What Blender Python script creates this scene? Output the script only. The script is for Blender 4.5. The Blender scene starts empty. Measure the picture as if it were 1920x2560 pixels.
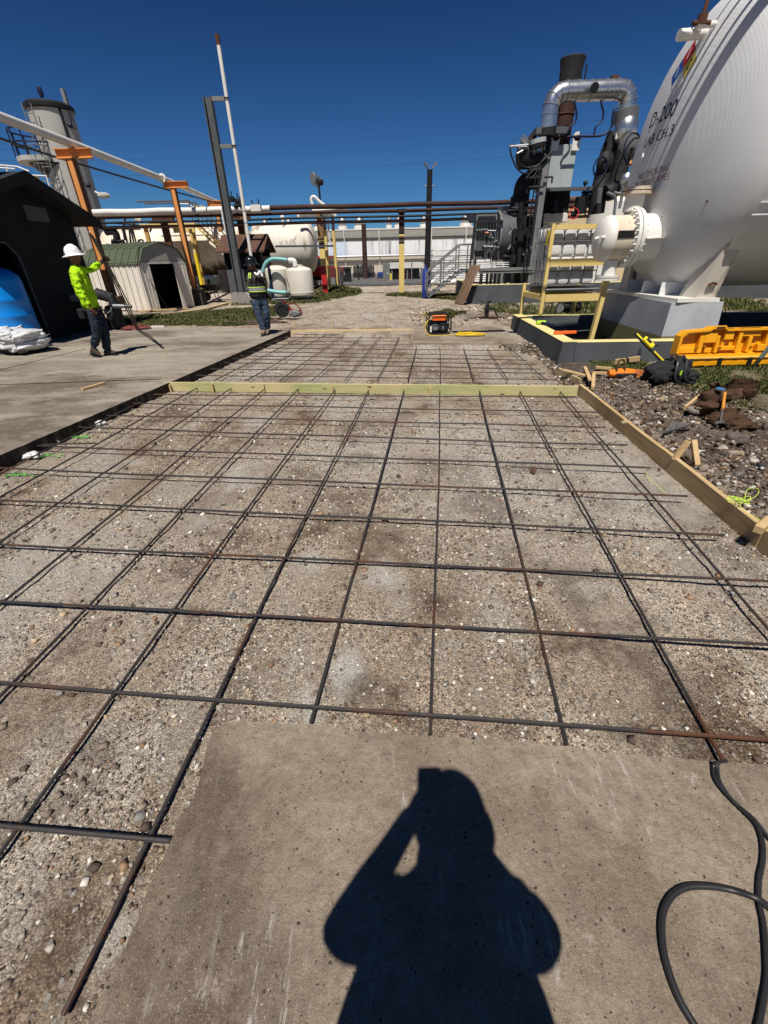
import bpy, bmesh, math, random
import numpy as np
from mathutils import Vector, Matrix
R_ = math.radians
rnd = random.Random(7)
S = bpy.context.scene
# ------------------------------------------------------------------ camera
CAMH, PITCH, ROLL, FPX = 1.58, R_(30.6), R_(-1.4), 1070.0
cam_d = bpy.data.cameras.new("camera"); cam = bpy.data.objects.new("camera", cam_d)
S.collection.objects.link(cam); S.camera = cam
cam_d.sensor_fit = 'VERTICAL'; cam_d.sensor_height = 36.0; cam_d.lens = 36.0 * FPX / 2560.0
cam_d.clip_start = 0.02; cam_d.clip_end = 4000
_c, _s = math.cos(PITCH), math.sin(PITCH); _cr, _sr = math.cos(ROLL), math.sin(ROLL)
_right = Vector((1, 0, 0)); _fwd = Vector((0, _c, -_s)); _up = Vector((0, _s, _c))
_r2 = _cr * _right + _sr * _up; _u2 = -_sr * _right + _cr * _up
RM = Matrix((_r2, _u2, _fwd)).transposed()
cam.matrix_world = Matrix.Translation((0, 0, CAMH)) @ Matrix((_r2, _u2, -_fwd)).transposed().to_4x4()
# ------------------------------------------------------------------ sun and sky
SUN_TO = Vector((-.092, -.553, 1.03)).normalized()
SUN_EL = math.asin(SUN_TO.z); SUN_AZ = math.atan2(SUN_TO.x, SUN_TO.y)
W = bpy.data.worlds.new("World"); S.world = W; W.use_nodes = True
wn = W.node_tree; bg = wn.nodes['Background']
sky = wn.nodes.new('ShaderNodeTexSky'); sky.sky_type = 'NISHITA'; sky.sun_disc = False
sky.sun_elevation = SUN_EL; sky.sun_rotation = SUN_AZ % (2 * math.pi)
sky.air_density = 1.0; sky.dust_density = 0.1; sky.ozone_density = 5.0; sky.altitude = 300
tint = wn.nodes.new('ShaderNodeMix'); tint.data_type = 'RGBA'; tint.blend_type = 'MULTIPLY'; tint.inputs[0].default_value = 1.0
# deep polarised blue of the photograph's sky, paler toward the horizon
tcw = wn.nodes.new('ShaderNodeTexCoord'); sxz = wn.nodes.new('ShaderNodeSeparateXYZ'); wn.links.new(tcw.outputs['Generated'], sxz.inputs[0])
mr = wn.nodes.new('ShaderNodeMapRange'); mr.inputs[1].default_value = .0; mr.inputs[2].default_value = .36; wn.links.new(sxz.outputs[2], mr.inputs[0])
hz = wn.nodes.new('ShaderNodeMix'); hz.data_type = 'RGBA'; hz.inputs[6].default_value = (.36, .76, 1.2, 1); hz.inputs[7].default_value = (.15, .33, .58, 1)
wn.links.new(mr.outputs[0], hz.inputs[0]); wn.links.new(hz.outputs[2], tint.inputs[7])
wn.links.new(sky.outputs[0], tint.inputs[6]); wn.links.new(tint.outputs[2], bg.inputs[0]); bg.inputs[1].default_value = 0.05
sl = bpy.data.lights.new("sun", 'SUN'); sl.energy = 5.0; sl.angle = R_(0.53); sl.color = (1.0, .94, .86)
so = bpy.data.objects.new("sun", sl); S.collection.objects.link(so)
so.rotation_euler = SUN_TO.to_track_quat('Z', 'Y').to_euler(); so.location = (0, 0, 30)
S.view_settings.view_transform = 'Standard'; S.view_settings.look = 'None'
S.view_settings.exposure = 0.22; S.view_settings.gamma = 1.0
# ------------------------------------------------------------------ helpers
def ray(px, py):
    return RM @ Vector(((px - 960) / FPX, -(py - 1280) / FPX, 1.0))
def G(px, py, z=0.0):
    """ground point (height z) seen at a photo pixel"""
    d = ray(px, py); t = (z - CAMH) / d.z
    return Vector((d.x * t, d.y * t, z))
def A(px, py, Y):
    """point at distance Y ahead seen at a photo pixel"""
    d = ray(px, py); t = Y / d.y
    return Vector((d.x * t, Y, CAMH + d.z * t))
def V(*a): return Vector(a)
OFF = {}
def tag(o, label=None, cat=None, group=None, kind=None):
    if label: o['label'] = label
    if cat: o['category'] = cat
    if group: o['group'] = group
    if kind: o['kind'] = kind
    return o
def thing(name, label, cat, loc=(0, 0, 0), group=None):
    o = bpy.data.objects.new(name, None); S.collection.objects.link(o)
    o.empty_display_size = .2; o.location = loc; OFF[o.name] = Vector(loc)
    return tag(o, label, cat, group)
def link(name, me, mat, parent=None, smooth=False):
    o = bpy.data.objects.new(name, me); S.collection.objects.link(o)
    if mat is not None and len(me.materials) == 0: me.materials.append(mat)
    if parent is not None:
        off = OFF.get(parent.name, Vector((0, 0, 0)))
        if off.length > 0: me.transform(Matrix.Translation(-off))
        o.parent = parent; OFF[o.name] = off
    if smooth: me.polygons.foreach_set('use_smooth', [True] * len(me.polygons))
    return o
def basis(d, up=(0, 0, 1)):
    d = Vector(d).normalized(); u = Vector(up)
    if abs(d.dot(u)) > .98: u = Vector((0, 1, 0))
    a = d.cross(u).normalized(); b = a.cross(d).normalized()
    return a, b, d
class MB:
    def __init__(s): s.v = []; s.f = []
    def box(s, c, size, rot=None):
        c = Vector(c); h = [x / 2 for x in size]; n = len(s.v)
        M = rot if rot is not None else Matrix.Identity(3)
        for z in (-1, 1):
            for x, y in ((-1, -1), (1, -1), (1, 1), (-1, 1)):
                s.v.append(c + M @ Vector((x * h[0], y * h[1], z * h[2])))
        s.f += [(n, n + 3, n + 2, n + 1), (n + 4, n + 5, n + 6, n + 7)]
        for i in range(4):
            j = (i + 1) % 4; s.f.append((n + i, n + j, n + j + 4, n + i + 4))
        return s
    def bb(s, lo, hi):
        return s.box([(a + b) / 2 for a, b in zip(lo, hi)], [abs(b - a) for a, b in zip(lo, hi)])
    def bar(s, p0, p1, w, h, up=(0, 0, 1)):
        p0 = Vector(p0); p1 = Vector(p1); a, b, d = basis(p1 - p0, up)
        return s.box((p0 + p1) / 2, (w, h, (p1 - p0).length), Matrix((a, b, d)).transposed())
    def rings(s, rs, caps=True, closed=False):
        n0 = len(s.v); k = len(rs[0])
        for r in rs: s.v += [Vector(p) for p in r]
        m = len(rs)
        for i in range(m if closed else m - 1):
            i2 = (i + 1) % m
            for j in range(k):
                j2 = (j + 1) % k
                s.f.append((n0 + i * k + j, n0 + i * k + j2, n0 + i2 * k + j2, n0 + i2 * k + j))
        if caps and not closed:
            s.f.append(tuple(n0 + j for j in range(k))[::-1])
            s.f.append(tuple(n0 + (m - 1) * k + j for j in range(k)))
        return s
    def tube(s, pts, r, seg=8, caps=True, closed=False):
        pts = [Vector(p) for p in pts]; n = len(pts)
        rr = r if isinstance(r, (list, tuple)) else [r] * n
        rs = []; a = None
        for i, p in enumerate(pts):
            if closed: t = pts[(i + 1) % n] - pts[i - 1]
            else: t = pts[min(i + 1, n - 1)] - pts[max(i - 1, 0)]
            if t.length < 1e-9: t = Vector((0, 0, 1))
            t.normalize()
            if a is None: a = basis(t)[0]
            a = (a - t * a.dot(t))
            if a.length < 1e-6: a = basis(t)[0]
            a.normalize(); b = t.cross(a)
            rs.append([p + (a * math.cos(q) + b * math.sin(q)) * rr[i] for q in [2 * math.pi * j / seg for j in range(seg)]])
        return s.rings(rs, caps, closed)
    def cyl(s, p0, p1, r, r1=None, seg=16):
        return s.tube([p0, p1], [r, r if r1 is None else r1], seg)
    def lathe(s, prof, c, axis=(0, 0, 1), seg=24, a0=0, a1=None):
        a, b, d = basis(axis, (0, 0, 1) if abs(Vector(axis).normalized().z) < .98 else (0, 1, 0)); c = Vector(c)
        rs = []
        for r, z in prof:
            rs.append([c + d * z + (a * math.cos(q) + b * math.sin(q)) * max(r, 1e-4) for q in [2 * math.pi * j / seg for j in range(seg)]])
        return s.rings(rs, True)
    def prism(s, poly, n, depth):
        """poly: list of 3d points of one face, extruded by vector n*depth"""
        poly = [Vector(p) for p in poly]; d = Vector(n) * depth
        return s.rings([poly, [p + d for p in poly]], True)
    def quad(s, *p):
        n = len(s.v); s.v += [Vector(q) for q in p]; s.f.append(tuple(range(n, n + len(p)))); return s
    def ball(s, c, r, seg=12, sc=(1, 1, 1)):
        c = Vector(c); prof = []
        rs = []
        for i in range(1, seg // 2):
            t = math.pi * i / (seg // 2)
            rs.append([c + Vector((sc[0] * r * math.sin(t) * math.cos(q), sc[1] * r * math.sin(t) * math.sin(q), -sc[2] * r * math.cos(t))) for q in [2 * math.pi * j / seg for j in range(seg)]])
        return s.rings(rs, True)
    def torus(s, c, axis, Rr, r, seg=20, s2=6):
        a, b, d = basis(axis)
        return s.tube([Vector(c) + (a * math.cos(q) + b * math.sin(q)) * Rr for q in [2 * math.pi * j / seg for j in range(seg)]], r, s2, closed=True)
    def build(s, name, mat, parent=None, smooth=False, bevel=0, autos=None):
        me = bpy.data.meshes.new(name)
        me.from_pydata([tuple(p) for p in s.v], [], s.f); me.update()
        bm = bmesh.new(); bm.from_mesh(me)
        bmesh.ops.recalc_face_normals(bm, faces=bm.faces[:])
        if bevel: bmesh.ops.bevel(bm, geom=bm.edges[:], offset=bevel, segments=1, affect='EDGES')
        if smooth:
            for f in bm.faces: f.smooth = True
            for e in bm.edges:
                if len(e.link_faces) == 2 and e.calc_face_angle(0) > R_(autos or 40): e.smooth = False
        bm.to_mesh(me); bm.free()
        return link(name, me, mat, parent)
def smoothpath(pts, n=8):
    """Catmull-Rom through points"""
    P = [Vector(p) for p in pts]; P = [2 * P[0] - P[1]] + P + [2 * P[-1] - P[-2]]
    out = []
    for i in range(1, len(P) - 2):
        for k in range(n):
            t = k / n; a, b, c, d = P[i - 1], P[i], P[i + 1], P[i + 2]
            out.append(.5 * ((2 * b) + (c - a) * t + (2 * a - 5 * b + 4 * c - d) * t * t + (3 * b - a - 3 * c + d) * t ** 3))
    out.append(P[-2]); return out
def struct(o): return tag(o, kind='structure')
# ------------------------------------------------------------------ materials
_M = {}
def mat(name, col, rough=.7, metal=0.0, col2=None, sc=3.0, amt=.5, bump=0.0, bsc=40.0, col3=None, sc3=1.0, th3=.6, stretch=None, spec=.5, trans=0, streak=None):
    if rough >= .5 and metal < .3: spec = min(spec, .18)
    """col mixed with col2 by fine noise (scale sc), and stains of col3 (noise scale sc3 above th3)"""
    if name in _M: return _M[name]
    m = bpy.data.materials.new(name); m.use_nodes = True; _M[name] = m
    nt = m.node_tree; N = nt.nodes; L = nt.links; b = N['Principled BSDF']
    b.inputs['Roughness'].default_value = rough; b.inputs['Metallic'].default_value = metal
    b.inputs['Specular IOR Level'].default_value = spec
    if trans: b.inputs['Transmission Weight'].default_value = trans
    tc = N.new('ShaderNodeNewGeometry').outputs['Position']
    if stretch:
        mp = N.new('ShaderNodeMapping'); mp.inputs['Scale'].default_value = stretch
        L.new(tc, mp.inputs[0]); tc = mp.outputs[0]
    def noise(scale, det=5, ro=.6):
        n = N.new('ShaderNodeTexNoise'); n.inputs['Scale'].default_value = scale; n.inputs['Detail'].default_value = det
        n.inputs['Roughness'].default_value = ro; L.new(tc, n.inputs['Vector']); return n.outputs[0]
    def ramp(src, p0, p1):
        r = N.new('ShaderNodeMapRange'); r.inputs[1].default_value = p0; r.inputs[2].default_value = p1; r.clamp = True
        L.new(src, r.inputs[0]); return r.outputs[0]
    def mixc(fac, a, bcol):
        x = N.new('ShaderNodeMix'); x.data_type = 'RGBA'; L.new(fac, x.inputs[0])
        for sck, v in ((6, a), (7, bcol)):
            if isinstance(v, tuple): x.inputs[sck].default_value = (*v, 1)
            else: L.new(v, x.inputs[sck])
        return x.outputs[2]
    c = tuple(col)
    if col2 is None: col2 = tuple(v * (1 - .35 * amt) for v in col)
    cur = mixc(ramp(noise(sc), .5 - .5 * (1.01 - min(amt, 1)) - .05, .5 + .3), c, tuple(col2)) if amt > 0 else None
    if col3 is not None:
        cur = mixc(ramp(noise(sc3, 8, .65), th3, th3 + .08), cur if cur is not None else c, tuple(col3))
    if cur is None: b.inputs['Base Color'].default_value = (*c, 1)
    else: L.new(cur, b.inputs['Base Color'])
    if bump:
        bp = N.new('ShaderNodeBump'); bp.inputs['Strength'].default_value = bump; bp.inputs['Distance'].default_value = .02
        L.new(noise(bsc, 4), bp.inputs['Height']); L.new(bp.outputs[0], b.inputs['Normal'])
    # roughness variation
    rr = N.new('ShaderNodeMapRange'); rr.inputs[3].default_value = max(rough - .1, .02); rr.inputs[4].default_value = min(rough + .12, 1)
    L.new(noise(sc * 2.3 + 1), rr.inputs[0]); L.new(rr.outputs[0], b.inputs['Roughness'])
    return m
M = dict(
 white=mat('white_paint', (.74, .73, .69), .45, col2=(.6, .58, .52), sc=1.2, amt=.5, col3=(.42, .33, .22), sc3=1.6, th3=.66, bump=.05),
 whited=mat('weathered_white_paint', (.72, .70, .64), .55, col2=(.52, .47, .38), sc=.9, amt=.6, col3=(.22, .15, .08), sc3=1.1, th3=.58, stretch=(1, 1, .35), bump=.1),
 tank=mat('tank_white_paint', (.68, .69, .70), .5, col2=(.58, .58, .57), sc=.8, amt=.7, col3=(.36, .33, .27), sc3=.9, th3=.66, bump=.12, bsc=60),
 whitepure=mat('clean_white', (.8, .8, .8), .35, amt=.15),
 pvc=mat('white_plastic', (.75, .75, .74), .35, amt=.2),
 silver=mat('aluminium_jacket', (.62, .63, .65), .28, .9, col2=(.42, .43, .45), sc=3, amt=.6, bump=.15, bsc=8),
 galv=mat('galvanised_steel', (.36, .38, .4), .45, .7, col2=(.22, .23, .24), sc=5, amt=.6),
 grey=mat('grey_paint', (.10, .11, .115), .55, col2=(.065, .07, .075), sc=2, amt=.6, col3=(.2, .19, .17), sc3=2, th3=.64),
 lgrey=mat('light_grey_green_paint', (.38, .43, .42), .5, col2=(.28, .32, .31), sc=1.5, amt=.7, col3=(.3, .2, .12), sc3=2.5, th3=.68, stretch=(1, 1, .3)),
 mgrey=mat('mid_grey_paint', (.2, .21, .21), .5, col2=(.14, .145, .145), sc=2, amt=.6),
 black=mat('black_paint', (.022, .022, .024), .5, col2=(.012, .012, .013), sc=5, amt=.5),
 blackins=mat('black_mastic_insulation', (.018, .018, .019), .6, col2=(.03, .03, .03), sc=6, amt=.6, bump=.6, bsc=9),
 rubber=mat('black_rubber', (.018, .018, .02), .45, amt=.3),
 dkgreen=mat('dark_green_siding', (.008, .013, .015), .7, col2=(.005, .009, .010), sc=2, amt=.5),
 orange=mat('orange_primer_steel', (.75, .33, .10), .6, col2=(.6, .24, .07), sc=2, amt=.6, col3=(.18, .07, .03), sc3=2.2, th3=.62),
 rust=mat('rusty_steel', (.11, .045, .025), .8, col2=(.05, .025, .018), sc=3, amt=.8, col3=(.24, .1, .05), sc3=3, th3=.58),
 rustpipe=mat('brown_weathered_pipe', (.06, .03, .024), .7, col2=(.03, .018, .015), sc=2, amt=.8),
 yellow=mat('yellow_paint', (.72, .56, .22), .55, col2=(.62, .45, .15), sc=1.5, amt=.6, col3=(.28, .17, .06), sc3=3, th3=.66),
 yellowb=mat('bright_yellow_paint', (.8, .62, .03), .5, amt=.3),
 yellowtop=mat('pale_yellow_wall_paint', (.72, .63, .28), .7, col2=(.6, .52, .22), sc=3, amt=.5, col3=(.4, .36, .22), sc3=6, th3=.62),
 red=mat('red_paint', (.55, .02, .02), .45, col2=(.38, .015, .015), sc=2, amt=.5),
 dkred=mat('dark_red_paint', (.2, .01, .012), .4, amt=.4),
 blue=mat('blue_paint', (.02, .045, .22), .5, amt=.5),
 bluepl=mat('blue_polyethylene', (.0, .22, .68), .35, col2=(.0, .19, .6), sc=1, amt=.3, bump=.03, bsc=5),
 teal=mat('teal_hose', (.18, .45, .45), .45, amt=.3),
 conc=mat('old_concrete', (.25, .24, .225), .9, col2=(.17, .16, .15), sc=3, amt=.8, col3=(.1, .095, .09), sc3=2, th3=.6, bump=.4, bsc=40),
 concgrey=mat('grey_painted_concrete', (.085, .092, .10), .8, col2=(.05, .056, .06), sc=2, amt=.7, col3=(.22, .22, .21), sc3=1.4, th3=.68, bump=.3, bsc=30),
 concwhite=mat('white_painted_concrete', (.45, .46, .48), .8, col2=(.3, .31, .33), sc=2, amt=.7, col3=(.25, .24, .2), sc3=2, th3=.64, bump=.3, bsc=30),
 olive=mat('olive_painted_concrete', (.22, .2, .1), .85, amt=.6, bump=.3),
 wood=mat('fresh_pine', (.55, .40, .21), .75, col2=(.42, .28, .13), sc=6, amt=.7, col3=(.2, .1, .04), sc3=9, th3=.72, stretch=(1, 1, 6), bump=.15),
 woodg=mat('green_treated_pine', (.40, .40, .19), .75, col2=(.30, .32, .14), sc=3, amt=.7, col3=(.14, .1, .04), sc3=4.2, th3=.72, stretch=(.5, 2, 8), bump=.2),
 woodold=mat('weathered_brown_wood', (.2, .13, .085), .85, col2=(.11, .07, .045), sc=4, amt=.8, stretch=(6, 6, 1), bump=.3),
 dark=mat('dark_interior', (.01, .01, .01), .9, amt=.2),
 glass=mat('dark_glass', (.01, .012, .014), .08, amt=0),
 leather=mat('brown_leather', (.075, .04, .022), .7, col2=(.04, .02, .012), sc=12, amt=.8, bump=.4),
 fabricb=mat('black_fabric', (.018, .018, .02), .85, col2=(.03, .03, .032), sc=10, amt=.6, bump=.8, bsc=25),
 orangepl=mat('orange_plastic', (.85, .13, .015), .4, amt=.25),
 orangef=mat('orange_canvas', (.75, .2, .02), .7, amt=.4, bump=.4),
 yellowcase=mat('yellow_case_plastic', (.78, .36, .005), .42, col2=(.7, .3, .004), sc=3, amt=.4, bump=.03),
 hivis=mat('hi_vis_yellow_cloth', (.42, .72, .01), .8, col2=(.3, .58, .01), sc=6, amt=.6, bump=1.0, bsc=14),
 jeansd=mat('dark_denim', (.012, .017, .03), .9, col2=(.03, .04, .06), sc=14, amt=.7, bump=.8, bsc=22),
 jeans=mat('blue_denim', (.018, .032, .06), .9, col2=(.07, .10, .15), sc=7, amt=.8, bump=.8, bsc=20, stretch=(2, 2, .6)),
 camo=mat('camouflage_cloth', (.075, .065, .048), .9, col2=(.035, .03, .022), sc=16, amt=.9, col3=(.3, .28, .22), sc3=18, th3=.6, bump=.6),
 skin=mat('skin', (.14, .065, .04), .55, amt=.3), glove=mat('grey_glove', (.05, .045, .04), .85, amt=.5, bump=.6),
 boot=mat('boot_leather', (.06, .05, .042), .7, amt=.6), boott=mat('tan_suede_boot', (.22, .18, .14), .8, amt=.5),
 hatw=mat('white_hard_hat', (.82, .82, .84), .3, amt=.08), hatb=mat('black_hard_hat', (.01, .01, .011), .15, amt=.1),
 shingle=mat('brown_shingles', (.12, .065, .045), .9, col2=(.07, .04, .03), sc=8, amt=.8, bump=.5),
 roofgrey=mat('dark_roll_roofing', (.03, .03, .032), .9, col2=(.018, .018, .018), sc=8, amt=.7, bump=.4),
 roofgreen=mat('green_metal_roof', (.10, .12, .075), .6, col2=(.07, .085, .055), sc=2, amt=.5, col3=(.08, .09, .06), sc3=1.5, th3=.62),
 shedwall=mat('weathered_white_steel', (.78, .74, .66), .6, col2=(.62, .57, .48), sc=2, amt=.6, col3=(.25, .14, .07), sc3=3, th3=.66, stretch=(1, 1, .4)),
 beige=mat('beige_wall', (.62, .5, .3), .6, col2=(.5, .4, .25), sc=1, amt=.5),
 sand=mat('pale_sand', (.42, .33, .24), .95, amt=.5, bump=.5),
 slime=mat('lime_plastic', (.45, .75, .03), .4, amt=.2),
 wrap=mat('white_plastic_wrap', (.7, .7, .7), .35, col2=(.5, .5, .5), sc=5, amt=.7, bump=1.2, bsc=7),
 clay=mat('tower_grey_paint', (.4, .4, .37), .7, col2=(.3, .3, .28), sc=.8, amt=.7, col3=(.2, .18, .15), sc3=.9, th3=.63, stretch=(1, 1, .4)),
 navy=mat('navy_paint', (.012, .016, .05), .5, amt=.3),
 cardk=mat('dark_green_car_paint', (.03, .04, .035), .2, amt=.1), carg=mat('charcoal_car_paint', (.03, .032, .035), .2, amt=.1),
 chrome=mat('chrome', (.6, .6, .6), .15, 1.0, amt=.1), lampw=mat('frosted_lens', (.55, .55, .5), .3, amt=.2),
 decalred=mat('faded_red_lettering', (.32, .1, .08), .7, col2=(.42, .3, .28), sc=30, amt=.8), decalblk=mat('black_lettering', (.02, .022, .03), .6, amt=.2),
 decalblue=mat('blue_decal', (.02, .08, .3), .6, amt=.2), decalr=mat('red_decal', (.35, .02, .03), .6, amt=.2), decaly=mat('yellow_decal', (.6, .5, .1), .6, amt=.2), decalw=mat('white_decal', (.78, .78, .78), .6, amt=.1),
 asphalt=mat('asphalt', (.13, .13, .13), .9, col2=(.09, .09, .09), sc=2, amt=.6),
 string=mat('lime_string', (.6, .8, .1), .7, amt=.2), steel=mat('bare_steel', (.45, .45, .44), .35, .9, amt=.3),
 hosered=mat('dull_red_hose', (.24, .07, .06), .6, amt=.4), ycord=mat('yellow_cord', (.75, .52, .03), .5, amt=.3),
 tile=mat('grey_debris', (.4, .4, .38), .8, amt=.4),
)
# ------------------------------------------------------------------ noise in numpy
def vnoise(x, y, sc, seed=0):
    rs = np.random.RandomState(seed); T = rs.rand(256, 256)
    x = np.asarray(x, float) * sc + 1000.3; y = np.asarray(y, float) * sc + 1000.7
    xi = np.floor(x).astype(int); yi = np.floor(y).astype(int); fx = x - xi; fy = y - yi
    fx = fx * fx * (3 - 2 * fx); fy = fy * fy * (3 - 2 * fy)
    g = lambda a, b: T[a % 256, b % 256]
    return (g(xi, yi) * (1 - fx) + g(xi + 1, yi) * fx) * (1 - fy) + (g(xi, yi + 1) * (1 - fx) + g(xi + 1, yi + 1) * fx) * fy
def fbm(x, y, sc, seed=0, octv=4):
    a = 0; w = 0
    for o in range(octv):
        a = a + vnoise(x, y, sc * 2 ** o, seed + o) * .5 ** o; w += .5 ** o
    return a / w
def inpoly(x, y, P):
    x = np.asarray(x); y = np.asarray(y); r = np.zeros(x.shape, bool)
    for i in range(len(P)):
        x0, y0 = P[i][0], P[i][1]; x1, y1 = P[i - 1][0], P[i - 1][1]
        c = ((y0 > y) != (y1 > y)) & (x < (x1 - x0) * (y - y0) / ((y1 - y0) if y1 != y0 else 1e-9) + x0)
        r ^= c
    return r
def segdist(x, y, P):
    d = np.full(np.shape(x), 1e9)
    for i in range(len(P)):
        ax, ay = P[i - 1][0], P[i - 1][1]; bx, by = P[i][0], P[i][1]
        dx, dy = bx - ax, by - ay; t = np.clip(((x - ax) * dx + (y - ay) * dy) / (dx * dx + dy * dy + 1e-12), 0, 1)
        d = np.minimum(d, np.hypot(x - ax - t * dx, y - ay - t * dy))
    return d
BED = -.14
sbA = G(1449, 962); sbB = G(1919, 1330)              # top inner edge of the side board
sbd = (sbB - sbA).normalized(); sbE = sbA + sbd * ((sbA.y + .6) / -sbd.y)
E1 = G(726, 826); E2 = G(0, 1138); ed = (E2 - E1).normalized(); E3 = E1 + ed * ((E1.y + 1.5) / -ed.y)
bedP = [(E3.x, E3.y), (E1.x, E1.y), (.74, 11.15), (.70, 9.78), (2.75, 9.35), (3.02, 8.6), (2.92, 7.6), (2.72, 6.6), (sbA.x, sbA.y), (sbE.x, sbE.y), (sbE.x, -1.5)]
# ------------------------------------------------------------------ ground sheet
def axis(fine0, fine1, st, far):
    a = list(np.arange(fine0, fine1, st)); s_ = st; v = fine1
    up = []
    while v < far: up.append(v); s_ *= 1.13; v += s_
    s_ = st; v = fine0; dn = []
    while v > -far: s_ *= 1.13; v -= s_; dn.append(v)
    return np.array(dn[::-1] + a + up)
gx = axis(-4.8, 8.0, .035, 900); gy = axis(-.2, 13.5, .04, 900)
X, Y = np.meshgrid(gx, gy); inb = inpoly(X, Y, bedP); dd = segdist(X, Y, bedP)
n1 = fbm(X, Y, 1.1, 3); n2 = fbm(X, Y, 6, 9, 3); n3 = fbm(X, Y, 18, 5, 2)
nearf = np.clip(1.5 - np.hypot(X, Y) / 40, 0, 1)
Z = -.035 + (n1 - .5) * .05 * nearf + (n2 - .5) * .03 * nearf
# lumpy spoil heap right of the side board
sbl = sbA.x + (sbE.x - sbA.x) * (sbA.y - Y) / (sbA.y - sbE.y)
sideline = np.clip((X - sbl - .05) / .3, 0, 1) * (~inb) * np.clip((7.4 - Y) / .8, 0, 1) * np.clip((4.7 - X) / .9, 0, 1)
Z += sideline * (.0 + (n2 - .42) * .16 + (n3 - .5) * .09)
Zb = BED + .03 * np.clip((4.2 - Y) / 2.2, 0, 1) * np.clip((1.9 - X) / 1.0, 0, 1) + .01 * np.clip((1.5 - np.abs(X - .6)) / 1.5, 0, 1) + (n1 - .5) * .022 + (n2 - .5) * .018 + (n3 - .5) * .012
tw = np.where(inb, 1, 0)
edge = np.clip(dd / .05, 0, 1); dE = segdist(X, Y, [(E3.x, E3.y), (E1.x, E1.y)]); edge = np.where(dE < .3, 1, edge)
Z = np.where(inb, Zb * edge + np.minimum(Z, Zb + .04) * (1 - edge), Z)
# dug bank at the right of the far bay
bank = (X > 2.6) & (X < 3.6) & (Y > 6.3) & (Y < 9.7) & ~inb
Z = np.where(bank, np.minimum(Z, BED + np.clip(dd, 0, .35) * .32 + (n3 - .5) * .05), Z)
strip_ = (X > sbl - .03) & (X < sbl + .075) & (Y < sbA.y + .05) & (Y > -.6); Z = np.where(strip_, BED - .01, Z)
# keep the sheet beneath the slabs
slabF = [G(530, 1822), G(570, 1806), G(665, 1803), G(778, 1814), G(870, 1822), G(960, 1831), G(1090, 1842), G(1180, 1846), G(1290, 1857), G(1423, 1866), G(1500, 1884), G(1600, 1890), G(1712, 1898), G(1800, 1901), G(1920, 1913)]
slabF = [Vector((p.x, p.y, 0)) for p in slabF]
rt = slabF[-1]; slabF += [rt + (rt - slabF[-3]).normalized() * 2.2, Vector((rt.x + 2.0, -1.2, 0)), Vector((-.95, -1.2, 0))]
slabF += [G(*p) for p in [(226, 2560), (262, 2470), (300, 2385), (341, 2300), (372, 2215), (402, 2150), (431, 2098), (452, 2040), (478, 2000), (503, 1947), (515, 1890)]]
slabL = [Vector((E3.x, E3.y, 0)), Vector((E1.x, E1.y, 0)), G(600, 820), G(470, 818), G(345, 816), G(240, 818), G(120, 832), Vector((-11, 12.0, 0)), Vector((-11, -1.5, 0))]
padP = [Vector((.70, 9.82, 0)), Vector((2.9, 9.4, 0)), Vector((3.2, 12.6, 0)), Vector((.95, 12.2, 0))]
Z = np.where(inpoly(X, Y, slabL), -.21, Z)
m_ = inpoly(X, Y, padP) & (segdist(X, Y, padP) > .05); Z = np.where(m_, np.minimum(Z, -.1), Z)
mF = inpoly(X, Y, slabF) & (segdist(X, Y, slabF) > .04); Z = np.where(mF, np.minimum(Z, -.16), Z)
# dip with a hydrant, mounds on the far grass, sand bank
hole = G(1215, 800); dh = np.hypot(X - hole.x, (Y - hole.y) / 1.1)
Z += .16 * np.exp(-((dh - .75) / .25) ** 2) - .12 * np.exp(-(dh / .5) ** 2)
Z += .3 * np.exp(-(((X + 3.2) / 1.2) ** 2 + ((Y - 29.5) / 2.5) ** 2))
Z += .35 * np.exp(-(((X + 11.5) / 4.5) ** 2 + ((Y - 26.5) / 2.5) ** 2))
cwA = (3.22, 7.85); Z = np.where((X > 3.25) & (X < 16) & (Y > 7.9 + 0.0) & (Y < 17.5) & (X - 3.35 > (Y - 7.9) * .115), -.12, Z)
# masks: grass, dark soil, pale dust
grassP = [[(4.35, 4.4), (4.1, 5.6), (3.5, 6.9), (3.6, 7.75), (14, 6.8), (14, 3.2), (6, 3.6)],
          [(-10, 13.7), (-7.2, 14.3), (-4.2, 13.6), (-3.4, 15.2), (-4.0, 19.5), (-8, 17.6), (-10, 16.5)],
          [(-6.5, 20.8), (-6.4, 24), (-3.6, 30), (-1.2, 31), (-.9, 26), (-2.2, 22.3), (-3.3, 20.6)],
          [(.3, 24.3), (1.3, 25.2), (4.2, 23.4), (4, 19.5), (3.4, 20.5), (2.4, 22.0)],
          [(3.5, 14.0), (3.9, 18.3), (9, 18.1), (20, 17.6), (20, 14.6), (9, 15), (5, 13.3)],
          [(1.8, 13.6), (1.5, 15.0), (2.4, 16.2), (2.6, 14.0)]]
gm = np.zeros_like(X)
for P in grassP:
    i_ = inpoly(X, Y, P); d_ = segdist(X, Y, P); gm = np.maximum(gm, np.where(i_, np.clip(.35 + d_ / .5, 0, 1), np.clip(.35 - d_ / .4, 0, 1)))
gm = np.clip(gm * 1.3 - (fbm(X, Y, 1.6, 21) < .47) * .75, 0, 1)
soil = np.clip(sideline * 1.2, 0, 1) * .9
soil = np.maximum(soil, np.exp(-(dh / .75) ** 4)); soil = np.maximum(soil, bank * 1.0)
pale = np.clip(1 - np.abs(X + 1.2 - (Y - 18) * .0 - .9 * np.sin(Y * .12)) / 3.2, 0, 1) * (Y > 13) * .4
pale = np.maximum(pale, np.clip((fbm(X, Y, .55, 33) - .52) * 5, 0, 1) * inb * .75)
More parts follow.
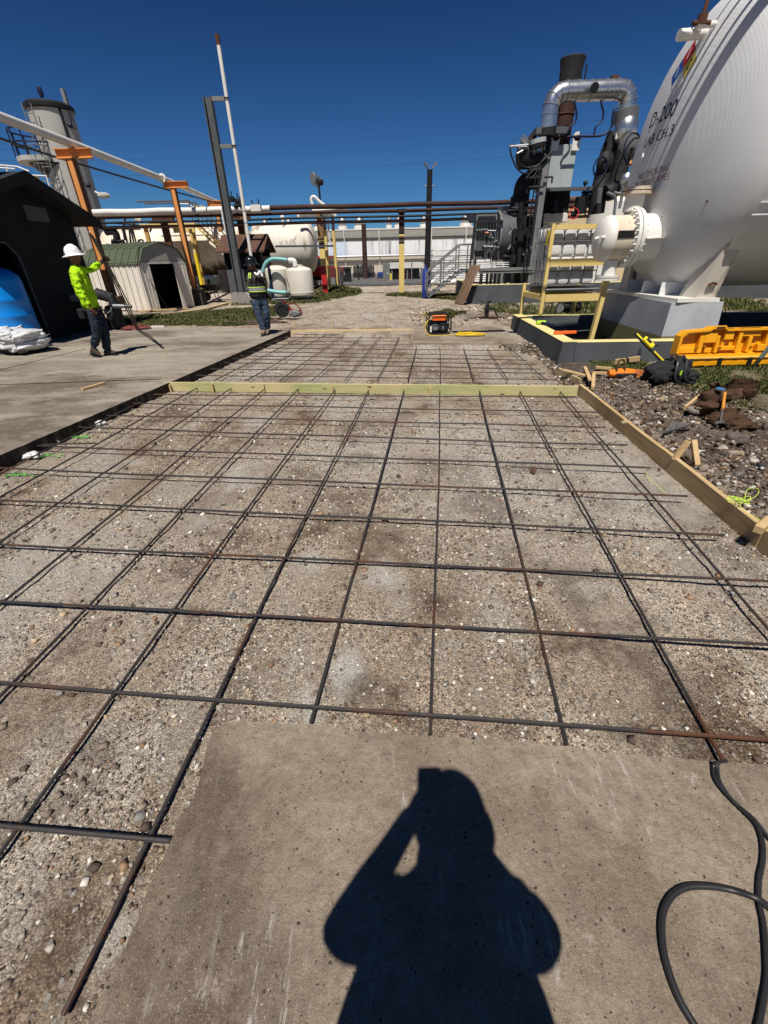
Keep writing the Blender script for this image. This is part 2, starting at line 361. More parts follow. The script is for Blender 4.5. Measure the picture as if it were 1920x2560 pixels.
pale = np.maximum(pale, np.exp(-(((X + 11.5) / 4.5) ** 2 + ((Y - 26.5) / 2.5) ** 2)))
wob = fbm(X, Y, 4.5, 77)
for px, py, r in ((770, 1795, .10), (862, 1690, .13), (600, 1200, .35), (520, 1290, .3), (770, 1125, .35), (1010, 1120, .35), (640, 1060, .3), (960, 1480, .22), (1060, 1260, .25), (330, 1400, .3), (300, 1180, .3), (1250, 1500, .25), (760, 1420, .22), (1150, 1680, .15), (60, 2300, .12), (300, 2330, .08)):
    q = G(px, py, BED); d_ = np.hypot((X - q.x) * 1.5, (Y - q.y) * .8) / r; pale = np.maximum(pale, np.clip((1.25 - d_) * 1.2, 0, 1) * np.clip((wob - .4) * 5, 0, 1.4) * (1.0 if r > .14 else 1.35))
for px, py, r in ((870, 1270, .3), (1230, 1270, .3), (240, 1900, .16), (560, 1760, .15), (1500, 1500, .3), (1330, 1190, .3), (900, 1150, .2), (1650, 1700, .2), (1235, 1832, .07), (1310, 1836, .06), (1500, 1858, .1), (1600, 1868, .1), (1730, 1880, .09), (900, 1740, .08), (120, 1980, .2), (430, 1850, .12)):
    q = G(px, py, BED); d_ = np.hypot(X - q.x, Y - q.y) / r; soil = np.maximum(soil, np.clip((1.2 - d_) * 1.2, 0, .5) * np.clip((wob - .42) * 7, 0, 1))
def grid_mesh(name, gx, gy, Z, mask):
    ny, nx = Z.shape; X, Y = np.meshgrid(gx, gy)
    co = np.stack([X, Y, Z], -1).reshape(-1, 3).astype(np.float32)
    i = np.arange(ny * nx).reshape(ny, nx); q = np.stack([i[:-1, :-1], i[:-1, 1:], i[1:, 1:], i[1:, :-1]], -1).reshape(-1, 4)
    return np_mesh(name, co, q, 4, mask.reshape(-1, 3))
def np_mesh(name, co, faces, k, col=None, smooth=True):
    me = bpy.data.meshes.new(name); me.vertices.add(len(co)); me.vertices.foreach_set('co', np.asarray(co, np.float32).ravel())
    me.loops.add(faces.size); me.loops.foreach_set('vertex_index', faces.ravel().astype(np.int32))
    me.polygons.add(len(faces)); me.polygons.foreach_set('loop_start', (np.arange(len(faces)) * k).astype(np.int32))
    if smooth: me.polygons.foreach_set('use_smooth', np.ones(len(faces), bool))
    if col is not None:
        at = me.color_attributes.new('col', 'FLOAT_COLOR', 'POINT')
        at.data.foreach_set('color', np.concatenate([col, np.ones((len(col), 1))], 1).astype(np.float32).ravel())
    me.update(); me.validate(); return me
# ------------------------------------------------------------------ node shorthand
class NT:
    def __init__(s, name):
        s.m = bpy.data.materials.new(name); s.m.use_nodes = True; s.N = s.m.node_tree.nodes; s.L = s.m.node_tree.links
        s.b = s.N['Principled BSDF']; s.pos = s.N.new('ShaderNodeNewGeometry').outputs['Position']
    def _in(s, sock, v):
        if isinstance(v, (int, float)): sock.default_value = v
        elif isinstance(v, tuple): sock.default_value = (*v, 1) if len(v) == 3 and sock.type == 'RGBA' else v
        else: s.L.new(v, sock)
    def map(s, sc, vec=None):
        n = s.N.new('ShaderNodeMapping'); n.inputs['Scale'].default_value = sc; s.L.new(vec or s.pos, n.inputs[0]); return n.outputs[0]
    def noise(s, sc, det=4, ro=.6, vec=None, col=False):
        n = s.N.new('ShaderNodeTexNoise'); n.inputs['Scale'].default_value = sc; n.inputs['Detail'].default_value = det; n.inputs['Roughness'].default_value = ro
        s.L.new(vec or s.pos, n.inputs['Vector']); return n.outputs[1 if col else 0]
    def vor(s, sc, feat='F1', out=0, vec=None, rand=1):
        n = s.N.new('ShaderNodeTexVoronoi'); n.feature = feat; n.inputs['Scale'].default_value = sc; n.inputs['Randomness'].default_value = rand
        s.L.new(vec or s.pos, n.inputs['Vector']); return n.outputs[out]
    def rng(s, v, a, b, c=0.0, d=1.0):
        n = s.N.new('ShaderNodeMapRange'); n.clamp = True; s._in(n.inputs[0], v)
        for i, q in enumerate((a, b, c, d)): n.inputs[i + 1].default_value = q
        return n.outputs[0]
    def mix(s, f, a, b, mode='MIX'):
        n = s.N.new('ShaderNodeMix'); n.data_type = 'RGBA'; n.blend_type = mode; s._in(n.inputs[0], f); s._in(n.inputs[6], a); s._in(n.inputs[7], b); return n.outputs[2]
    def math(s, op, a, b=0.0):
        n = s.N.new('ShaderNodeMath'); n.operation = op; s._in(n.inputs[0], a); s._in(n.inputs[1], b); return n.outputs[0]
    def sep(s, v):
        n = s.N.new('ShaderNodeSeparateColor'); s.L.new(v, n.inputs[0]); return n.outputs
    def attr(s, name):
        n = s.N.new('ShaderNodeAttribute'); n.attribute_name = name; return n.outputs['Color']
    def bump(s, h, st, dist, prev=None):
        n = s.N.new('ShaderNodeBump'); n.inputs['Strength'].default_value = st; n.inputs['Distance'].default_value = dist; s.L.new(h, n.inputs['Height'])
        if prev: s.L.new(prev, n.inputs['Normal'])
        return n.outputs[0]
    def fin(s, col, rough=.95, nrm=None, spec=.1):
        s._in(s.b.inputs['Base Color'], col); s._in(s.b.inputs['Roughness'], rough); s.b.inputs['Specular IOR Level'].default_value = spec
        if nrm: s.L.new(nrm, s.b.inputs['Normal'])
        return s.m
# ground
t = NT('gravel_and_dirt'); c = t.sep(t.attr('col'))
base = t.mix(t.rng(t.noise(.75, 6, .65), .4, .6), (.53, .45, .365), (.34, .265, .198))
base = t.mix(t.math('MULTIPLY', t.rng(t.noise(1.5, 7, .7), .53, .63), .8), base, (.13, .088, .062))
base = t.mix(t.rng(t.noise(1.1, 7, .72, t.map((1.6, .4, 1))), .5, .6, 0, .9), base, (.52, .475, .41))
base = t.mix(t.rng(t.noise(2.1, 5, .6), .62, .7, 0, .5), base, (.26, .19, .10))
v1 = t.vor(260, out=1); v2 = t.vor(120, out=1); peb = v2; pd = t.vor(120, out=0); w1 = t.sep(v1); ps = t.sep(peb)
gm_ = t.rng(t.noise(2.2, 6, .7), .4, .56, .2, 1)
base = t.mix(1.0, base, t.mix(t.rng(t.noise(38, 8, .8), .35, .65), (.62, .58, .54), (1.32, 1.33, 1.33)), 'MULTIPLY')
base = t.mix(gm_, base, t.mix(1.0, base, t.mix(w1[0], (.6, .58, .56), (1.75, 1.75, 1.73)), 'MULTIPLY'))
base = t.mix(gm_, base, t.mix(1.0, base, t.mix(ps[0], (.72, .7, .68), (1.5, 1.5, 1.5)), 'MULTIPLY'))
base = t.mix(t.math('MULTIPLY', t.rng(ps[1], .82, .86), t.math('MULTIPLY', gm_, t.rng(pd, .5, .35))), base, (.55, .51, .43)); base = t.mix(t.math('MULTIPLY', t.rng(ps[2], .9, .93), gm_), base, (.07, .052, .042))
peb2 = t.vor(45, out=1); ps2 = t.sep(peb2); pd2 = t.vor(45, out=0)
mk = t.math('MULTIPLY', t.rng(ps2[0], .84, .87), t.rng(pd2, .5, .38)); base = t.mix(mk, base, t.mix(ps2[1], (.52, .48, .42), (.22, .18, .15)))
base = t.mix(t.math('MULTIPLY', t.math('MULTIPLY', c[2], .85), t.rng(t.noise(9, 6, .75), .38, .6, .45, 1)), base, (.68, .64, .57))
soilc = t.mix(t.rng(t.noise(5, 6, .7), .4, .6), (.11, .08, .064), (.21, .165, .135))
soilc = t.mix(mk, soilc, (.3, .28, .26))
base = t.mix(c[1], base, soilc)
gr = t.mix(t.rng(t.noise(3, 5), .35, .65), (.05, .075, .02), (.12, .115, .045)); gr = t.mix(t.rng(t.noise(14, 4), .5, .65), gr, (.03, .045, .012))
base = t.mix(c[0], base, gr)
nb = t.bump(t.noise(20, 8, .8), 1.0, .07); nb = t.bump(t.rng(pd, 0, .7, 1, 0), 1.0, .01, nb); nb = t.bump(mk, .7, .012, nb)
M['ground'] = t.fin(base, .95, nb)
g_ = link('ground', grid_mesh('ground', gx, gy, Z, np.stack([gm, soil, pale], -1)), M['ground']); struct(g_)
def zat(x, y):
    i = np.clip(np.searchsorted(gy, y) - 1, 0, len(gy) - 2); j = np.clip(np.searchsorted(gx, x) - 1, 0, len(gx) - 2)
    fx = (x - gx[j]) / (gx[j + 1] - gx[j]); fy = (y - gy[i]) / (gy[i + 1] - gy[i])
    return (Z[i, j] * (1 - fx) + Z[i, j + 1] * fx) * (1 - fy) + (Z[i + 1, j] * (1 - fx) + Z[i + 1, j + 1] * fx) * fy
# concrete slabs
def concmat(name, c1, c2, c3, sx=1.0, streak=True, speck=True, k3=(.5, .58)):
    t = NT(name)
    b = t.mix(t.rng(t.noise(1.6, 8, .68, t.map((sx, 1, 1))), .44, .56), c1, c2)
    b = t.mix(t.rng(t.noise(.9, 8, .7, t.map((sx, .6, 1))), *k3), b, c3)
    b = t.mix(t.rng(t.noise(7, 7, .75), .5, .62, 0, .6), b, tuple(v * .62 for v in c1)); b = t.mix(t.rng(t.noise(5, 6, .7), .56, .7, 0, .45), b, tuple(min(v * 1.35, .6) for v in c1))
    b = t.mix(1.0, b, t.mix(t.rng(t.noise(26, 8, .85), .36, .64), (.66, .63, .6), (1.28, 1.28, 1.27)), 'MULTIPLY')
    b = t.mix(t.rng(t.noise(230, 3, .8), .4, .66, 0, .55), b, tuple(v * .45 for v in c1)); b = t.mix(t.rng(t.noise(170, 3, .8), .56, .68, 0, .5), b, tuple(min(v * 1.7, .6) for v in c1))
    if streak:
        st = t.noise(20, 6, .75, t.map((1.5, .16, 1))); pt = t.noise(2.4, 3, .5, t.map((1.2, .8, 1)))
        b = t.mix(t.math('MULTIPLY', t.math('MULTIPLY', t.rng(st, .54, .63), t.rng(pt, .54, .62)), .9), b, (.54, .52, .48)); b = t.mix(t.math('MULTIPLY', t.rng(t.noise(11, 8, .85, t.map((1, .5, 1))), .56, .62), t.rng(t.noise(1.9, 4, .6), .55, .62)), b, (.44, .39, .33))
    if speck:
        for sc_, d0, r0, cc_, wob in ((62, .2, .80, (.075, .06, .05), 0), (120, .26, .74, (.09, .07, .055), 1), (34, .1, .90, (.10, .06, .045), 2), (150, .2, .88, (.48, .44, .36), 0)):
            wv = t.N.new('ShaderNodeVectorMath'); wv.operation = 'MULTIPLY_ADD'; t.L.new(t.noise(90, 2, .5, col=True), wv.inputs[0]); wv.inputs[1].default_value = (.012, .012, .012); t.L.new(t.pos, wv.inputs[2])
            v = t.vor(sc_, out=0, vec=wv.outputs[0]); vc = t.sep(t.vor(sc_, out=1, vec=wv.outputs[0])); dens = t.rng(t.noise(1.6, 3), .35, .62, r0 + .18, r0)
            sz = t.math('LESS_THAN', v, t.math('MULTIPLY', vc[1], d0 * 1.5)); k = t.math('MULTIPLY', sz, t.math('GREATER_THAN', vc[0], dens)); b = t.mix(k, b, cc_)
    nb = t.bump(t.noise(110, 6, .8), 1.0, .008); nb = t.bump(t.noise(9, 6, .7), .5, .015, nb)
    return t.fin(b, .9, nb)
M['slabF'] = concmat('worn_tan_concrete', (.36, .30, .235), (.25, .195, .148), (.135, .102, .076), k3=(.5, .58))
M['slabL'] = concmat('broad_grey_concrete', (.36, .32, .265), (.24, .205, .165), (.115, .09, .07), .35, False, False)
M['pad'] = concmat('pale_concrete_pad', (.33, .28, .225), (.26, .22, .175), (.16, .13, .1), 1, False, False)
def rough_outline(P, st=.05, amp=.008, seed=1):
    out = []; r = random.Random(seed)
    for i in range(len(P)):
        a = P[i]; b = P[(i + 1) % len(P)]; n = max(1, int((b - a).length / st)) if max(abs(a.y), abs(a.x)) < 13 else 1
        for k in range(n): out.append(a.lerp(b, k / n) + Vector((r.uniform(-amp, amp), r.uniform(-amp, amp), 0)))
    return out
def slab(name, P, mat_, depth, seed=1, amp=.008, side=None):
    P = rough_outline(P, .05, amp, seed); me = bpy.data.meshes.new(name); bm = bmesh.new()
    r = random.Random(seed)
    top = [bm.verts.new(p) for p in P]; f = bm.faces.new(top)
    bot = [bm.verts.new(p + Vector((r.uniform(-.006, .006), r.uniform(-.006, .006), -depth))) for p in P]
    for i in range(len(P)):
        j = (i + 1) % len(P); bm.faces.new((top[i], top[j], bot[j], bot[i]))
    bmesh.ops.recalc_face_normals(bm, faces=bm.faces[:])
    if f.normal.z < 0: bmesh.ops.reverse_faces(bm, faces=bm.faces[:])
    bmesh.ops.triangulate(bm, faces=[f])
    for q in bm.faces: q.material_index = 1 if abs(q.normal.z) < .5 else 0
    bm.to_mesh(me); bm.free(); me.materials.append(mat_); me.materials.append(side or mat_)
    return struct(link(name, me, None))
slab('concrete_slab', slabF, M['slabF'], .2, 2, .007)
slab('concrete_pavement', slabL, M['slabL'], .22, 3, .006, mat('dark_cut_edge', (.05, .04, .033), .95, amt=.8, bump=1, bsc=20))  # cut side faces darker than the top
slab('concrete_pad', padP, M['pad'], .2, 4, .01)
# dark soil line in the pavement joints, a thin groove strip
rd = MB()
for a_, b_, w_ in ((G(0, 962), G(402, 948), .03), (G(0, 925), G(215, 872), .02)):
    rd.bar(a_ + V(0, 0, .002), b_ + V(0, 0, .002), w_, .004)
j_ = rd.build('pavement_joint', mat('joint_filler', (.03, .026, .022), .9)); struct(j_)
# asphalt yard beyond the gate
yd = MB().quad((-12, 33.5, .0 + .012), (14, 33.5, .012), (16, 62, .012), (-12, 62, .012)).build('asphalt_yard', M['asphalt']); struct(yd)
# ------------------------------------------------------------------ loose stones
icv = np.array([(x, y, z) for z in (-.62, .62) for y in (-.62, .62) for x in (-.62, .62)], float)
icf = np.array([(0, 2, 3), (0, 3, 1), (4, 5, 7), (4, 7, 6), (0, 1, 5), (0, 5, 4), (2, 6, 7), (2, 7, 3), (0, 4, 6), (0, 6, 2), (1, 3, 7), (1, 7, 5)])
def stones(name, pts, size, seed, tone, mat_, flat=.6):
    rs = np.random.RandomState(seed); n = len(pts)
    d = rs.uniform(-.34, .34, (n, len(icv), 3)); sc = np.stack([rs.uniform(.7, 1.3, n), rs.uniform(.7, 1.1, n), rs.uniform(.4, .8, n) * flat / .6], -1)[:, None, :]
    v = (icv[None] + d) * sc * 1.15 * size[:, None, None]
    a = rs.uniform(0, 6.28, n); b = rs.uniform(-.4, .4, n)
    ca, sa, cb, sb = np.cos(a), np.sin(a), np.cos(b), np.sin(b)
    x, y, z = v[..., 0], v[..., 1], v[..., 2]
    x, z = x * cb[:, None] - z * sb[:, None], x * sb[:, None] + z * cb[:, None]
    x, y = x * ca[:, None] - y * sa[:, None], x * sa[:, None] + y * ca[:, None]
    co = np.stack([x, y, z], -1) + pts[:, None, :]
    F = (icf[None] + (np.arange(n) * len(icv))[:, None, None]).reshape(-1, 3)
    col = np.repeat(tone, len(icv), axis=0)
    o = link(name, np_mesh(name, co.reshape(-1, 3), F, 3, col, False), mat_)
    return o
t = NT('loose_stone'); cc = t.attr('col'); cc = t.mix(t.rng(t.noise(70, 4, .7), .4, .65, 0, .5), cc, t.mix(1.0, cc, (.55, .5, .45), 'MULTIPLY'))
M['stone'] = t.fin(cc, .9, t.bump(t.noise(160, 3), .5, .004))
def scatter(n, box, dens, seed):
    rs = np.random.RandomState(seed); x = rs.uniform(box[0], box[1], n); y = rs.uniform(box[2], box[3], n); return x, y, rs
def tones(n, rs, lightp=.3, dark=1.0):
    pal = np.array([(.36, .32, .27), (.25, .20, .16), (.13, .098, .078), (.60, .57, .50), (.30, .19, .12), (.24, .23, .22), (.42, .33, .22)])
    p = np.array([.25, .24, .17, .15 * lightp / .3, .06, .08, .05]); p /= p.sum()
    return pal[rs.choice(len(pal), n, p=p)] * rs.uniform(.7, 1.25, (n, 1)) * dark
P_, S_, T_ = [], [], []
for (n, bx, smin, smax, sd) in ((44000, (-2.6, 2.6, .1, 2.6), .0022, .011, 1), (26000, (-3.9, 2.8, 2.2, 5.0), .004, .014, 2), (14000, (-3.9, 3.0, 4.6, 12), .006, .018, 3), (8500, (-3.6, 2.8, .1, 6.5), .006, .021, 4)):
    x, y, rs = scatter(n, bx, 0, sd)
    k = inpoly(x, y, bedP) & ~(inpoly(x, y, slabF)) & (fbm(x, y, 1.5, 50 + (sd == 4), 5) + rs.uniform(-.12, .12, n) > (.5 if sd == 4 else .5))
    x, y = x[k], y[k]; s_ = smin + (smax - smin) * rs.rand(len(x)) ** 3
    P_.append(np.stack([x, y, zat(x, y) + s_ * .25], -1)); S_.append(s_); T_.append(tones(len(x), rs))
tag(stones('gravel', np.concatenate(P_), np.concatenate(S_), 5, np.concatenate(T_), M['stone']), 'loose crushed gravel strewn over the excavated bed under the bars', 'gravel', kind='stuff')
P_, S_, T_ = [], [], []
for (n, bx, smin, smax, sd) in ((26000, (2.3, 4.9, 1.4, 7.6), .005, .024, 11), (900, (2.3, 4.9, 1.5, 7.4), .02, .05, 12), (3500, (2.5, 3.5, 6.2, 9.6), .008, .035, 13)):
    x, y, rs = scatter(n, bx, 0, sd)
    sx = sbA.x + (sbE.x - sbA.x) * (sbA.y - y) / (sbA.y - sbE.y)
    if sd == 13: k = ~inpoly(x, y, bedP) & (x < 3.1 + (y - 7.8) * .115)
    else: k = (x > sx + .07) & (y < 6.9) & (fbm(x, y, 2, 60) + rs.uniform(-.2, .2, n) > .38) & (x < 4.7 - rs.rand(n) * .8)
    x, y = x[k], y[k]; s_ = smin + (smax - smin) * rs.rand(len(x)) ** 2.2
    P_.append(np.stack([x, y, zat(x, y) + s_ * .3], -1)); S_.append(s_)
    tt = tones(len(x), rs, .3, .9); tt[rs.rand(len(x)) < .5] *= np.array([.5, .43, .38]); T_.append(tt)
tag(stones('rubble', np.concatenate(P_), np.concatenate(S_), 6, np.concatenate(T_), M['stone'], .75), 'dark clods and broken rubble heaped right of the long side board', 'rubble', kind='stuff')
P_, S_, T_ = [], [], []
for (n, bx, smin, smax, sd) in ((9000, (-5, 6, 12, 24), .008, .024, 21), (2600, (1, 4, 12.4, 18), .015, .045, 22)):
    x, y, rs = scatter(n, bx, 0, sd); s_ = smin + (smax - smin) * rs.rand(len(x)) ** 2.5
    k = ~inpoly(x, y, padP) & ~inpoly(x, y, slabL) & ~inpoly(x, y, grassP[1]) & (fbm(x, y, .7, 70) + rs.uniform(-.2, .2, n) > .5 - .1 * (sd == 22)) & (np.hypot(x - hole.x, y - hole.y) > .7) & ~((x > 3.0) & (y < 18.3) & (x - 3.35 > (y - 7.9) * .115))
    x, y, s_ = x[k], y[k], s_[k]; P_.append(np.stack([x, y, zat(x, y) + s_ * .25], -1)); S_.append(s_); T_.append(tones(len(x), rs, .5, 1.1))
tag(stones('track_gravel', np.concatenate(P_), np.concatenate(S_), 7, np.concatenate(T_), M['stone']), 'coarse gravel scattered over the dirt track toward the gate', 'gravel', kind='stuff')
# single larger rocks
def rock(px, py, r, label, tone, z=None, sc=(1, .8, .6), seed=0):
    p = G(px, py, BED if z is None else z); rs = np.random.RandomState(seed)
    bm = bmesh.new(); bmesh.ops.create_icosphere(bm, subdivisions=3, radius=1)
    v = np.array([q.co[:] for q in bm.verts]); ax = rs.normal(size=(9, 3)); ax /= np.linalg.norm(ax, axis=1)[:, None]; cut = rs.uniform(.62, .95, 9)
    for a, cu in zip(ax, cut):
        dp = v @ a; o_ = dp > cu; v[o_] -= np.outer(dp[o_] - cu, a)
    v *= 1 + rs.uniform(-.03, .03, (len(v), 1))
    for q, w in zip(bm.verts, v): q.co = Vector(w * np.array(sc) * r)
    me = bpy.data.meshes.new('rock'); bm.to_mesh(me); bm.free()
    o = link('rock', me, mat('rock_%d' % seed, tone, .9, col2=tuple(x * .5 for x in tone), sc=25, amt=.8, bump=.5, bsc=60)); o.location = (p.x, p.y, p.z + r * sc[2] * .5); o.rotation_euler.z = rs.uniform(0, 6)
    OFF[o.name] = Vector(o.location); return tag(o, label, 'rock')
rock(766, 1498, .036, 'pinkish brown rock lying alone in a square between the bars, left of centre', (.33, .22, .16), sc=(1, .8, .75), seed=1)
rock(1405, 1682, .045, 'pale flat rock half buried beside the third bar from the right, near the slab', (.42, .39, .35), sc=(1, .75, .45), seed=2)
rock(1403, 1440, .03, 'dark brown stone touching a cross bar right of centre', (.14, .1, .09), sc=(1, .7, .6), seed=3)
rock(1332, 1185, .055, 'reddish brown clod standing in the bed left of the side board', (.13, .075, .055), sc=(.5, .8, .9), seed=4)
rock(1735, 1030, .1, 'flat round grey stone in front of the leather tool belt', (.24, .21, .18), z=.02, sc=(1, .8, .42), seed=5)
rock(1628, 1020, .08, 'dark rounded clod of earth on the rubble left of the tool belt', (.1, .07, .055), z=-.02, sc=(1, .8, .6), seed=6)
rock(1840, 1100, .1, 'big grey lump of rubble below the hammer', (.15, .12, .11), z=.0, sc=(1, .9, .5), seed=7)
rock(1560, 1058, .035, 'small yellowish stone beside the side board', (.45, .36, .2), z=.0, sc=(1, .9, .7), seed=8)
rock(1905, 1170, .045, 'dark stone at the right edge of the rubble', (.07, .06, .06), z=-.0, sc=(1, .9, .8), seed=9)
# ------------------------------------------------------------------ grass
def grass(name, polys, n, hmin, hmax, seed, label, w=.005, thr=.45):
    rs = np.random.RandomState(seed); Vs = []
    for P in polys:
        xs = [p[0] for p in P]; ys = [p[1] for p in P]; x = rs.uniform(min(xs), max(xs), n); y = rs.uniform(min(ys), max(ys), n)
        cl = fbm(x, y, 1.6, 21) + .3 * (vnoise(x, y, 9, 3) - .5)
        k = inpoly(x, y, P) & (cl + rs.uniform(-.06, .06, n) > thr) & ~inpoly(x, y, slabL) & ~inpoly(x, y, padP)
        x, y = x[k], y[k]; Vs.append(np.stack([x, y, zat(x, y)], -1))
    p = np.concatenate(Vs); m = len(p); a = rs.uniform(0, 6.28, m); h = rs.uniform(hmin, hmax, m); ln = rs.uniform(.1, .7, m)
    dx, dy = np.cos(a), np.sin(a); wx, wy = -dy * w, dx * w
    ww = (1 + np.hypot(p[:, 0], p[:, 1]) * .12); wx *= ww; wy *= ww
    z0 = p[:, 2] - .01
    co = np.stack([np.stack([p[:, 0] - wx, p[:, 1] - wy, z0], -1), np.stack([p[:, 0] + wx, p[:, 1] + wy, z0], -1),
                   np.stack([p[:, 0] + dx * h * ln * .45 + wx * .6, p[:, 1] + dy * h * ln * .45 + wy * .6, z0 + h * .65], -1),
                   np.stack([p[:, 0] + dx * h * ln, p[:, 1] + dy * h * ln, z0 + h * (1 - .3 * ln)], -1)], 1)
    F = (np.array([[0, 1, 2], [0, 2, 3]])[None] + (np.arange(m) * 4)[:, None, None]).reshape(-1, 3)
    pal = np.array([(.055, .08, .02), (.08, .10, .028), (.15, .135, .055), (.035, .052, .014), (.24, .19, .10)]); c = pal[rs.choice(5, m, p=[.26, .24, .2, .16, .14])] * rs.uniform(.8, 1.2, (m, 1))
    o = link(name, np_mesh(name, co.reshape(-1, 3), F, 3, np.repeat(c, 4, axis=0), False), M['grass'])
    return tag(o, label, 'grass', kind='stuff')
t = NT('grass_blade'); M['grass'] = t.fin(t.attr('col'), .7)
grass('grass', grassP[:1], 120000, .025, .075, 1, 'short green grass on the right in front of the yellow case', .0028, .43)
grass('verge_grass', grassP[1:2], 60000, .04, .13, 2, 'strip of green grass between the concrete and the metal shed', .004, .42)
grass('yard_grass', grassP[2:], 36000, .05, .16, 3, 'patchy grass around the far posts, steps and kerb wall', .005, .44)
# a few taller weeds against the near containment wall
def weed(p, h, n, seed, label):
    rs = random.Random(seed); th = thing('weed', label, 'plant', p); m = MB()
    for i in range(n):
        a = rs.uniform(0, 6.28); l = rs.uniform(.6, 1) * h; dx, dy = math.cos(a) * l * .4, math.sin(a) * l * .4
        q = [p + V(0, 0, -.02), p + V(dx * .4, dy * .4, l * .5), p + V(dx, dy, l)]
        m.tube(q, [.003, .0025, .001], 4)
        for k in range(5):
            t_ = rs.uniform(.3, 1); c_ = q[0].lerp(q[2], t_); b = rs.uniform(0, 6.28); s_ = rs.uniform(.012, .028)
            e = V(math.cos(b), math.sin(b), rs.uniform(-.2, .5)) * s_; f = V(-math.sin(b), math.cos(b), 0) * s_ * .4
            m.quad(c_, c_ + e * .6 + f, c_ + e * 1.3, c_ + e * .6 - f)
    m.build('leaves', mat('weed_leaf', (.045, .08, .02), .7, amt=.6), th)
weed(G(1530, 896, -.03), .22, 12, 1, 'tall dark weed against the near containment wall, left one')
weed(G(1556, 900, -.03), .17, 14, 2, 'bushy weed against the near containment wall, beside the black stake')
weed(G(1450, 895, -.03), .12, 16, 3, 'low dry weed at the corner of the containment wall')
# ------------------------------------------------------------------ reinforcing bars
t = NT('rebar_steel')
c = t.mix(t.rng(t.noise(1.6, 5, .7), .5, .62), (.045, .043, .043), (.12, .052, .028)); c = t.mix(t.rng(t.noise(22, 4, .7), .52, .7), c, (.06, .045, .038))
M['rebar'] = t.fin(c, .5, t.bump(t.noise(60, 3), .4, .003), .5); t.b.inputs['Metallic'].default_value = .35
ZB = -.082
ORD = ['first', 'second', 'third', 'fourth', 'fifth', 'sixth', 'seventh', 'eighth', 'ninth', 'tenth', 'eleventh', 'twelfth']
def rebar(p0, p1, label, group, ribs=True, z0=0.0, e0=0, e1=0, hook=None, r=.0078, seed=0):
    rs = random.Random(seed); p0 = Vector(p0); p1 = Vector(p1); d = (p1 - p0).normalized(); p0 = p0 - d * e0; p1 = p1 + d * e1
    Ln = (p1 - p0).length; sd = Vector((-d.y, d.x, 0)); st = .011 if ribs else .12
    n = int(Ln / st); ph = rs.uniform(0, 6); am = rs.uniform(.002, .007)
    pts = []; rr = []
    for i in range(n + 1):
        u = i / n * Ln
        pts.append(p0 + d * u + sd * (am * math.sin(u * 1.3 + ph)) + V(0, 0, z0 + .004 * math.sin(u * 2.1 + ph)))
        rr.append(r * (1.1 if i % 2 else .93) if ribs else r)
    if hook:
        pts.append(pts[-1] + d * .01 + V(0, 0, .0)); rr.append(r)
        for q in hook: pts.append(pts[-1] + Vector(q)); rr.append(r)
    o = MB().tube(pts, rr, 7).build('rebar', M['rebar'], None, True); OFF[o.name] = V(0, 0, 0)
    return tag(o, label, 'rebar', group)
def wire(o, p, seed):
    rs = random.Random(seed); m = MB(); a = rs.uniform(0, 3)
    for k in range(2):
        q = []
        for i in range(9):
            b = a + i * .9 + k * 1.5; q.append(p + V(math.cos(b) * .012, math.sin(b) * .012, .016 * math.sin(b * 1.3)))
        m.tube(q, .0011, 4)
    m.tube([p + V(0, 0, .01), p + V(.012 * math.cos(a), .012 * math.sin(a), .03), p + V(.03 * math.cos(a), .03 * math.sin(a), .012)], .0011, 4)
    m.build('tie_wire', M['rebar'], o)
GL = 'bars running away from the viewer in the near bay'; GT = 'bars running across the near bay'
LB = [((425, 966), (168, 1098), 1.2), ((500, 966), (0, 1244), .8), ((583, 967), (0, 1357), .7), ((663, 972), (0, 1513), .6), ((751, 968), (46, 1696), .5), ((839, 971), (289, 1726), 1.2),
      ((924, 969), (150, 2537), 0), ((1012, 969), (779, 1808), .0), ((1101, 970), (1080, 1838), 0), ((1197, 970), (1419, 1866), 0), ((1294, 969), (1803, 1893), .1), ((1393, 972), (1809, 1445), 1.4)]
LS = []
for i, (a, b, e) in enumerate(LB):
    p0, p1 = G(*a, ZB), G(*b, ZB); LS.append((p0, p1 + (p1 - p0).normalized() * e))
    o = rebar(p1, p0, 'lengthwise rebar of the near bay, %s from the left at the green board' % ORD[i], GL, True, 0, e, -.01, [(0, .0, .005), (0, .0, .03), (0, .003, .03)], seed=i)
TB = [((367, 986), (1446, 993), 0, 0), ((310, 1008), (1498, 1031), 0, 0), ((243, 1037), (1513, 1068), 0, 0), ((171, 1068), (1568, 1114), 0, 0), ((69, 1114), (1625, 1169), 0, 0), ((0, 1171), (1718, 1241), .25, 0),
      ((0, 1251), (1811, 1337), .6, 0), ((0, 1360), (1920, 1454), .9, .25), ((0, 1502), (1920, 1612), 1.1, .5), ((0, 1708), (1920, 1849), 1.3, .6), ((0, 2061), (428, 2102), 1.4, 0)]
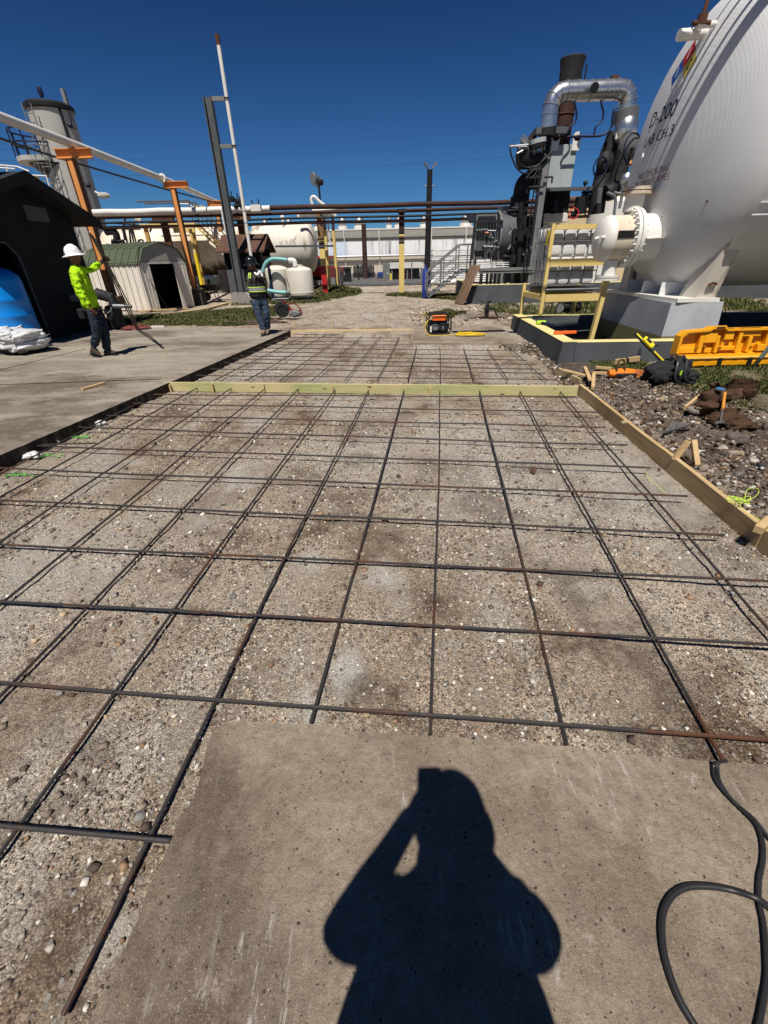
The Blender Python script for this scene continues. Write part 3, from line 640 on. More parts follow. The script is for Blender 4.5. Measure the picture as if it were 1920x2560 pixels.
for i, (a, b, e0, e1) in enumerate(TB):
    p0, p1 = G(*a, ZB + .016), G(*b, ZB + .016)
    o = rebar(p0, p1, 'crosswise rebar of the near bay, %s back from the front' % ORD[len(TB) - 1 - i] if i < 10 else 'short crosswise rebar ending at the left edge of the tan slab', GT, True, 0, e0, e1, seed=40 + i, r=.0082)
    if i >= 6:
        for (q0, q1) in LS:                      # tie wires where it crosses the lengthwise bars
            d = (p1 - p0); e = (q1 - q0); den = d.x * e.y - d.y * e.x
            s = ((q0.x - p0.x) * e.y - (q0.y - p0.y) * e.x) / den; u = ((q0.x - p0.x) * d.y - (q0.y - p0.y) * d.x) / den
            if 0 <= s <= 1 and 0 <= u <= 1: wire(o, p0 + d * s - V(0, 0, .006), i * 20 + int(u * 99))
# lap splices lying against a bar on the right and at the far left
for k, (a, b, lab) in enumerate((((1320, 1075), (1215, 1003), None), ((100, 1113), (240, 1108), 'loose rebar offcut lying near the left pavement edge'))):
    if lab: rebar(G(*a, ZB + .004), G(*b, ZB + .004), lab, None, True, seed=70 + k)
# far bay
GL2 = 'bars running away from the viewer in the far bay'; GT2 = 'bars running across the far bay'
Y5 = lambda x, y: (460 + x * .6028, 780 + y * .6028)
LB2 = [((430, 99), (-15, 285)), ((515, 92), (125, 285)), ((590, 93), (258, 285)), ((665, 94), (395, 285)), ((742, 96), (530, 285)), ((818, 97), (665, 285)), ((897, 98), (800, 285)), ((966, 135), (930, 285)), ((1060, 135), (1065, 285)), ((1155, 135), (1203, 285)), ((1248, 135), (1345, 285)), ((1330, 133), (1505, 285))]
for i, (a, b) in enumerate(LB2):
    rebar(G(*Y5(*b), ZB), G(*Y5(*a), ZB), 'lengthwise rebar of the far bay, %s from the left' % ORD[i], GL2, False, r=.008, seed=90 + i)
rows = [(455, 92, 905, 95), (420, 105, 890, 108), (375, 121, 890, 121), (330, 135, 1350, 138), (290, 150, 1372, 160), (250, 165, 1395, 183), (200, 181, 1425, 200), (165, 194, 1455, 218), (115, 210, 1480, 237), (78, 235, 1500, 254), (30, 262, 1545, 281)]
for i, (x0, y0, x1, y1) in enumerate(rows):
    rebar(G(*Y5(x0, y0), ZB + .016), G(*Y5(x1, y1), ZB + .016), 'crosswise rebar of the far bay, %s from the far end' % ORD[i], GT2, False, r=.008, seed=120 + i)
# ------------------------------------------------------------------ form boards
def board(name, a, b, side, th, h, m, label, cat='form board', group=None, ztop=0.0, sag=.004):
    """upright board whose top inner edge runs a->b, thickness th toward 'side'"""
    a = Vector((a.x, a.y, ztop)); b = Vector((b.x, b.y, ztop)); d = (b - a).normalized(); n = Vector(side).normalized(); k = 12; rs = []
    for i in range(k + 1):
        p = a.lerp(b, i / k) + n * (sag * math.sin(i * .9)) + V(0, 0, .0015 * math.sin(i * 1.7))
        c = .003
        rs.append([p + V(0, 0, -h), p + V(0, 0, -c), p + n * c, p + n * (th - c), p + n * th + V(0, 0, -c), p + n * th + V(0, 0, -h)])
    o = MB().rings(rs).build(name, m); return tag(o, label, cat, group)
t = NT('green_board'); wv = t.noise(3.2, 6, .65, t.map((.7, 6, 14))); c = t.mix(t.rng(wv, .4, .62), (.43, .42, .2), (.3, .33, .13)); c = t.mix(t.rng(t.noise(1.0, 3, .5, t.map((1.2, 1, 3))), .42, .6), c, (.5, .42, .22)); c = t.mix(t.rng(t.vor(2.1, vec=t.map((1, 6, 3.2))), .12, .05), c, (.1, .05, .02)); M['gboard'] = t.fin(c, .75)
t = NT('pine_board'); wv = t.noise(3, 7, .7, t.map((9, .6, 14))); c = t.mix(t.rng(wv, .38, .66), (.52, .38, .2), (.34, .22, .1)); c = t.mix(t.rng(t.noise(.8, 4, .6), .45, .7), c, (.6, .47, .27)); c = t.mix(t.rng(t.vor(1.3, vec=t.map((1, 1.4, 5))), .1, .04), c, (.12, .055, .02)); M['pboard'] = t.fin(c, .75, t.bump(wv, .2, .004))
t = NT('pale_pine_board'); wv = t.noise(3, 7, .7, t.map((.6, 9, 14))); c = t.mix(t.rng(wv, .38, .66), (.62, .5, .3), (.48, .35, .19)); c = t.mix(t.rng(t.vor(1.5, vec=t.map((1.4, 1, 5))), .09, .04), c, (.12, .055, .02)); M['ppale'] = t.fin(c, .75)
g0, g1 = G(405, 956, 0), G(1446, 966, 0)
board('form_board', g0, g1, (0.1, 1, 0), .038, .135, M['gboard'], 'green treated form board standing across the bed between the two bays')
mid = sbA.lerp(sbE, .56)
board('form_board', sbA + V(-.0, .02, 0), mid, (1, -.05, 0), .042, .15, M['pboard'], 'long pine form board along the right of the near bay, far length', ztop=.004)
board('form_board', mid + sbd * .003, sbE, (1, -.05, 0), .042, .15, M['pboard'], 'long pine form board along the right of the near bay, near length beside the string', ztop=.004)
board('form_board', Vector((E1.x + .02, E1.y - .02, 0)), G(1027, 821, .02), (.1, 1, 0), .038, .13, M['ppale'], 'pale pine form board closing the far end of the bed', ztop=.01)
board('form_board', G(1450, 950), G(1396, 921), (.9, .5, 0), .036, .15, M['pboard'], 'short grey weathered form board behind the right end of the green board', ztop=.01)
def stake(p, h, w, label, m='wood', lean=(0, 0), dz=0, group=None, ax=0):
    mb = MB(); q = Vector(p); t_ = q + V(lean[0], lean[1], h); mb.bar(q + V(0, 0, -.12), t_, w, w * .6, (math.cos(ax), math.sin(ax), .01))
    o = mb.build('wooden_stake', M[m]); return tag(o, label, 'stake', group)
for k, (px, lab) in enumerate(((430, 'wooden stake at the left end of the green board'), (535, 'wooden stake in front of the green board, second from the left'), (832, 'wooden stake in front of the middle of the green board'), (1073, 'wide wooden stake in front of the green board, right of centre'))):
    p = G(px, 985, BED); f_ = (g0.y + (g1.y - g0.y) * (p.x - g0.x) / (g1.x - g0.x)) - .022; s_ = p.x / p.y
    stake(V(s_ * f_, f_, BED), .115 + .02 * (k == 1), .05 if k == 3 else .036, lab, lean=(.005, -.006), ax=0)
for px, py, h, lab in ((737, 818, .12, 'far left stake'), (832, 818, .2, 'tall middle stake'), (912, 820, .13, 'right stake')):
    p = G(px, py); stake(V(p.x, p.y + .1, -.03), h, .045, lab + ' behind the far form board')
def lumber(px0, py0, px1, py1, z, w, h, label, m='wood', name='wood_offcut', z1=None):
    a = G(px0, py0, z); b = G(px1, py1, z if z1 is None else z1)
    o = MB().bar(a, b, w, h).build(name, M[m], bevel=.002); return tag(o, label, 'wood offcut')
lumber(205, 974, 262, 958, .02, .045, .038, 'short pine offcut lying on the grey pavement at the left')
lumber(1408, 925, 1480, 943, .045, .06, .025, 'long pine offcut on the rubble by the short board, leftmost', z1=.03)
lumber(1462, 918, 1475, 950, .06, .05, .03, 'pale broken offcut beneath the heap by the green board')
lumber(1482, 970, 1484, 935, .02, .045, .045, 'upright orange toned pine block just beyond the long side board', z1=.07)
lumber(1482, 932, 1530, 933, .02, .04, .035, 'pine offcut pointing at the orange tool bag')
lumber(1490, 918, 1530, 922, .03, .05, .035, 'pine offcut lying behind the orange tool bag')
lumber(1538, 905, 1598, 896, .04, .035, .08, 'pine board end standing on edge by the containment wall')
lumber(1712, 1020, 1750, 990, .03, .03, .05, 'narrow pale offcut leaning by the leather tool belt', z1=.06)
lumber(1895, 1325, 1925, 1300, .03, .05, .05, 'pine block at the far right outside the side board')
# A shaped pair of short stakes beside the side board
ap = thing('wood_kicker', 'two short pine blocks nailed in an upside down V by the side board', 'wood brace', G(1700, 1140, 0))
at = G(1715, 1148, 0) + V(0.02, .03, .16)
MB().bar(G(1687, 1145, .0) + V(0, 0, -.02), at + V(-.035, .0, 0), .045, .035, (0, 1, 0)).build('left_leg', M['wood'], ap, bevel=.002)
MB().bar(G(1742, 1163, -.02) + V(0, 0, 0), at + V(.01, .005, 0.005), .045, .035, (0, 1, 0)).build('right_leg', M['wood'], ap, bevel=.002)
# ------------------------------------------------------------------ small things at the right
def blob(name, cs, m, parent, seed=0, sub=2, n=.18):
    bm = bmesh.new()
    for c, r in cs:
        b2 = bmesh.ops.create_icosphere(bm, subdivisions=3, radius=1); 
        for v_ in b2['verts']:
            f = 1 + n * (rnd2(v_.co * 2.3 + Vector((seed, 0, 0))) - .5) * 2; v_.co = Vector((v_.co.x * r[0] * f, v_.co.y * r[1] * f, v_.co.z * r[2] * f)) + Vector(c)
    me = bpy.data.meshes.new(name); bm.to_mesh(me); bm.free(); return link(name, me, m, parent, True)
from mathutils import noise as mnoise
def rnd2(v): return .5 + .5 * mnoise.fractal(v, .6, 2.0, 4)

def poly3(P, z, th, name, m, parent=None, hole=None):
    m_ = MB(); m_.prism([Vector((p[0], p[1], z)) for p in P], (0, 0, 1), th); return m_.build(name, m, parent)
# speed square
q = [G(1658, 1082, .04), G(1736, 1059, .055), G(1680, 1057, .05)]
sq = thing('rafter_square', 'small aluminium triangle square lying on the rubble above the pine V', 'square', q[0])
cen = (q[0] + q[1] + q[2]) / 3; m_ = MB()
inn = [cen + (p - cen) * .62 for p in q]; inn2 = [cen + (p - cen) * .5 for p in q]; inn3 = [cen + (p - cen) * .22 for p in q]
for i in range(3):
    j = (i + 1) % 3
    for A_, B_ in ((q, inn), (inn2, inn3)): m_.prism([A_[i], A_[j], B_[j], B_[i]], (0, 0, 1), .004)
m_.build('plate', M['steel'], sq); MB().bar(q[0] + V(0, 0, .004), q[1] + V(0, 0, .004), .012, .02).build('fence_edge', M['steel'], sq)
# hammer
h0 = G(1866, 1085, .09); h1 = G(1851, 1038, .14); h2 = G(1858, 1000, .2)
h0 = G(1800, 1056, .06); h1 = G(1807, 1022, .1); h2 = G(1812, 983, .15)
hm = thing('hammer', 'steel claw hammer with orange grip leaning on the leather tool belt', 'hammer', h0)
MB().tube([h0, h1], .008, 8).build('shaft', M['steel'], hm); MB().tube([h1, h1.lerp(h2, .3), h1.lerp(h2, .8), h2], [.014, .017, .014, .018], 10).build('grip', mat('amber_grip', (.7, .28, .03), .4, amt=.3), hm, True)
MB().tube([h0 + V(-.055, -.01, -.01), h0 + V(-.02, 0, 0), h0 + V(.03, 0, .0), h0 + V(.07, .01, -.02)], [.013, .015, .013, .005], 8).build('claw_head', M['steel'], hm, True)
# leather tool belt: pouches and folded belt
tb = thing('tool_belt', 'brown leather tool belt with open pouches lying beside the grass', 'tool belt', G(1800, 1040, 0))
def pouch(c, w, d, h, ang, tilt, m='leather', name='pouch'):
    mb = MB(); a = R_(ang); X_ = V(math.cos(a), math.sin(a), 0); Y_ = V(-math.sin(a), math.cos(a), 0); rs = []
    for i in range(5):
        t_ = i / 4; k = 1 - .35 * (1 - t_) ** 2
        rs.append([c + X_ * (w * k * math.cos(q)) + Y_ * (d * k * math.sin(q) + tilt * t_ * h) + V(0, 0, h * t_ + .012 * math.sin(q * 2 + ang)) for q in [2 * math.pi * j / 14 for j in range(14)]])
    inner = [[c + (p - c) * .9 + V(0, 0, .004) for p in r] for r in rs[::-1][:3]]
    mb.rings(rs + inner); return mb.build(name, M[m], tb, True)
blob('folded_leather', [(G(1770, 1020, .03), (.17, .1, .07)), (G(1815, 1045, .03), (.2, .1, .06)), (G(1800, 990, .04), (.16, .12, .08)), (G(1850, 1062, .02), (.16, .09, .05)), (G(1845, 985, .03), (.16, .12, .06))], M['leather'], tb, 4, n=.45)
pouch(G(1775, 1012, 0), .14, .09, .13, 20, .3); pouch(G(1755, 1035, 0), .11, .06, .09, -15, -.4); pouch(G(1830, 1040, 0), .13, .06, .07, 35, .2)
pouch(G(1792, 988, .0), .12, .06, .13, 60, .5); pouch(G(1825, 1065, 0), .12, .05, .05, -40, .4); pouch(G(1868, 995, .0), .1, .05, .1, 10, -.1); pouch(G(1780, 1060, 0), .06, .04, .05, 0, .1)
bp = []
for i in range(26):
    a = i * .4; bp.append(G(1850, 980, .0) + V(.22 * math.cos(a) * (1 - i * .015), .13 * math.sin(a) * (1 - i * .01), .06 + .003 * i))
mb = MB(); rs = [[p + V(0, 0, -.03), p + V(0, .006, -.03), p + V(0, .006, .03), p + V(0, 0, .03)] for p in bp]; mb.rings(rs); mb.build('belt_strap', M['leather'], tb)
MB().bar(G(1792, 970, .17), G(1810, 974, .17), .04, .012).build('blue_tag', mat('blue_tag', (.05, .3, .7), .5), tb)
# black backpack
bk = thing('backpack', 'black backpack slumped on the grass edge beside the orange bag', 'backpack', G(1665, 965, 0))
bc = G(1665, 955, 0)
blob('main_bag', [(bc + V(-.13, .0, .14), (.2, .14, .15)), (bc + V(.14, .06, .17), (.16, .13, .17)), (bc + V(.02, .1, .1), (.26, .1, .1))], M['fabricb'], bk, 1, n=.38)
blob('front_pocket', [(bc + V(-.16, -.12, .1), (.15, .06, .1)), (bc + V(.26, -.05, .08), (.13, .1, .08)), (bc + V(.1, -.12, .12), (.1, .06, .13))], M['fabricb'], bk, 5, n=.5)
mb = MB()
for s_ in (0, 1): mb.tube(smoothpath([bc + V(.05 + .1 * s_, .0, .33), bc + V(.0 + .12 * s_, -.12, .28), bc + V(-.02 + .13 * s_, -.19, .1), bc + V(.1 + .15 * s_, -.2, .02), bc + V(.3, -.12, .03)], 5), .014, 6)
mb.build('strap', M['rubber'], bk, True); MB().tube(smoothpath([bc + V(-.03, .05, .3), bc + V(.03, .05, .37), bc + V(.1, .06, .33)], 5), .012, 6).build('carry_loop', M['rubber'], bk)
MB().bar(bc + V(.03, -.2, .14), bc + V(.035, -.2, .2), .02, .01).build('lime_tab', M['slime'], bk)
# orange tool bag with air hose coil
ob = thing('orange_tool_bag', 'orange canvas bag and cord coil between offcuts and black backpack', 'tool bag', G(1560, 945, 0))
oc = G(1552, 945, 0)
mb = MB(); rs = []
for i in range(7):
    u = -.2 + i * .4 / 6; k = .09 * (1 - (abs(u) / .26) ** 3); rs.append([oc + V(u, k * math.cos(q), .07 + k * .75 * math.sin(q) + .0 * i) for q in [2 * math.pi * j / 12 for j in range(12)]])
mb.rings(rs).build('bag_body', M['orangef'], ob, True)
MB().tube(smoothpath([oc + V(-.12, -.06, .12), oc + V(-.1, -.02, .24), oc + V(-.02, .0, .25), oc + V(.0, -.05, .12), oc + V(-.03, -.1, .05)], 6), .014, 6).build('handle', M['leather'], ob, True)
mb = MB()
for k in range(5): mb.torus(oc + V(.24, .03, .05 + .012 * k), (.15, .1 * k - .2, 1), .13 - .008 * k, .008, 26, 6)
mb.build('cord_coil', mat('orange_cord', (.6, .2, .05), .6), ob, True)
MB().box(oc + V(0.02, -.09, .06), (.3, .02, .05)).build('dark_side_pocket', M['rubber'], ob, bevel=.006)
# lime string tangled on the rubble and trailing over the bed
def cordth(name, pts, r, m, label, cat, group=None, seg=6, n=8):
    o = MB().tube(smoothpath(pts, n), r, seg).build(name, m, None, True); return tag(o, label, cat, group)
sp = G(1835, 1250, .06); ps = []
for i in range(22): ps.append(sp + V(.05 * math.cos(i * 1.9) + .004 * i, .04 * math.sin(i * 1.7), .015 * math.sin(i * 2.3) + .0 * i))
ps += [G(1868, 1225, .1), G(1895, 1222, .1), G(1890, 1240, .09), G(1850, 1262, .06), G(1880, 1290, .04), G(1915, 1305, .03)]
cordth('mason_string', ps, .0018, M['string'], 'tangle of lime green string on the rubble outside the side board', 'string')
cordth('mason_string', [G(1612, 1178, -.125), G(1625, 1200, -.12), G(1645, 1215, -.125), G(1665, 1235, -.12)], .0016, M['string'], 'short lime string end lying in the bed near the side board', 'string')
# black cable at lower right
c4 = lambda x, y, z=.012: G(960 + x * .5787, 1600 + y * .5787, z)
cordth('power_cable', [c4(1480, 522, .02), c4(1445, 530, .02), c4(1440, 560), c4(1450, 610), c4(1495, 680), c4(1560, 745), c4(1610, 800), c4(1635, 870), c4(1638, 950), c4(1622, 1040), c4(1622, 1130), c4(1640, 1220), c4(1650, 1330), c4(1655, 1450), c4(1640, 1560), c4(1610, 1700), c4(1560, 1800)], .0062, M['rubber'], 'thin black power cable running down the right edge of the tan slab', 'cable')
cordth('power_cable', [c4(1435, 525, .03), c4(1424, 550), c4(1432, 600), c4(1470, 655), c4(1530, 715), c4(1600, 775, .02), c4(1660, 850), c4(1720, 920)], .0062, M['rubber'], 'short doubled black cable beside the end of the rightmost bar', 'cable')
cordth('looped_cable', [c4(1760, 1240), c4(1660, 1150, .018), c4(1600, 1112, .03), c4(1500, 1080), c4(1400, 1064), c4(1310, 1068), c4(1250, 1100), c4(1212, 1160), c4(1200, 1240), c4(1210, 1350), c4(1240, 1460), c4(1280, 1560), c4(1340, 1660), c4(1420, 1780)], .0085, M['rubber'], 'black cable making a wide loop at the lower right corner', 'cable', seg=10)
# green and white paint marks and plastic scraps
for k, (px, py, w, l_) in enumerate(((345, 1000, .2, .04), (300, 1022, .22, .03), (205, 1092, .2, .03), (115, 1138, .25, .035), (40, 1187, .3, .03))):
    p = G(px, py, BED + .018); rs_ = random.Random(k); mb = MB()
    for i in range(50):
        c = p + V(rs_.gauss(0, w * .3), rs_.gauss(0, l_ * .6), rs_.uniform(-.006, .006)); s_ = rs_.uniform(.003, .011)
        mb.ball(c, s_, 6, (1.4, 1, .4))
    o = mb.build('spray_paint_mark', mat('green_marking_paint', (.12, .5, .08), .7, amt=.5)); tag(o, 'green spray paint mark by the left pavement edge, %s from the far end' % ORD[k], 'paint mark', 'green paint marks along the pavement')
for k, (px, py, s_) in enumerate(((250, 1058, .07), (78, 1138, .1), (138, 1103, .04), (375, 995, .03), (372, 985, .03))):
    p = G(px, py, BED + .03); o = blob('plastic_scrap', [(p, (s_, s_ * .7, .03))], M['wrap'], None, k + 3, n=.5); tag(o, ['crumpled white scrap halfway along the left pavement edge', 'largest crumpled white scrap, nearest along the pavement edge', 'tiny white scrap just past the largest scrap', 'small white scrap by the far left corner of the near bay', 'small white flake touching the green board end'][k], 'scrap')
# ================================================================== RIGHT SIDE
def text_geo(body, size):
    cu = bpy.data.curves.new('txt', 'FONT'); cu.body = body; cu.size = size; cu.align_x = 'CENTER'; cu.align_y = 'CENTER'; cu.resolution_u = 3
    o = bpy.data.objects.new('txt', cu); S.collection.objects.link(o); dg = bpy.context.evaluated_depsgraph_get()
    me = bpy.data.meshes.new_from_object(o.evaluated_get(dg)); bm = bmesh.new(); bm.from_mesh(me)
    bmesh.ops.triangulate(bm, faces=bm.faces[:]); bmesh.ops.subdivide_edges(bm, edges=bm.edges[:], cuts=2); bm.to_mesh(me); bm.free()
    bpy.data.objects.remove(o); bpy.data.curves.remove(cu); return me
def decal(name, me, fn, m, parent, sx=1.0):
    for v in me.vertices: v.co = fn(v.co.x * sx, v.co.y)
    me.update(); return link(name, me, m, parent)
# ---- big storage vessel
TX, TY, TZ, TR, TD = 5.82, 9.85, 3.06, 2.1, .62
vs = thing('storage_vessel', 'huge white horizontal pressure vessel lettered D-200 on its domed end', 'storage tank', (TX, TY, .85))
seg = 96
_nt = M['tank'].node_tree; _wv = _nt.nodes.new('ShaderNodeTexWave'); _wv.bands_direction = 'X'; _wv.inputs['Scale'].default_value = 18; _wv.inputs['Distortion'].default_value = .4
_g = _nt.nodes.new('ShaderNodeNewGeometry'); _nt.links.new(_g.outputs['Position'], _wv.inputs['Vector']); _b = _nt.nodes.new('ShaderNodeBump'); _b.inputs['Strength'].default_value = .1; _b.inputs['Distance'].default_value = .006
_nt.links.new(_wv.outputs['Fac'], _b.inputs['Height']); _bs = _nt.nodes['Principled BSDF']; _nt.links.new(_bs.inputs['Normal'].links[0].from_socket, _b.inputs['Normal']); _nt.links.new(_b.outputs[0], _bs.inputs['Normal'])
mb = MB(); mb.lathe([(TR, 12), (TR, 9), (TR, 6), (TR, 3), (TR, 0)], (TX, TY, TZ), (1, 0, 0), seg).build('shell', M['tank'], vs, True)
hp = [(TR * math.cos(a), -TD * math.sin(a)) for a in [R_(x) for x in range(0, 90, 4)]] + [(.02, -TD)]
mb = MB().lathe(hp, (TX, TY, TZ), (1, 0, 0), seg); mb.build('domed_head', M['tank'], vs, True)
MB().lathe([(TR, -.02), (TR + .008, -.008), (TR + .008, .012), (TR, .024)], (TX, TY, TZ), (1, 0, 0), seg).build('weld_seam', M['tank'], vs, True)
def headpt(y, z, off=.004):
    q = max(0, 1 - ((y - TY) ** 2 + (z - TZ) ** 2) / TR ** 2); return Vector((TX - TD * math.sqrt(q) - off, y, z))
def rayhead(px, py):
    d = ray(px, py); o = Vector((0, 0, CAMH)); S_ = Vector((1 / TD, 1 / TR, 1 / TR)); oo = Vector(((o.x - TX) * S_.x, (o.y - TY) * S_.y, (o.z - TZ) * S_.z)); dd_ = Vector((d.x * S_.x, d.y * S_.y, d.z * S_.z))
    a = dd_.dot(dd_); b = 2 * oo.dot(dd_); c = oo.dot(oo) - 1; D = b * b - 4 * a * c
    if D < 0: D = 0
    t_ = (-b - math.sqrt(D)) / (2 * a); return o + d * t_
def headtext(body, px, py, size, m, name, sx=1.0, rot=0.0, pxl=None):
    c = rayhead(px, py); me = text_geo(body, size); co, si = math.cos(rot), math.sin(rot)
    # work in the tangent of the surface at c: u toward the viewer's right (-y), v up
    def fn(u, v):
        u, v = u * co - v * si, u * si + v * co
        return headpt(c.y - u, c.z + v, .006)
    return decal(name, me, fn, m, vs, sx)
headtext('D-200', 1655, 288, .33, M['decalblk'], 'unit_number', 1.15)
headtext('LAB CH.3', 1643, 343, .22, M['decalblk'], 'lab_lettering', 1.2)
headtext('NO SMOKING', 1630, 432, .15, M['decalred'], 'warning_lettering', 1.2)
headtext('OR OPEN FLAMES', 1622, 455, .15, M['decalred'], 'warning_lettering', 1.15)
# hazard diamond: four coloured squares with their numbers
dc = rayhead(1708, 172)
def diamond(cu, cv, s_, m, n):
    me = bpy.data.meshes.new(n); bm = bmesh.new(); k = 6; g = {}
    for i in range(k + 1):
        for j in range(k + 1):
            a = (i / k - .5) * s_; b = (j / k - .5) * s_; u = (a - b) * .7071 + cu; v = (a + b) * .7071 + cv; g[i, j] = bm.verts.new(headpt(dc.y - u, dc.z + v, .005))
    for i in range(k):
        for j in range(k): bm.faces.new((g[i, j], g[i + 1, j], g[i + 1, j + 1], g[i, j + 1]))
    bm.to_mesh(me); bm.free(); return link(n, me, m, vs)
ds = .26; off = ds * .7071
diamond(0, off, ds * .96, M['decalr'], 'diamond_square'); diamond(-off, 0, ds * .96, M['decalblue'], 'diamond_square'); diamond(off, 0, ds * .96, M['decaly'], 'diamond_square'); diamond(0, -off, ds * .96, M['decalw'], 'diamond_square')
for u, v, ch in ((off, 0, '0'), (0, off, '1'), (-off, 0, '1')):
    me = text_geo(ch, .2); decal('diamond_number', me, lambda a, b, u=u, v=v: headpt(dc.y - u - a, dc.z + v + b, .009), M['decalblk'] if u > 0 else M['decalw'], vs)
# paint run, nameplate lugs and small fittings on the head
pr = [rayhead(1604 + i * 1.2, 415 - i * 8) for i in range(5)]
MB().tube([p + V(-.005, 0, 0) for p in pr], [.012, .02, .014, .018, .01], 6).build('white_brush_mark', M['whitepure'], vs)
for px, py, s_ in ((1768, 503, .02), (1655, 542, .012), (1645, 640, .012), (1650, 590, .01)):
    MB().ball(rayhead(px, py), s_, 8).build('stud', M['rust'], vs)
# top nozzles with rusty valve
q = rayhead(1762, 82); d_ = V(-1, -.05, .06).normalized()
MB().cyl(q + V(.1, 0, 0), A(1697, 88, q.y - .05), .075, seg=16).build('pipe_stub', M['white'], vs, True)
p = A(1752, 62, 9.6)
MB().cyl(A(1788, 60, 9.65), A(1742, 64, 9.6), .04).build('valve_arm', M['white'], vs, True)
mb = MB(); mb.cyl(p, p + V(0, 0, .12), .07).cyl(p + V(0, 0, .12), p + V(.02, 0, .34), .03).ball(p + V(.02, 0, .36), .05, 10).cyl(p + V(-.14, 0, .02), p + V(.14, 0, .02), .03); mb.torus(p + V(.02, 0, .42), (0, .4, 1), .07, .012); mb.build('rusty_relief_valve', M['rust'], vs, True)

# side nozzle (horizontal neck, flange with bolts, domed cover)
NZ = V(4.93, 9.85, 1.82)
MB().lathe([(.40, -.12), (.40, .9)], NZ, (1, 0, 0), 40).build('nozzle_neck', M['white'], vs, True)
MB().lathe([(.40, -.1), (.495, -.1), (.495, -.035), (.42, -.035), (.42, -.02), (.495, -.02), (.495, .045), (.40, .045)], NZ, (1, 0, 0), 48).build('bolted_flange', M['white'], vs, True, autos=30)
mb = MB()
for i in range(26):
    a = 2 * math.pi * i / 26; c = NZ + V(0, math.cos(a) * .455, math.sin(a) * .455)
    mb.cyl(c + V(-.15, 0, 0), c + V(.09, 0, 0), .013, seg=6).cyl(c + V(-.13, 0, 0), c + V(-.1, 0, 0), .026, seg=6)
mb.build('flange_bolts', M['white'], vs)
MB().lathe([(.38, -.46), (.385, -.1)], NZ, (1, 0, 0), 40).build('barrel', mat('rust_streaked_white', (.66, .6, .5), .6, col2=(.5, .4, .26), sc=2, amt=.8, col3=(.35, .2, .08), sc3=3.2, th3=.6, stretch=(3, 1, .3)), vs, True)
MB().lathe([(.385, -.44), (.39, -.47), (.38, -.52), (.33, -.59), (.24, -.64), (.12, -.665), (.01, -.67)], NZ, (1, 0, 0), 40).build('domed_cover', M['white'], vs, True)
MB().box(NZ + V(-.28, -.385, .06), (.3, .025, .12)).build('black_nameplate', M['black'], vs, bevel=.004)
MB().cyl(NZ + V(-.3, -.05, -.36), NZ + V(-.3, -.05, -.62), .13, seg=20).build('drain_stub', M['white'], vs, True)
MB().cyl(NZ + V(-.3, -.05, -.62), NZ + V(-.3, -.05, -.66), .22, seg=24).cyl(NZ + V(-.3, -.05, -.67), NZ + V(-.3, -.05, -.71), .22, seg=24).build('drain_flange', M['white'], vs, True)
MB().cyl(NZ + V(-.03, .1, .44), NZ + V(-.03, .1, .76), .17, seg=22).build('top_stub', M['white'], vs, True)
MB().cyl(NZ + V(-.03, .1, .70), NZ + V(-.03, .1, .745), .27, seg=26).cyl(NZ + V(-.03, .1, .76), NZ + V(-.03, .1, .81), .27, seg=26).build('rusty_top_flange', mat('rust_edged_white', (.6, .52, .42), .7, col2=(.3, .14, .06), sc=5, amt=.9), vs, True)
MB().cyl(NZ + V(-.65, -.1, .02), NZ + V(-.76, -.14, .0), .03).cyl(NZ + V(-.6, -.25, .02), NZ + V(-.72, -.3, .02), .03).build('cover_handle', M['white'], vs, True)
MB().bar(NZ + V(.05, -.4, -.02), NZ + V(.55, -.45, .0), .1, .012).build('insulation_bracket', M['white'], vs)
# saddle: web plate, near and far legs wrapped up the shell
def wedge(ylo, yhi, x0b, x1b, x0t, x1t, zb, zt, yl2, yh2):
    return MB().rings([[V(x0b, ylo, zb), V(x1b, ylo, zb), V(x1b, yhi, zb), V(x0b, yhi, zb)], [V(x0t, yl2, zt), V(x1t, yl2, zt), V(x1t, yh2, zt), V(x0t, yh2, zt)]])
sd = thing('tank_saddle', 'white steel saddle under the near end of the lettered vessel', 'tank support', (5.9, TY, .82))
wedge(8.45, 8.95, 5.65, 6.0, 5.86, 6.04, .86, 2.3, 8.13, 8.3).build('near_leg', M['whited'], sd)
wedge(10.9, 11.25, 5.65, 6.0, 5.86, 6.04, .86, 2.3, 11.4, 11.57).build('far_leg', M['whited'], sd)
pts = [V(5.84, 8.6, .86), V(5.84, 11.1, .86), V(5.84, 11.45, 2.3)] + [V(5.84, TY + (TR + .02) * math.sin(a), TZ - (TR + .02) * math.cos(a)) for a in [R_(x) for x in range(66, -67, -6)]] + [V(5.84, 8.25, 2.3)]
mb = MB(); mb.prism(pts, (1, 0, 0), .14); mb.build('web_plate', M['tank'], sd)
MB().bb((5.3, 8.38, .80), (6.05, 11.3, .86)).build('base_plate', M['white'], sd)
pts = [V(5.80, TY + (TR + .03) * math.sin(a), TZ - (TR + .03) * math.cos(a)) for a in [R_(x) for x in range(-62, 63, 4)]]
mb = MB(); mb.rings([[p, p + V(.4, 0, 0), p + V(.4, 0, -.02), p + V(0, 0, -.02)] for p in pts]); mb.build('wear_plate', M['tank'], sd)
MB().tube([V(5.9, 8.38, 1.08), V(5.82, 8.36, 1.1), V(5.76, 8.38, 1.06)], .022, 6).build('grounding_lug', M['rust'], sd)
for y in (9.2, 9.85, 10.5): MB().bb((5.42, y, .86), (5.84, y + .02, 1.0 + .08)).build('stiffener', M['tank'], sd)
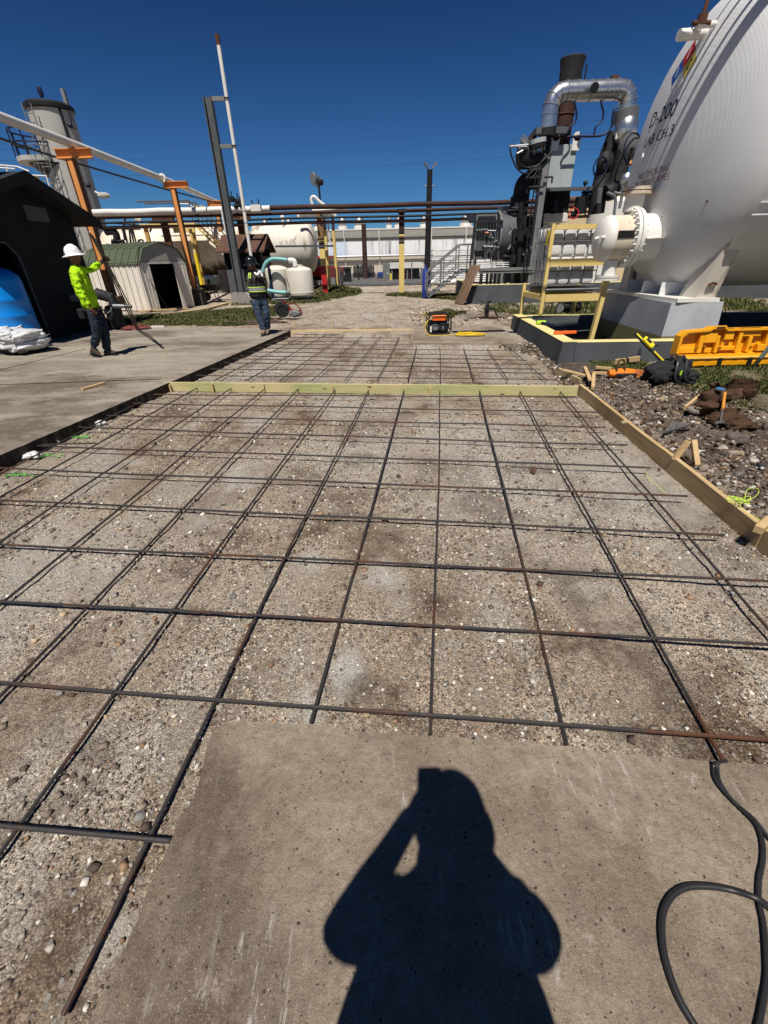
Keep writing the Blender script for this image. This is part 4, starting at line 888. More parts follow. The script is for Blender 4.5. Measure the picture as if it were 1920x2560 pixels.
# pedestals
def pedestal(dx, label, name='concrete_pedestal'):
    q = [V(5.23 + dx, 8.42, 0), V(6.11 + dx, 8.34, 0), V(6.29 + dx, 11.5, 0), V(5.41 + dx, 11.55, 0)]; c = (q[0] + q[2]) / 2
    pd = thing(name, label, 'pedestal', (c.x, c.y, -.1)); ex = lambda k, z: [p + Vector(((p.x - c.x) / abs(p.x - c.x) * k, (p.y - c.y) / abs(p.y - c.y) * k, z)) for p in q]
    MB().rings([ex(.03, .24), ex(0, .795)]).build('upper_block', M['concwhite'], pd); MB().rings([ex(.06, -.2), ex(.034, .238)]).build('lower_block', M['olive'], pd); return pd
pedestal(0, 'grey and white concrete pedestal under the saddle, painted olive near its foot')
pedestal(8.5, 'concrete pedestal farther right beneath the vessel')
MB().bb((13.8, 8.6, .8), (14.5, 11.1, 1.5)).build('rear_saddle', M['tank'], vs)
# overhead service lines above the vessel end (out of the picture, their shadows fall on the head)
ol = thing('overhead_service_lines', 'bundle of service pipes crossing high above the vessel end', 'pipes', (5.5, 4, 6.4))
for y, r, z in ((8.75, .02, 6.5), (8.43, .03, 6.5), (8.09, .035, 6.5), (7.78, .13, 6.5)): MB().cyl(V(1.2 if r > .1 else 3.2, y, z), V(14, y, z), r, seg=14).build('pipe', M['galv'], ol, True)
for x in (9.5, 13.0): MB().bb((x, 7.5, 6.25), (x + .12, 9.9, 6.37)).build('cross_arm', M['grey'], ol); MB().bb((x, 9.8, 5.1), (x + .12, 9.92, 6.25)).build('support_post', M['grey'], ol)
# ---- containment walls with yellow tops
def wall(name, a, b, h, th, side, label, z0=-.2, mtop='yellowtop', mw='concgrey', taper=.05, cat='containment wall', topw=None):
    w = thing(name, label, cat, (a[0], a[1], z0)); a = Vector((a[0], a[1], 0)); b = Vector((b[0], b[1], 0)); n = Vector((side[0], side[1], 0)).normalized(); rs = []
    k = max(1, int((b - a).length / .4))
    for i in range(k + 1):
        p = a.lerp(b, i / k); j = (rnd.random() - .5) * .008
        rs.append([p - n * taper + V(0, 0, z0), p + n * j + V(0, 0, h), p + n * (th + j) + V(0, 0, h), p + n * (th + taper) + V(0, 0, z0)])
    MB().rings(rs).build('wall_body', M[mw], w)
    rs = [[p[1] + V(0, 0, .002) - n * .004, p[1] + V(0, 0, .012) + n * .003, p[2] + V(0, 0, .012), p[2] + V(0, 0, .002)] for p in rs]
    MB().rings(rs).build('yellow_top', M[mtop], w); return w
CW = Vector((3.13, 7.72, 0)); CF = Vector((3.40, 11.85, 0)); dn = (CF - CW).normalized(); rt_ = Vector((dn.y, -dn.x, 0))
wall('containment_wall', CW, CF, .29, .22, rt_, 'low dark wall with pale yellow top running away along the left of the vessel', mw='concgrey')
wall('containment_wall', CW + rt_ * .225, CW + rt_ * 14, .285, .2, dn, 'low grey wall with pale yellow top facing the viewer, behind the yellow case')
wall('containment_wall', CF + rt_ * .23 - dn * .2, CF + rt_ * 15 - dn * .2, .29, .2, -dn, 'low wall with yellow top at the back of the vessel pit')
pf = MB().quad(CW + rt_ * .2 + dn * .2 + V(0, 0, -.1), CW + rt_ * 14 + dn * .2 + V(0, 0, -.1), CF + rt_ * 14 - dn * .2 + V(0, 0, -.1), CF + rt_ * .2 - dn * .2 + V(0, 0, -.1)).build('pit_floor', mat('shaded_concrete', (.04, .04, .036), .8, amt=.6)); struct(pf)  # shade under the vessel is put into the floor colour
# kerb wall of the compressor pad
kw = wall('kerb_wall', (3.85, 18.75), (16.5, 18.15), .62, .25, (0, 1), 'long blue grey kerb wall with thin yellow top in front of the compressor', mtop='yellowtop')
kw2 = wall('kerb_wall', (3.6, 18.76), (3.95, 24.5), .60, .25, (1, 0), 'kerb wall going back along the left of the compressor pad')
cp_ = MB().bb((3.9, 18.8, -.1), (17, 24.4, .35)).build('compressor_pad', M['conc']); struct(cp_)
# ---- tote on its yellow stand
YT = 11.6; f0 = A(1389, 552, YT); bx0, bx1 = f0.x - .05, f0.x + 1.15; zb, zt = .92, 2.13
st_ = thing('tote_stand', 'yellow steel stand carrying the white caged tote beside the vessel', 'stand', (bx0, YT, -.1))
yl = M['yellow']
for nm, x, y, z0, z1 in (('front_leg', bx0 - .02, YT - .12, -.1, zt + .05), ('front_leg', bx1 + .18, YT - .12, -.1, zt - .2), ('back_leg', bx0 - .12, YT + 1.15, -.1, .95), ('back_leg', bx1 + .1, YT + 1.15, -.1, .95)):
    MB().bb((x - .038, y - .035, z0), (x + .038, y + .035, z1)).build(nm, yl, st_)
for nm, x0, x1, y, z, h in (('cross_beam', bx0 + .03, bx1 + .13, YT - .12, zt - .02, .09), ('cross_beam', bx0 + .03, bx1 + .13, YT - .12, 1.42, .15), ('cross_beam', bx0 + .03, bx1 + .13, YT - .125, .68, .16), ('back_beam', bx0 - .07, bx1 + .05, YT + 1.15, .7, .14)):
    MB().bb((x0, y - .03, z - h / 2), (x1, y + .03, z + h / 2)).build(nm, yl, st_)
for x in (bx0 - .05, bx1 + .1): MB().bar(V(x, YT - .08, .7), V(x - .06, YT + 1.1, .7), .06, .12).build('side_beam', yl, st_)
MB().cyl(V(bx0, YT - .17, .86), V(bx1 + .1, YT - .17, .86), .025).build('grey_rail', M['galv'], st_)
MB().bar(V(NZ.x - .3, NZ.y - .05, 1.11), V(NZ.x - .38, NZ.y - .05, -.1), .08, .1).build('nozzle_prop', yl, st_)
tt = thing('bulk_tote', 'white plastic bulk container in a grey wire cage on the yellow stand', 'tote', (bx0, YT, zb))
bot = bmesh.new()
MB().bb((bx0 + .03, YT + .03, zb + .05), (bx1 - .03, YT + .97, zt - .03)).build('bottle', mat('translucent_white_plastic', (.66, .66, .65), .4, amt=.15), tt, bevel=.06)
mb = MB()
for i in range(4):                
    for j in range(4):
        x = bx0 + .16 + i * .29; z = zb + .17 + j * .3
        for cx_, cy_, sx2, sy2 in ((x, YT + .03, .125, .025), (bx0 + .03, YT + .14 + i * .24, .02, .1)):
            mb.rings([[V(cx_ + sx2 * k * (abs(math.cos(q)) ** .5) * math.copysign(1, math.cos(q)) if sx2 > .05 else cx_ - sx2 * w2, cy_ - sy2 * w2 if sx2 > .05 else cy_ + sy2 * k * (abs(math.cos(q)) ** .5) * math.copysign(1, math.cos(q)), z + .125 * k * (abs(math.sin(q)) ** .5) * math.copysign(1, math.sin(q))) for q in [2 * math.pi * (m_ + .5) / 16 for m_ in range(16)]] for k, w2 in ((1, 0), (.96, .8), (.8, 1.2), (.3, 1.3))])
mb.build('moulded_pads', mat('translucent_white_plastic', (.6, .6, .6)), tt, True)
mb = MB(); r = .011
for i in range(5):
    x = bx0 + .0 + i * .3; mb.tube([V(x, YT - .02, zb), V(x, YT - .02, zt), V(x, YT + .06, zt + .03)], r, 5); y = YT + .0 + i * .25
    mb.tube([V(bx0 - .01, y, zb), V(bx0 - .01, y, zt)], r, 5)
for z in [zb + .02 + k * .3 for k in range(5)]: mb.tube([V(bx1, YT - .03, z), V(bx0 - .02, YT - .03, z), V(bx0 - .02, YT + 1.0, z), V(bx1, YT + 1, z), V(bx1, YT - .03, z)], r, 5)
mb.build('wire_cage', M['mgrey'], tt)
MB().bb((bx0 - .03, YT + .3, zb + .55), (bx0 - .02, YT + .75, zb + .9)).build('label_plate', M['galv'], tt)
MB().bb((bx0 - .035, YT + .05, zb + .85), (bx0 - .025, YT + .2, zb + 1.15)).build('yellow_sticker', M['yellowb'], tt)
MB().bb((bx0, YT, zb - .12), (bx1, YT + 1.0, zb - .04)).build('pallet_base', M['black'], tt); MB().cyl((bx0 + .5, YT + .5, zt - .03), (bx0 + .5, YT + .5, zt + .04), .11).build('filler_cap', M['black'], tt)
# black pump lying on the grass behind the pit
pm = thing('transfer_pump', 'low black engine pump in a tube frame on the grass behind the pit', 'pump', G(1422, 786)); pc = G(1422, 786)
mb = MB(); mb.tube(smoothpath([pc + V(-.45, 0, .0), pc + V(-.38, 0, .3), pc + V(-.2, 0, .42), pc + V(.4, 0, .42), pc + V(.5, 0, .3), pc + V(.5, 0, 0)], 4), .02, 6).tube(smoothpath([pc + V(-.45, .4, .0), pc + V(-.38, .4, .3), pc + V(-.2, .4, .42), pc + V(.4, .4, .42), pc + V(.5, .4, 0)], 4), .02, 6); mb.build('tube_frame', M['black'], pm, True)
blob('engine', [(pc + V(-.05, .2, .2), (.28, .16, .16)), (pc + V(.28, .2, .2), (.14, .14, .14))], M['black'], pm, 2, n=.3); MB().cyl(pc + V(-.3, .1, .18), pc + V(-.3, .0, .18), .12).build('pump_head', M['mgrey'], pm, True)
# hydrant stub in the dark hole
hp2 = blob('dark_soil_patch', [(hole + V(0, 0, -.06), (.62, .5, .13)), (hole + V(.3, .1, -.06), (.4, .4, .12))], mat('oil_dark_soil', (.045, .022, .016), .95, amt=.6, bump=1, bsc=14), None, 3, n=.3); tag(hp2, 'dark reddish soil heap around the black pipe stub', 'soil heap')
hy = thing('valve_stub', 'black pipe stub with valve standing in a dark dirt hole', 'valve', hole + V(0, 0, -.1)); hb = hole + V(-.02, -.1, -.02)
MB().cyl(hb, hb + V(0, 0, .42), .06).cyl(hb + V(0, 0, .3), hb + V(0, 0, .34), .1).build('stub', M['rubber'], hy, True); MB().tube([hb + V(0, 0, .42), hb + V(.02, 0, .5), hb + V(.1, -.02, .52)], .045, 8).build('elbow', M['rubber'], hy, True)
MB().tube(smoothpath([hb + V(0, 0, .3), hb + V(.2, .1, .3), hb + V(.35, .1, .1)], 4), .02, 6).build('branch_pipe', M['rubber'], hy, True); MB().tube([hb + V(-.05, 0, .46), hb + V(-.28, 0, .56)], .012, 5).build('lever', M['rubber'], hy)
# ---- things resting on the near walls
sw = thing('hand_saw', 'orange handled tool lying across the yellow wall top at the pit corner', 'hand saw', CW + V(.1, .3, .31)); s0 = G(1410, 833, .32)
m_ = MB(); P = [(-.2, -.02), (-.17, .05), (-.05, .075), (.06, .06), (.1, .03), (.22, .03), (.24, -.0), (.1, -.03), (.05, -.06), (-.02, -.05), (-.08, -.07), (-.18, -.06)]
m_.prism([s0 + V(x, y * .8, -.012) for x, y in P], (0, .25, 1), .05).build('orange_body', M['orangepl'], sw, bevel=.006)
m_ = MB(); m_.prism([s0 + V(x, y, .03) for x, y in ((.22, .02), (.5, .1), (.52, .07), (.24, -.02))], (0, 0, 1), .004); m_.build('blade', M['steel'], sw); MB().bar(s0 + V(-.1, 0, .04), s0 + V(0, 0.02, .05), .03, .012).build('dark_grip', M['black'], sw)
lg = thing('lime_roller', 'lime yellow capped cylinder lying on the yellow wall top', 'tool', G(1352, 806, .31)); l0 = G(1352, 806, .345)
MB().cyl(l0 + V(-.09, 0, 0), l0 + V(.1, .02, 0), .036).build('lime_body', M['slime'], lg, True); MB().cyl(l0 + V(.02, -.03, -.01), l0 + V(.12, -.4, -.01), .03).build('dark_handle', M['navy'], lg, True)
# grade rod with receiver, leaning on the wall and ending on the grass
gr_ = thing('grade_rod', 'black and yellow measuring rod with laser receiver leaning over the near wall', 'measuring rod', G(1675, 925, .0)); a_ = A(1585, 833, 7.2); b_ = G(1672, 922, .0)
MB().bar(a_, b_, .05, .03).build('rod', M['rubber'], gr_)
rd_ = (b_ - a_); nrm = V(0, -.5, 1).normalized(); 
MB().bar(a_ + rd_ * .56 + nrm * .03, a_ + rd_ * .98 + nrm * .03, .038, .006, nrm).build('yellow_scale', M['yellowb'], gr_); MB().bar(a_ + rd_ * .06 + nrm * .03, a_ + rd_ * .2 + nrm * .03, .034, .006, nrm).build('yellow_scale', M['yellowb'], gr_)
mb = MB()
for k in range(14):
    u = .585 + k * .028; mb.bar(a_ + rd_ * u + nrm * .035, a_ + rd_ * (u + .008) + nrm * .035, .02 + .012 * (k % 2), .004, nrm)
mb.build('scale_marks', M['black'], gr_)
rc = a_ + rd_ * .36; mb = MB().bar(rc - rd_.normalized() * .1 + nrm * .06, rc + rd_.normalized() * .1 + nrm * .06, .11, .05, nrm).build('receiver', M['yellowb'], gr_, bevel=.012)
MB().bar(rc - rd_.normalized() * .05 + nrm * .09, rc + rd_.normalized() * .04 + nrm * .09, .06, .012, nrm).build('receiver_screen', M['glass'], gr_); MB().cyl(rc + V(.02, 0, .02), rc + V(.2, .02, -.0), .012).build('clamp_screw', M['rubber'], gr_)
bs = G(1598, 905, -.03); o = MB().bar(bs + V(0, 0, -.05), bs + V(.0, .12, .30), .05, .03).build('black_stake', M['rubber']); tag(o, 'black stake standing against the near wall under the receiver', 'stake')
# ---- open yellow case
cs = thing('yellow_hard_case', 'open yellow hard case with moulded recesses standing on the grass', 'case', G(1800, 930, 0))
ca = G(1690, 918, -.01); cb_ = G(1930, 912, -.01); ux = (cb_ - ca).normalized(); uy = Vector((-ux.y, ux.x, 0)); L_ = 1.62
def CP(u, v, w): return ca + ux * u + uy * v + V(0, 0, w)      # along, back, up
yc = M['yellowcase']
lidt = .11; lid = lambda u, w, d: CP(u, .33 + w * .22, .16 + w) - (V(0, 0, 0)) + (uy * -1 + V(0, 0, .22)).normalized() * d
# base tray lying flat: rim, floor and latches
mb = MB(); mb.prism([CP(0, 0, 0), CP(L_, 0, 0), CP(L_, .1, 0), CP(0, .1, 0)], (0, 0, 1), .12); mb.build('base_tray', yc, cs, bevel=.012)
mb = MB()
for k in range(7): mb.prism([CP(.1 + k * .21, -.012, .02), CP(.24 + k * .21, -.012, .02), CP(.22 + k * .21, -.012, .075), CP(.12 + k * .21, -.012, .075)], -uy, -.02)
mb.build('front_ribs', yc, cs)
rim = MB(); rim.prism([CP(-.01, -.02, .12), CP(L_ + .01, -.02, .12), CP(L_ + .01, .11, .12), CP(-.01, .11, .12)], (0, 0, 1), .014); rim.build('tray_rim', mat('pale_case_rim', (.7, .42, .08), .5), cs)
for u in (.16, .62, 1.1): MB().prism([CP(u, -.035, .01), CP(u + .07, -.035, .01), CP(u + .06, -.035, .13), CP(u + .01, -.035, .13)], uy, .02).build('latch', M['black' if u > .3 else 'chrome'], cs)
# lid standing up, hollow with compartments
Hh = .40
def LP(u, w, d): return CP(u, .1 + w * .12 + d * .1, .13 + w) + uy * (d)      # d>0 = deeper behind
o_ = [(0, .03), (.03, 0), (L_ - .03, 0), (L_, .03), (L_, Hh - .05), (L_ - .06, Hh), (.75, Hh), (.7, Hh + .03), (.5, Hh + .03), (.45, Hh), (.1, Hh - .02), (.02, Hh - .09)]
mb = MB(); back = [LP(u, w, .14) for u, w in o_]; front = [LP(u, w, 0) for u, w in o_]
cx, cy = L_ / 2, Hh / 2; sc_ = lambda u, w, k: (cx + (u - cx) * (1 - .05 * k), cy + (w - cy) * (1 - .14 * k))
infront = [LP(*sc_(u, w, 1), 0) for u, w in o_]; inback = [LP(*sc_(u, w, 1.15), .11) for u, w in o_]
mb.rings([inback, infront, front, back]); mb.build('lid', yc, cs, bevel=0)
mb = MB()
for (u0, u1, w0, w1, d) in ((.06, .3, .05, .13, .04), (.3, .36, .05, .38, .035), (.36, .52, .2, .36, .03), (.52, .56, .05, .3, .02), (.56, .8, .08, .14, .04), (.62, .74, .24, .4, .03), (.8, .85, .06, .4, .02), (.85, 1.1, .28, .4, .04), (.95, 1.0, .05, .28, .03), (1.1, 1.28, .06, .16, .03), (1.18, 1.24, .16, .38, .03), (.1, .26, .3, .38, .05), (.4, .5, .05, .12, .05), (.62, .66, .13, .24, .06)):
    u0, u1 = u0 * 1.2, u1 * 1.2; a, b, c, d2 = LP(u0, w0, d), LP(u1, w0, d), LP(u1, w1, d), LP(u0, w1, d); mb.prism([a, b, c, d2], uy, .11 - d)
mb.build('moulded_compartments', yc, cs, bevel=.006)
mb = MB(); mb.prism([LP(.5, Hh + .0, -.01), LP(.72, Hh + .0, -.01), LP(.7, Hh + .05, -.01), LP(.52, Hh + .05, -.01)], uy, .03); mb.build('carry_handle', yc, cs, bevel=.005)
mb = MB(); mb.prism([LP(.54, Hh + .012, -.014), LP(.68, Hh + .012, -.014), LP(.67, Hh + .036, -.014), LP(.55, Hh + .036, -.014)], uy, .006); mb.build('handle_slot', M['black'], cs)
for k, (u, w) in enumerate(((.33, .12), (.46, .14), (.7, .12), (1.2, .12))): MB().cyl(LP(u, w, .012), LP(u, w, .05), .022).build('peg_hole', mat('dark_yellow', (.3, .13, .003)), cs)
# tripod leg at the right edge
tp = thing('survey_tripod', 'grey green tripod leg standing on the grass at the right edge', 'tripod', G(1880, 945, -.03)); t0 = G(1878, 925, -.03); t1 = t0 + V(.75, .25, 1.25)
MB().bar(t0 + (t1 - t0) * .12, t1, .05, .035).build('leg', mat('tripod_grey', (.1, .13, .12), .5), tp); MB().cyl(t0, t0 + (t1 - t0) * .13, .01, .03).build('steel_foot', M['black'], tp)
MB().bar(t1, G(2080, 905, -.03) + V(.4, 0, 0), .05, .035).build('leg', mat('tripod_grey', (.1, .13, .12)), tp); MB().bar(t1, t1 + V(.45, .7, -1.25), .05, .035).build('leg', mat('tripod_grey', (.1, .13, .12)), tp); MB().cyl(t1 + V(0, 0, -.03), t1 + V(0, 0, .05), .09).build('head_plate', M['black'], tp)
# generator
gp = G(1098, 838, 0); gn = thing('generator', 'black framed portable generator with orange tank on the concrete pad', 'generator', gp)
def GP(x, y, z): return gp + V(x, y, z)
mb = MB()
for y in (0, .4): mb.tube([GP(*q) for q in ((-.22, y, .03), (-.26, y, .1), (-.26, y, .36), (-.2, y, .45), (.17, y, .45), (.26, y, .36), (.27, y, .1), (.23, y, .03))], .017, 8, closed=True)
for x, z in ((-.26, .12), (.26, .12), (-.2, .45), (.17, .45), (.2, .03), (-.2, .03)): mb.cyl(GP(x, 0, z), GP(x, .4, z), .014, seg=6)
mb.build('tube_frame', M['black'], gn, True)
MB().bb(GP(-.16, .03, .32), GP(.17, .37, .43)).build('fuel_tank', mat('generator_orange', (.8, .2, .02), .35, amt=.2), gn, bevel=.03); MB().cyl(GP(.0, .2, .42), GP(.0, .2, .47), .035).build('filler_cap', M['black'], gn, True)
MB().bb(GP(-.16, .028, .315), GP(.13, .02, .355)).build('tank_stripe', M['orangepl'], gn); MB().bb(GP(-.22, .08, .05), GP(.22, .36, .3)).build('engine_block', M['black'], gn, bevel=.02)
MB().cyl(GP(.08, .1, .17), GP(.08, .02, .17), .095, seg=24).build('recoil_cover', M['rubber'], gn, True); MB().torus(GP(.08, .015, .17), (0, 1, 0), .075, .01).build('recoil_ring', M['black'], gn, True); MB().bb(GP(.07, .0, .13), GP(.095, .02, .2)).build('pull_handle', M['mgrey'], gn)
MB().cyl(GP(-.09, .1, .16), GP(-.09, .03, .16), .08, seg=24).build('alternator_end', M['mgrey'], gn, True); MB().torus(GP(-.09, .025, .16), (0, 1, 0), .06, .008).build('alternator_ring', M['black'], gn, True); MB().bb(GP(-.22, .0, .07), GP(-.18, .03, .2)).build('outlet_panel', M['white'], gn); MB().cyl(GP(.2, .05, .27), GP(.2, .2, .27), .03).build('muffler', M['galv'], gn, True)
yp = G(1175, 838, .02); ps = []
for i in range(70): a = i * .8; ps.append(yp + V((.36 - .002 * i) * math.cos(a) * (1 + .1 * math.sin(i)), .12 * math.sin(a * .97), .012 + .0008 * i * (1 + math.sin(i * 1.3)) * .5))
cordth('extension_cord', ps + [GP(.2, -.05, .01), GP(0, -.1, .01), GP(-.2, -.06, .01), GP(-.32, .0, .08), GP(-.3, -.02, .3), GP(-.2, .02, .36)], .009, M['ycord'], 'yellow extension cord piled on the pad beside the generator', 'cord', n=4)
cordth('thin_hose', [GP(-.26, .1, .4), GP(-.36, .1, .47), GP(-.42, .1, .35), GP(-.36, .05, .22), GP(-.3, .05, .3)], .006, M['ycord'], 'loop of thin yellow cord hanging off the left of the generator', 'cord')
for k, (px, py, l_) in enumerate(((1225, 826, 'white tube scrap on the pad right of the yellow cord'), (1248, 833, 'small wooden chip on the pad'), (1268, 832, 'white scrap on the pad next to the containment wall'))):
    o = MB().box(G(px, py, .015), (.08, .03, .02)).build('debris', M['tile'], bevel=.003); tag(o, l_, 'debris')
# ================================================================== COMPRESSOR AREA (about 19-21 m away)
def K(x, y, Y): return A(1140 + x / 2.988, 120 + y / 2.988, Y)
def pipe_path(pts, r, seg=14, n=5): return MB().tube(smoothpath(pts, n), r, seg)
# leaning plank door
pl = thing('plank_panel', 'weathered brown plank panel leaning against the kerb wall by the steps', 'plank panel', G(1147, 760))
a0, a1 = G(1136, 757, 0), G(1159, 762, 0); t0 = A(1176, 664, 18.72); t1 = A(1202, 664, 18.5)
for k in range(3):
    u0, u1 = k / 3 + .01, (k + 1) / 3 - .01
    lo0, lo1 = a0.lerp(a1, u0), a0.lerp(a1, u1); hi0, hi1 = t0.lerp(t1, u0), t0.lerp(t1, u1)
    MB().prism([lo0, lo1, hi1, hi0], (.2, .9, .2), .09).build('plank', M['woodold'], pl)
# control cabinet with awning
Yc = 19.6
cb = thing('control_cabinet', 'tall grey control cabinet with a ribbed awning at the left of the compressor', 'cabinet', (4.2, Yc, .35))
p0, p1 = K(155, 1245, Yc), K(305, 1245, Yc); lo = K(215, 1575, Yc)
MB().bb((p0.x, Yc, lo.z), (p1.x, Yc + .5, p0.z - .25)).build('cabinet_body', M['grey'], cb)
mb = MB()
for x in (p0.x - .01, p1.x - .03): mb.bb((x, Yc - .03, .45), (x + .05, Yc + .02, p0.z))
mb.bb((p0.x - .01, Yc - .02, p0.z - .05), (p1.x + .02, Yc + .03, p0.z)); mb.build('frame', M['mgrey'], cb)
mb = MB()
for k in range(12): x = p0.x - .32 + k * (p1.x - p0.x + .55) / 12; mb.prism([V(x, Yc - .3, p0.z - .28), V(x + .09, Yc - .3, p0.z - .28), V(x + .09, Yc + .6, p0.z + .02), V(x, Yc + .6, p0.z + .02)], (0, 0, 1), .025)
mb.build('ribbed_awning', M['black'], cb)
# instrument manifold in front of the cabinet
mf = thing('valve_manifold', 'cluster of small gauges, valves and tubing in front of the grey cabinet', 'valve manifold', (4.6, 19.3, .4)); r5 = random.Random(5)
mb = MB(); mb2 = MB(); mb3 = MB()
for k in range(16):
    x = 210 + k * 7 + r5.uniform(-3, 3); y0 = 1370 + r5.uniform(0, 60); y1 = 1480 + r5.uniform(0, 150); q = [K(x, y0, 19.3), K(x + r5.uniform(-8, 8), (y0 + y1) / 2, 19.3), K(x + r5.uniform(-10, 10), y1, 19.3)]
    (mb if k % 2 else mb3).tube(q, .017, 6)
    if k % 2: mb2.ball(K(x, r5.uniform(1380, 1500), 19.25), .05, 8)
for y in (1362, 1480, 1600, 1615, 1632): mb3.tube([K(155 if y > 1500 else 205, y, 19.3), K(395 if y > 1500 else 300, y + 4, 19.3)], .022, 6)
mb.build('dark_tubing', M['black'], mf, True); mb2.build('gauges', M['mgrey'], mf, True); mb3.build('bright_tubing', M['galv'], mf, True)
MB().tube([K(150, 1365, 19.2), K(235, 1358, 19.2)], .05, 8).build('horizontal_actuator', M['grey'], mf, True); MB().ball(K(232, 1382, 19.2), .09, 8, (1.2, 1, .6)).build('copper_cap', mat('copper', (.35, .15, .09), .5, .4), mf, True)
# compressor skid
sk = thing('compressor_skid', 'black and grey gas compressor on a steel skid behind the kerb wall', 'compressor', (5.5, 20, .35))
g1_ = K(372, 1400, 20.2)
MB().cyl(g1_ + V(-.38, 0, -.02), g1_ + V(.42, 0, -.02), .82, seg=40).build('flywheel_housing', M['grey'], sk, True); MB().torus(g1_ + V(-.38, 0, -.02), (1, 0, 0), .8, .05, 36).build('housing_ring', M['mgrey'], sk, True)
MB().bb((g1_.x - .3, 19.9, g1_.z + .75), (g1_.x + .35, 20.7, g1_.z + .95)).build('top_box', M['mgrey'], sk)
e0 = K(410, 1330, 20.2); e1 = K(600, 1640, 20.0)
MB().bb((e0.x + .1, 20.1, 1.3), (e1.x + .1, 21.3, 2.9)).build('engine_block', M['navy'], sk, bevel=.05); MB().bb((e0.x + .15, 19.9, .6), (e1.x + .1, 21.2, 1.35)).build('crankcase', M['black'], sk, bevel=.03)
mb = MB()
for (x0, y0, x1, y1, r) in ((440, 1310, 430, 1480, .07), (470, 1300, 500, 1620, .14), (560, 1500, 510, 1620, .07), (500, 1640, 600, 1640, .09), (380, 1440, 440, 1640, .04), (350, 1560, 420, 1560, .08), (480, 1480, 540, 1480, .1)):
    mb.cyl(K(x0, y0, 19.6), K(x1, y1, 19.6), r, seg=12)
mb.build('pipework', M['blackins'], sk, True)
mb = MB(); mb.tube(smoothpath([K(595, 1460, 19.4), K(560, 1500, 19.4), K(525, 1530, 19.4), K(510, 1590, 19.4), K(505, 1640, 19.4)], 4), .09, 10); mb.cyl(K(490, 1650, 19.4), K(590, 1650, 19.4), .1); mb.build('suction_pipe', M['grey'], sk, True)
mb = MB()
for y, h in ((1650, .12), (1672, .06)): q = K(180, y, 19.1); q2 = K(600, y, 19.1); mb.bb((q.x, 19.05, q.z - h), (q2.x, 19.25, q.z + .02))
for x in (195, 270, 330, 430, 500, 560): q = K(x, 1660, 19.3); mb.bb((q.x - .05, 19.3, .3), (q.x + .05, 19.45, q.z))
for x in (240, 300, 380, 470): q = K(x, 1660, 20.3); mb.bb((q.x - .04, 20.3, .3), (q.x + .04, 20.45, 1.15))
mb.build('skid_frame', M['mgrey'], sk)
mb = MB(); r6 = random.Random(8)
for k in range(46):
    x = r6.uniform(300, 620); y = r6.uniform(1330, 1640); p = K(x, y, 19.5 + r6.uniform(-.1, .3)); a = r6.choice([V(0, 0, 1), V(1, 0, 0), V(.5, 0, .8), V(0, -1, 0)]); mb.cyl(p, p + a * r6.uniform(.08, .35), r6.uniform(.015, .05), seg=7)
mb.build('small_fittings', M['galv'], sk, True)
mb = MB()
for k in range(26):
    x = r6.uniform(420, 620); y = r6.uniform(1260, 1640); p = K(x, y, 19.3 + r6.uniform(-.1, .3)); s_ = r6.uniform(.06, .2); mb.box(p, (s_, s_, s_ * r6.uniform(.6, 2)))
mb.build('dark_brackets', M['black'], sk)
MB().bar(K(385, 1330, 19.5), K(440, 1560, 19.5), .05, .05).build('diagonal_brace', M['galv'], sk); MB().bar(K(410, 1325, 19.4), K(440, 1460, 19.4), .12, .02).build('guard_plate', M['lgrey'], sk)
# black elbow duct rising to the frame
dc_ = pipe_path([K(455, 1260, 20), K(455, 1190, 20), K(485, 1100, 20), K(500, 1030, 20), K(545, 990, 20), K(620, 985, 20)], .3, 16); dc_.build('inlet_duct', M['blackins'], sk, True)
MB().cyl(K(540, 1000, 20), K(630, 985, 20), .25).build('white_duct_end', M['white'], sk, True); MB().ball(K(440, 1235, 19.9), .35, 10, (1.1, 1, .7)).build('duct_boot', M['blackins'], sk, True); MB().torus(K(470, 1130, 20), (K(485, 1080, 20) - K(460, 1180, 20)), .31, .03).build('duct_clamp', M['black'], sk)
MB().tube([K(700, 1150, 20.4), K(700, 1245, 20.4)], .5, 4).build('rear_cooler_box', M['black'], sk)
for (x0, y0, x1, y1, m_, n_, Y_) in ((680, 1060, 830, 1235, 'black', 'cooler_housing', 20.2), (660, 1235, 830, 1300, 'white', 'white_cooler_base', 20.0), (590, 1240, 700, 1330, 'white', 'white_cooler_base', 20.3)):
    a, b = K(x0, y0, Y_), K(x1, y1, Y_); MB().bb((a.x, Y_, b.z), (b.x, Y_ + 1.2, a.z)).build(n_, M[m_], sk, bevel=.02)
# steel frame tower with ladder
fr = thing('pipe_support_frame', 'tall dark steel frame with ladder beside the panelled box', 'steel frame', (5.2, 19.2, .4))
ga, gb = K(700, 650, 19.2), K(612, 1290, 19.2)
MB().bb((ga.x - .12, 19.1, .4), (ga.x + .09, 19.3, ga.z - .6)).build('grey_column', M['mgrey'], fr); MB().bb((ga.x - .02, 19.3, .4), (ga.x + .02, 19.55, ga.z - .6)).build('column_web', M['grey'], fr)
MB().bb((ga.x - .12, 19.3, ga.z - .62), (ga.x + .1, 19.5, ga.z)).build('black_upper_post', M['black'], fr)
bp_ = K(560, 850, 19.5); MB().bb((bp_.x - .07, 19.4, .4), (bp_.x + .07, 19.6, bp_.z + .2)).build('black_column', M['black'], fr)
MB().cyl(K(488, 1150, 19.3), K(468, 1640, 19.3), .09).build('black_riser', M['black'], fr, True)
q0, q1 = K(597, 596, 19.2), K(825, 640, 19.2); MB().bb((q0.x, 19.1, q1.z), (q1.x, 19.5, q0.z)).build('top_beam', M['grey'], fr)
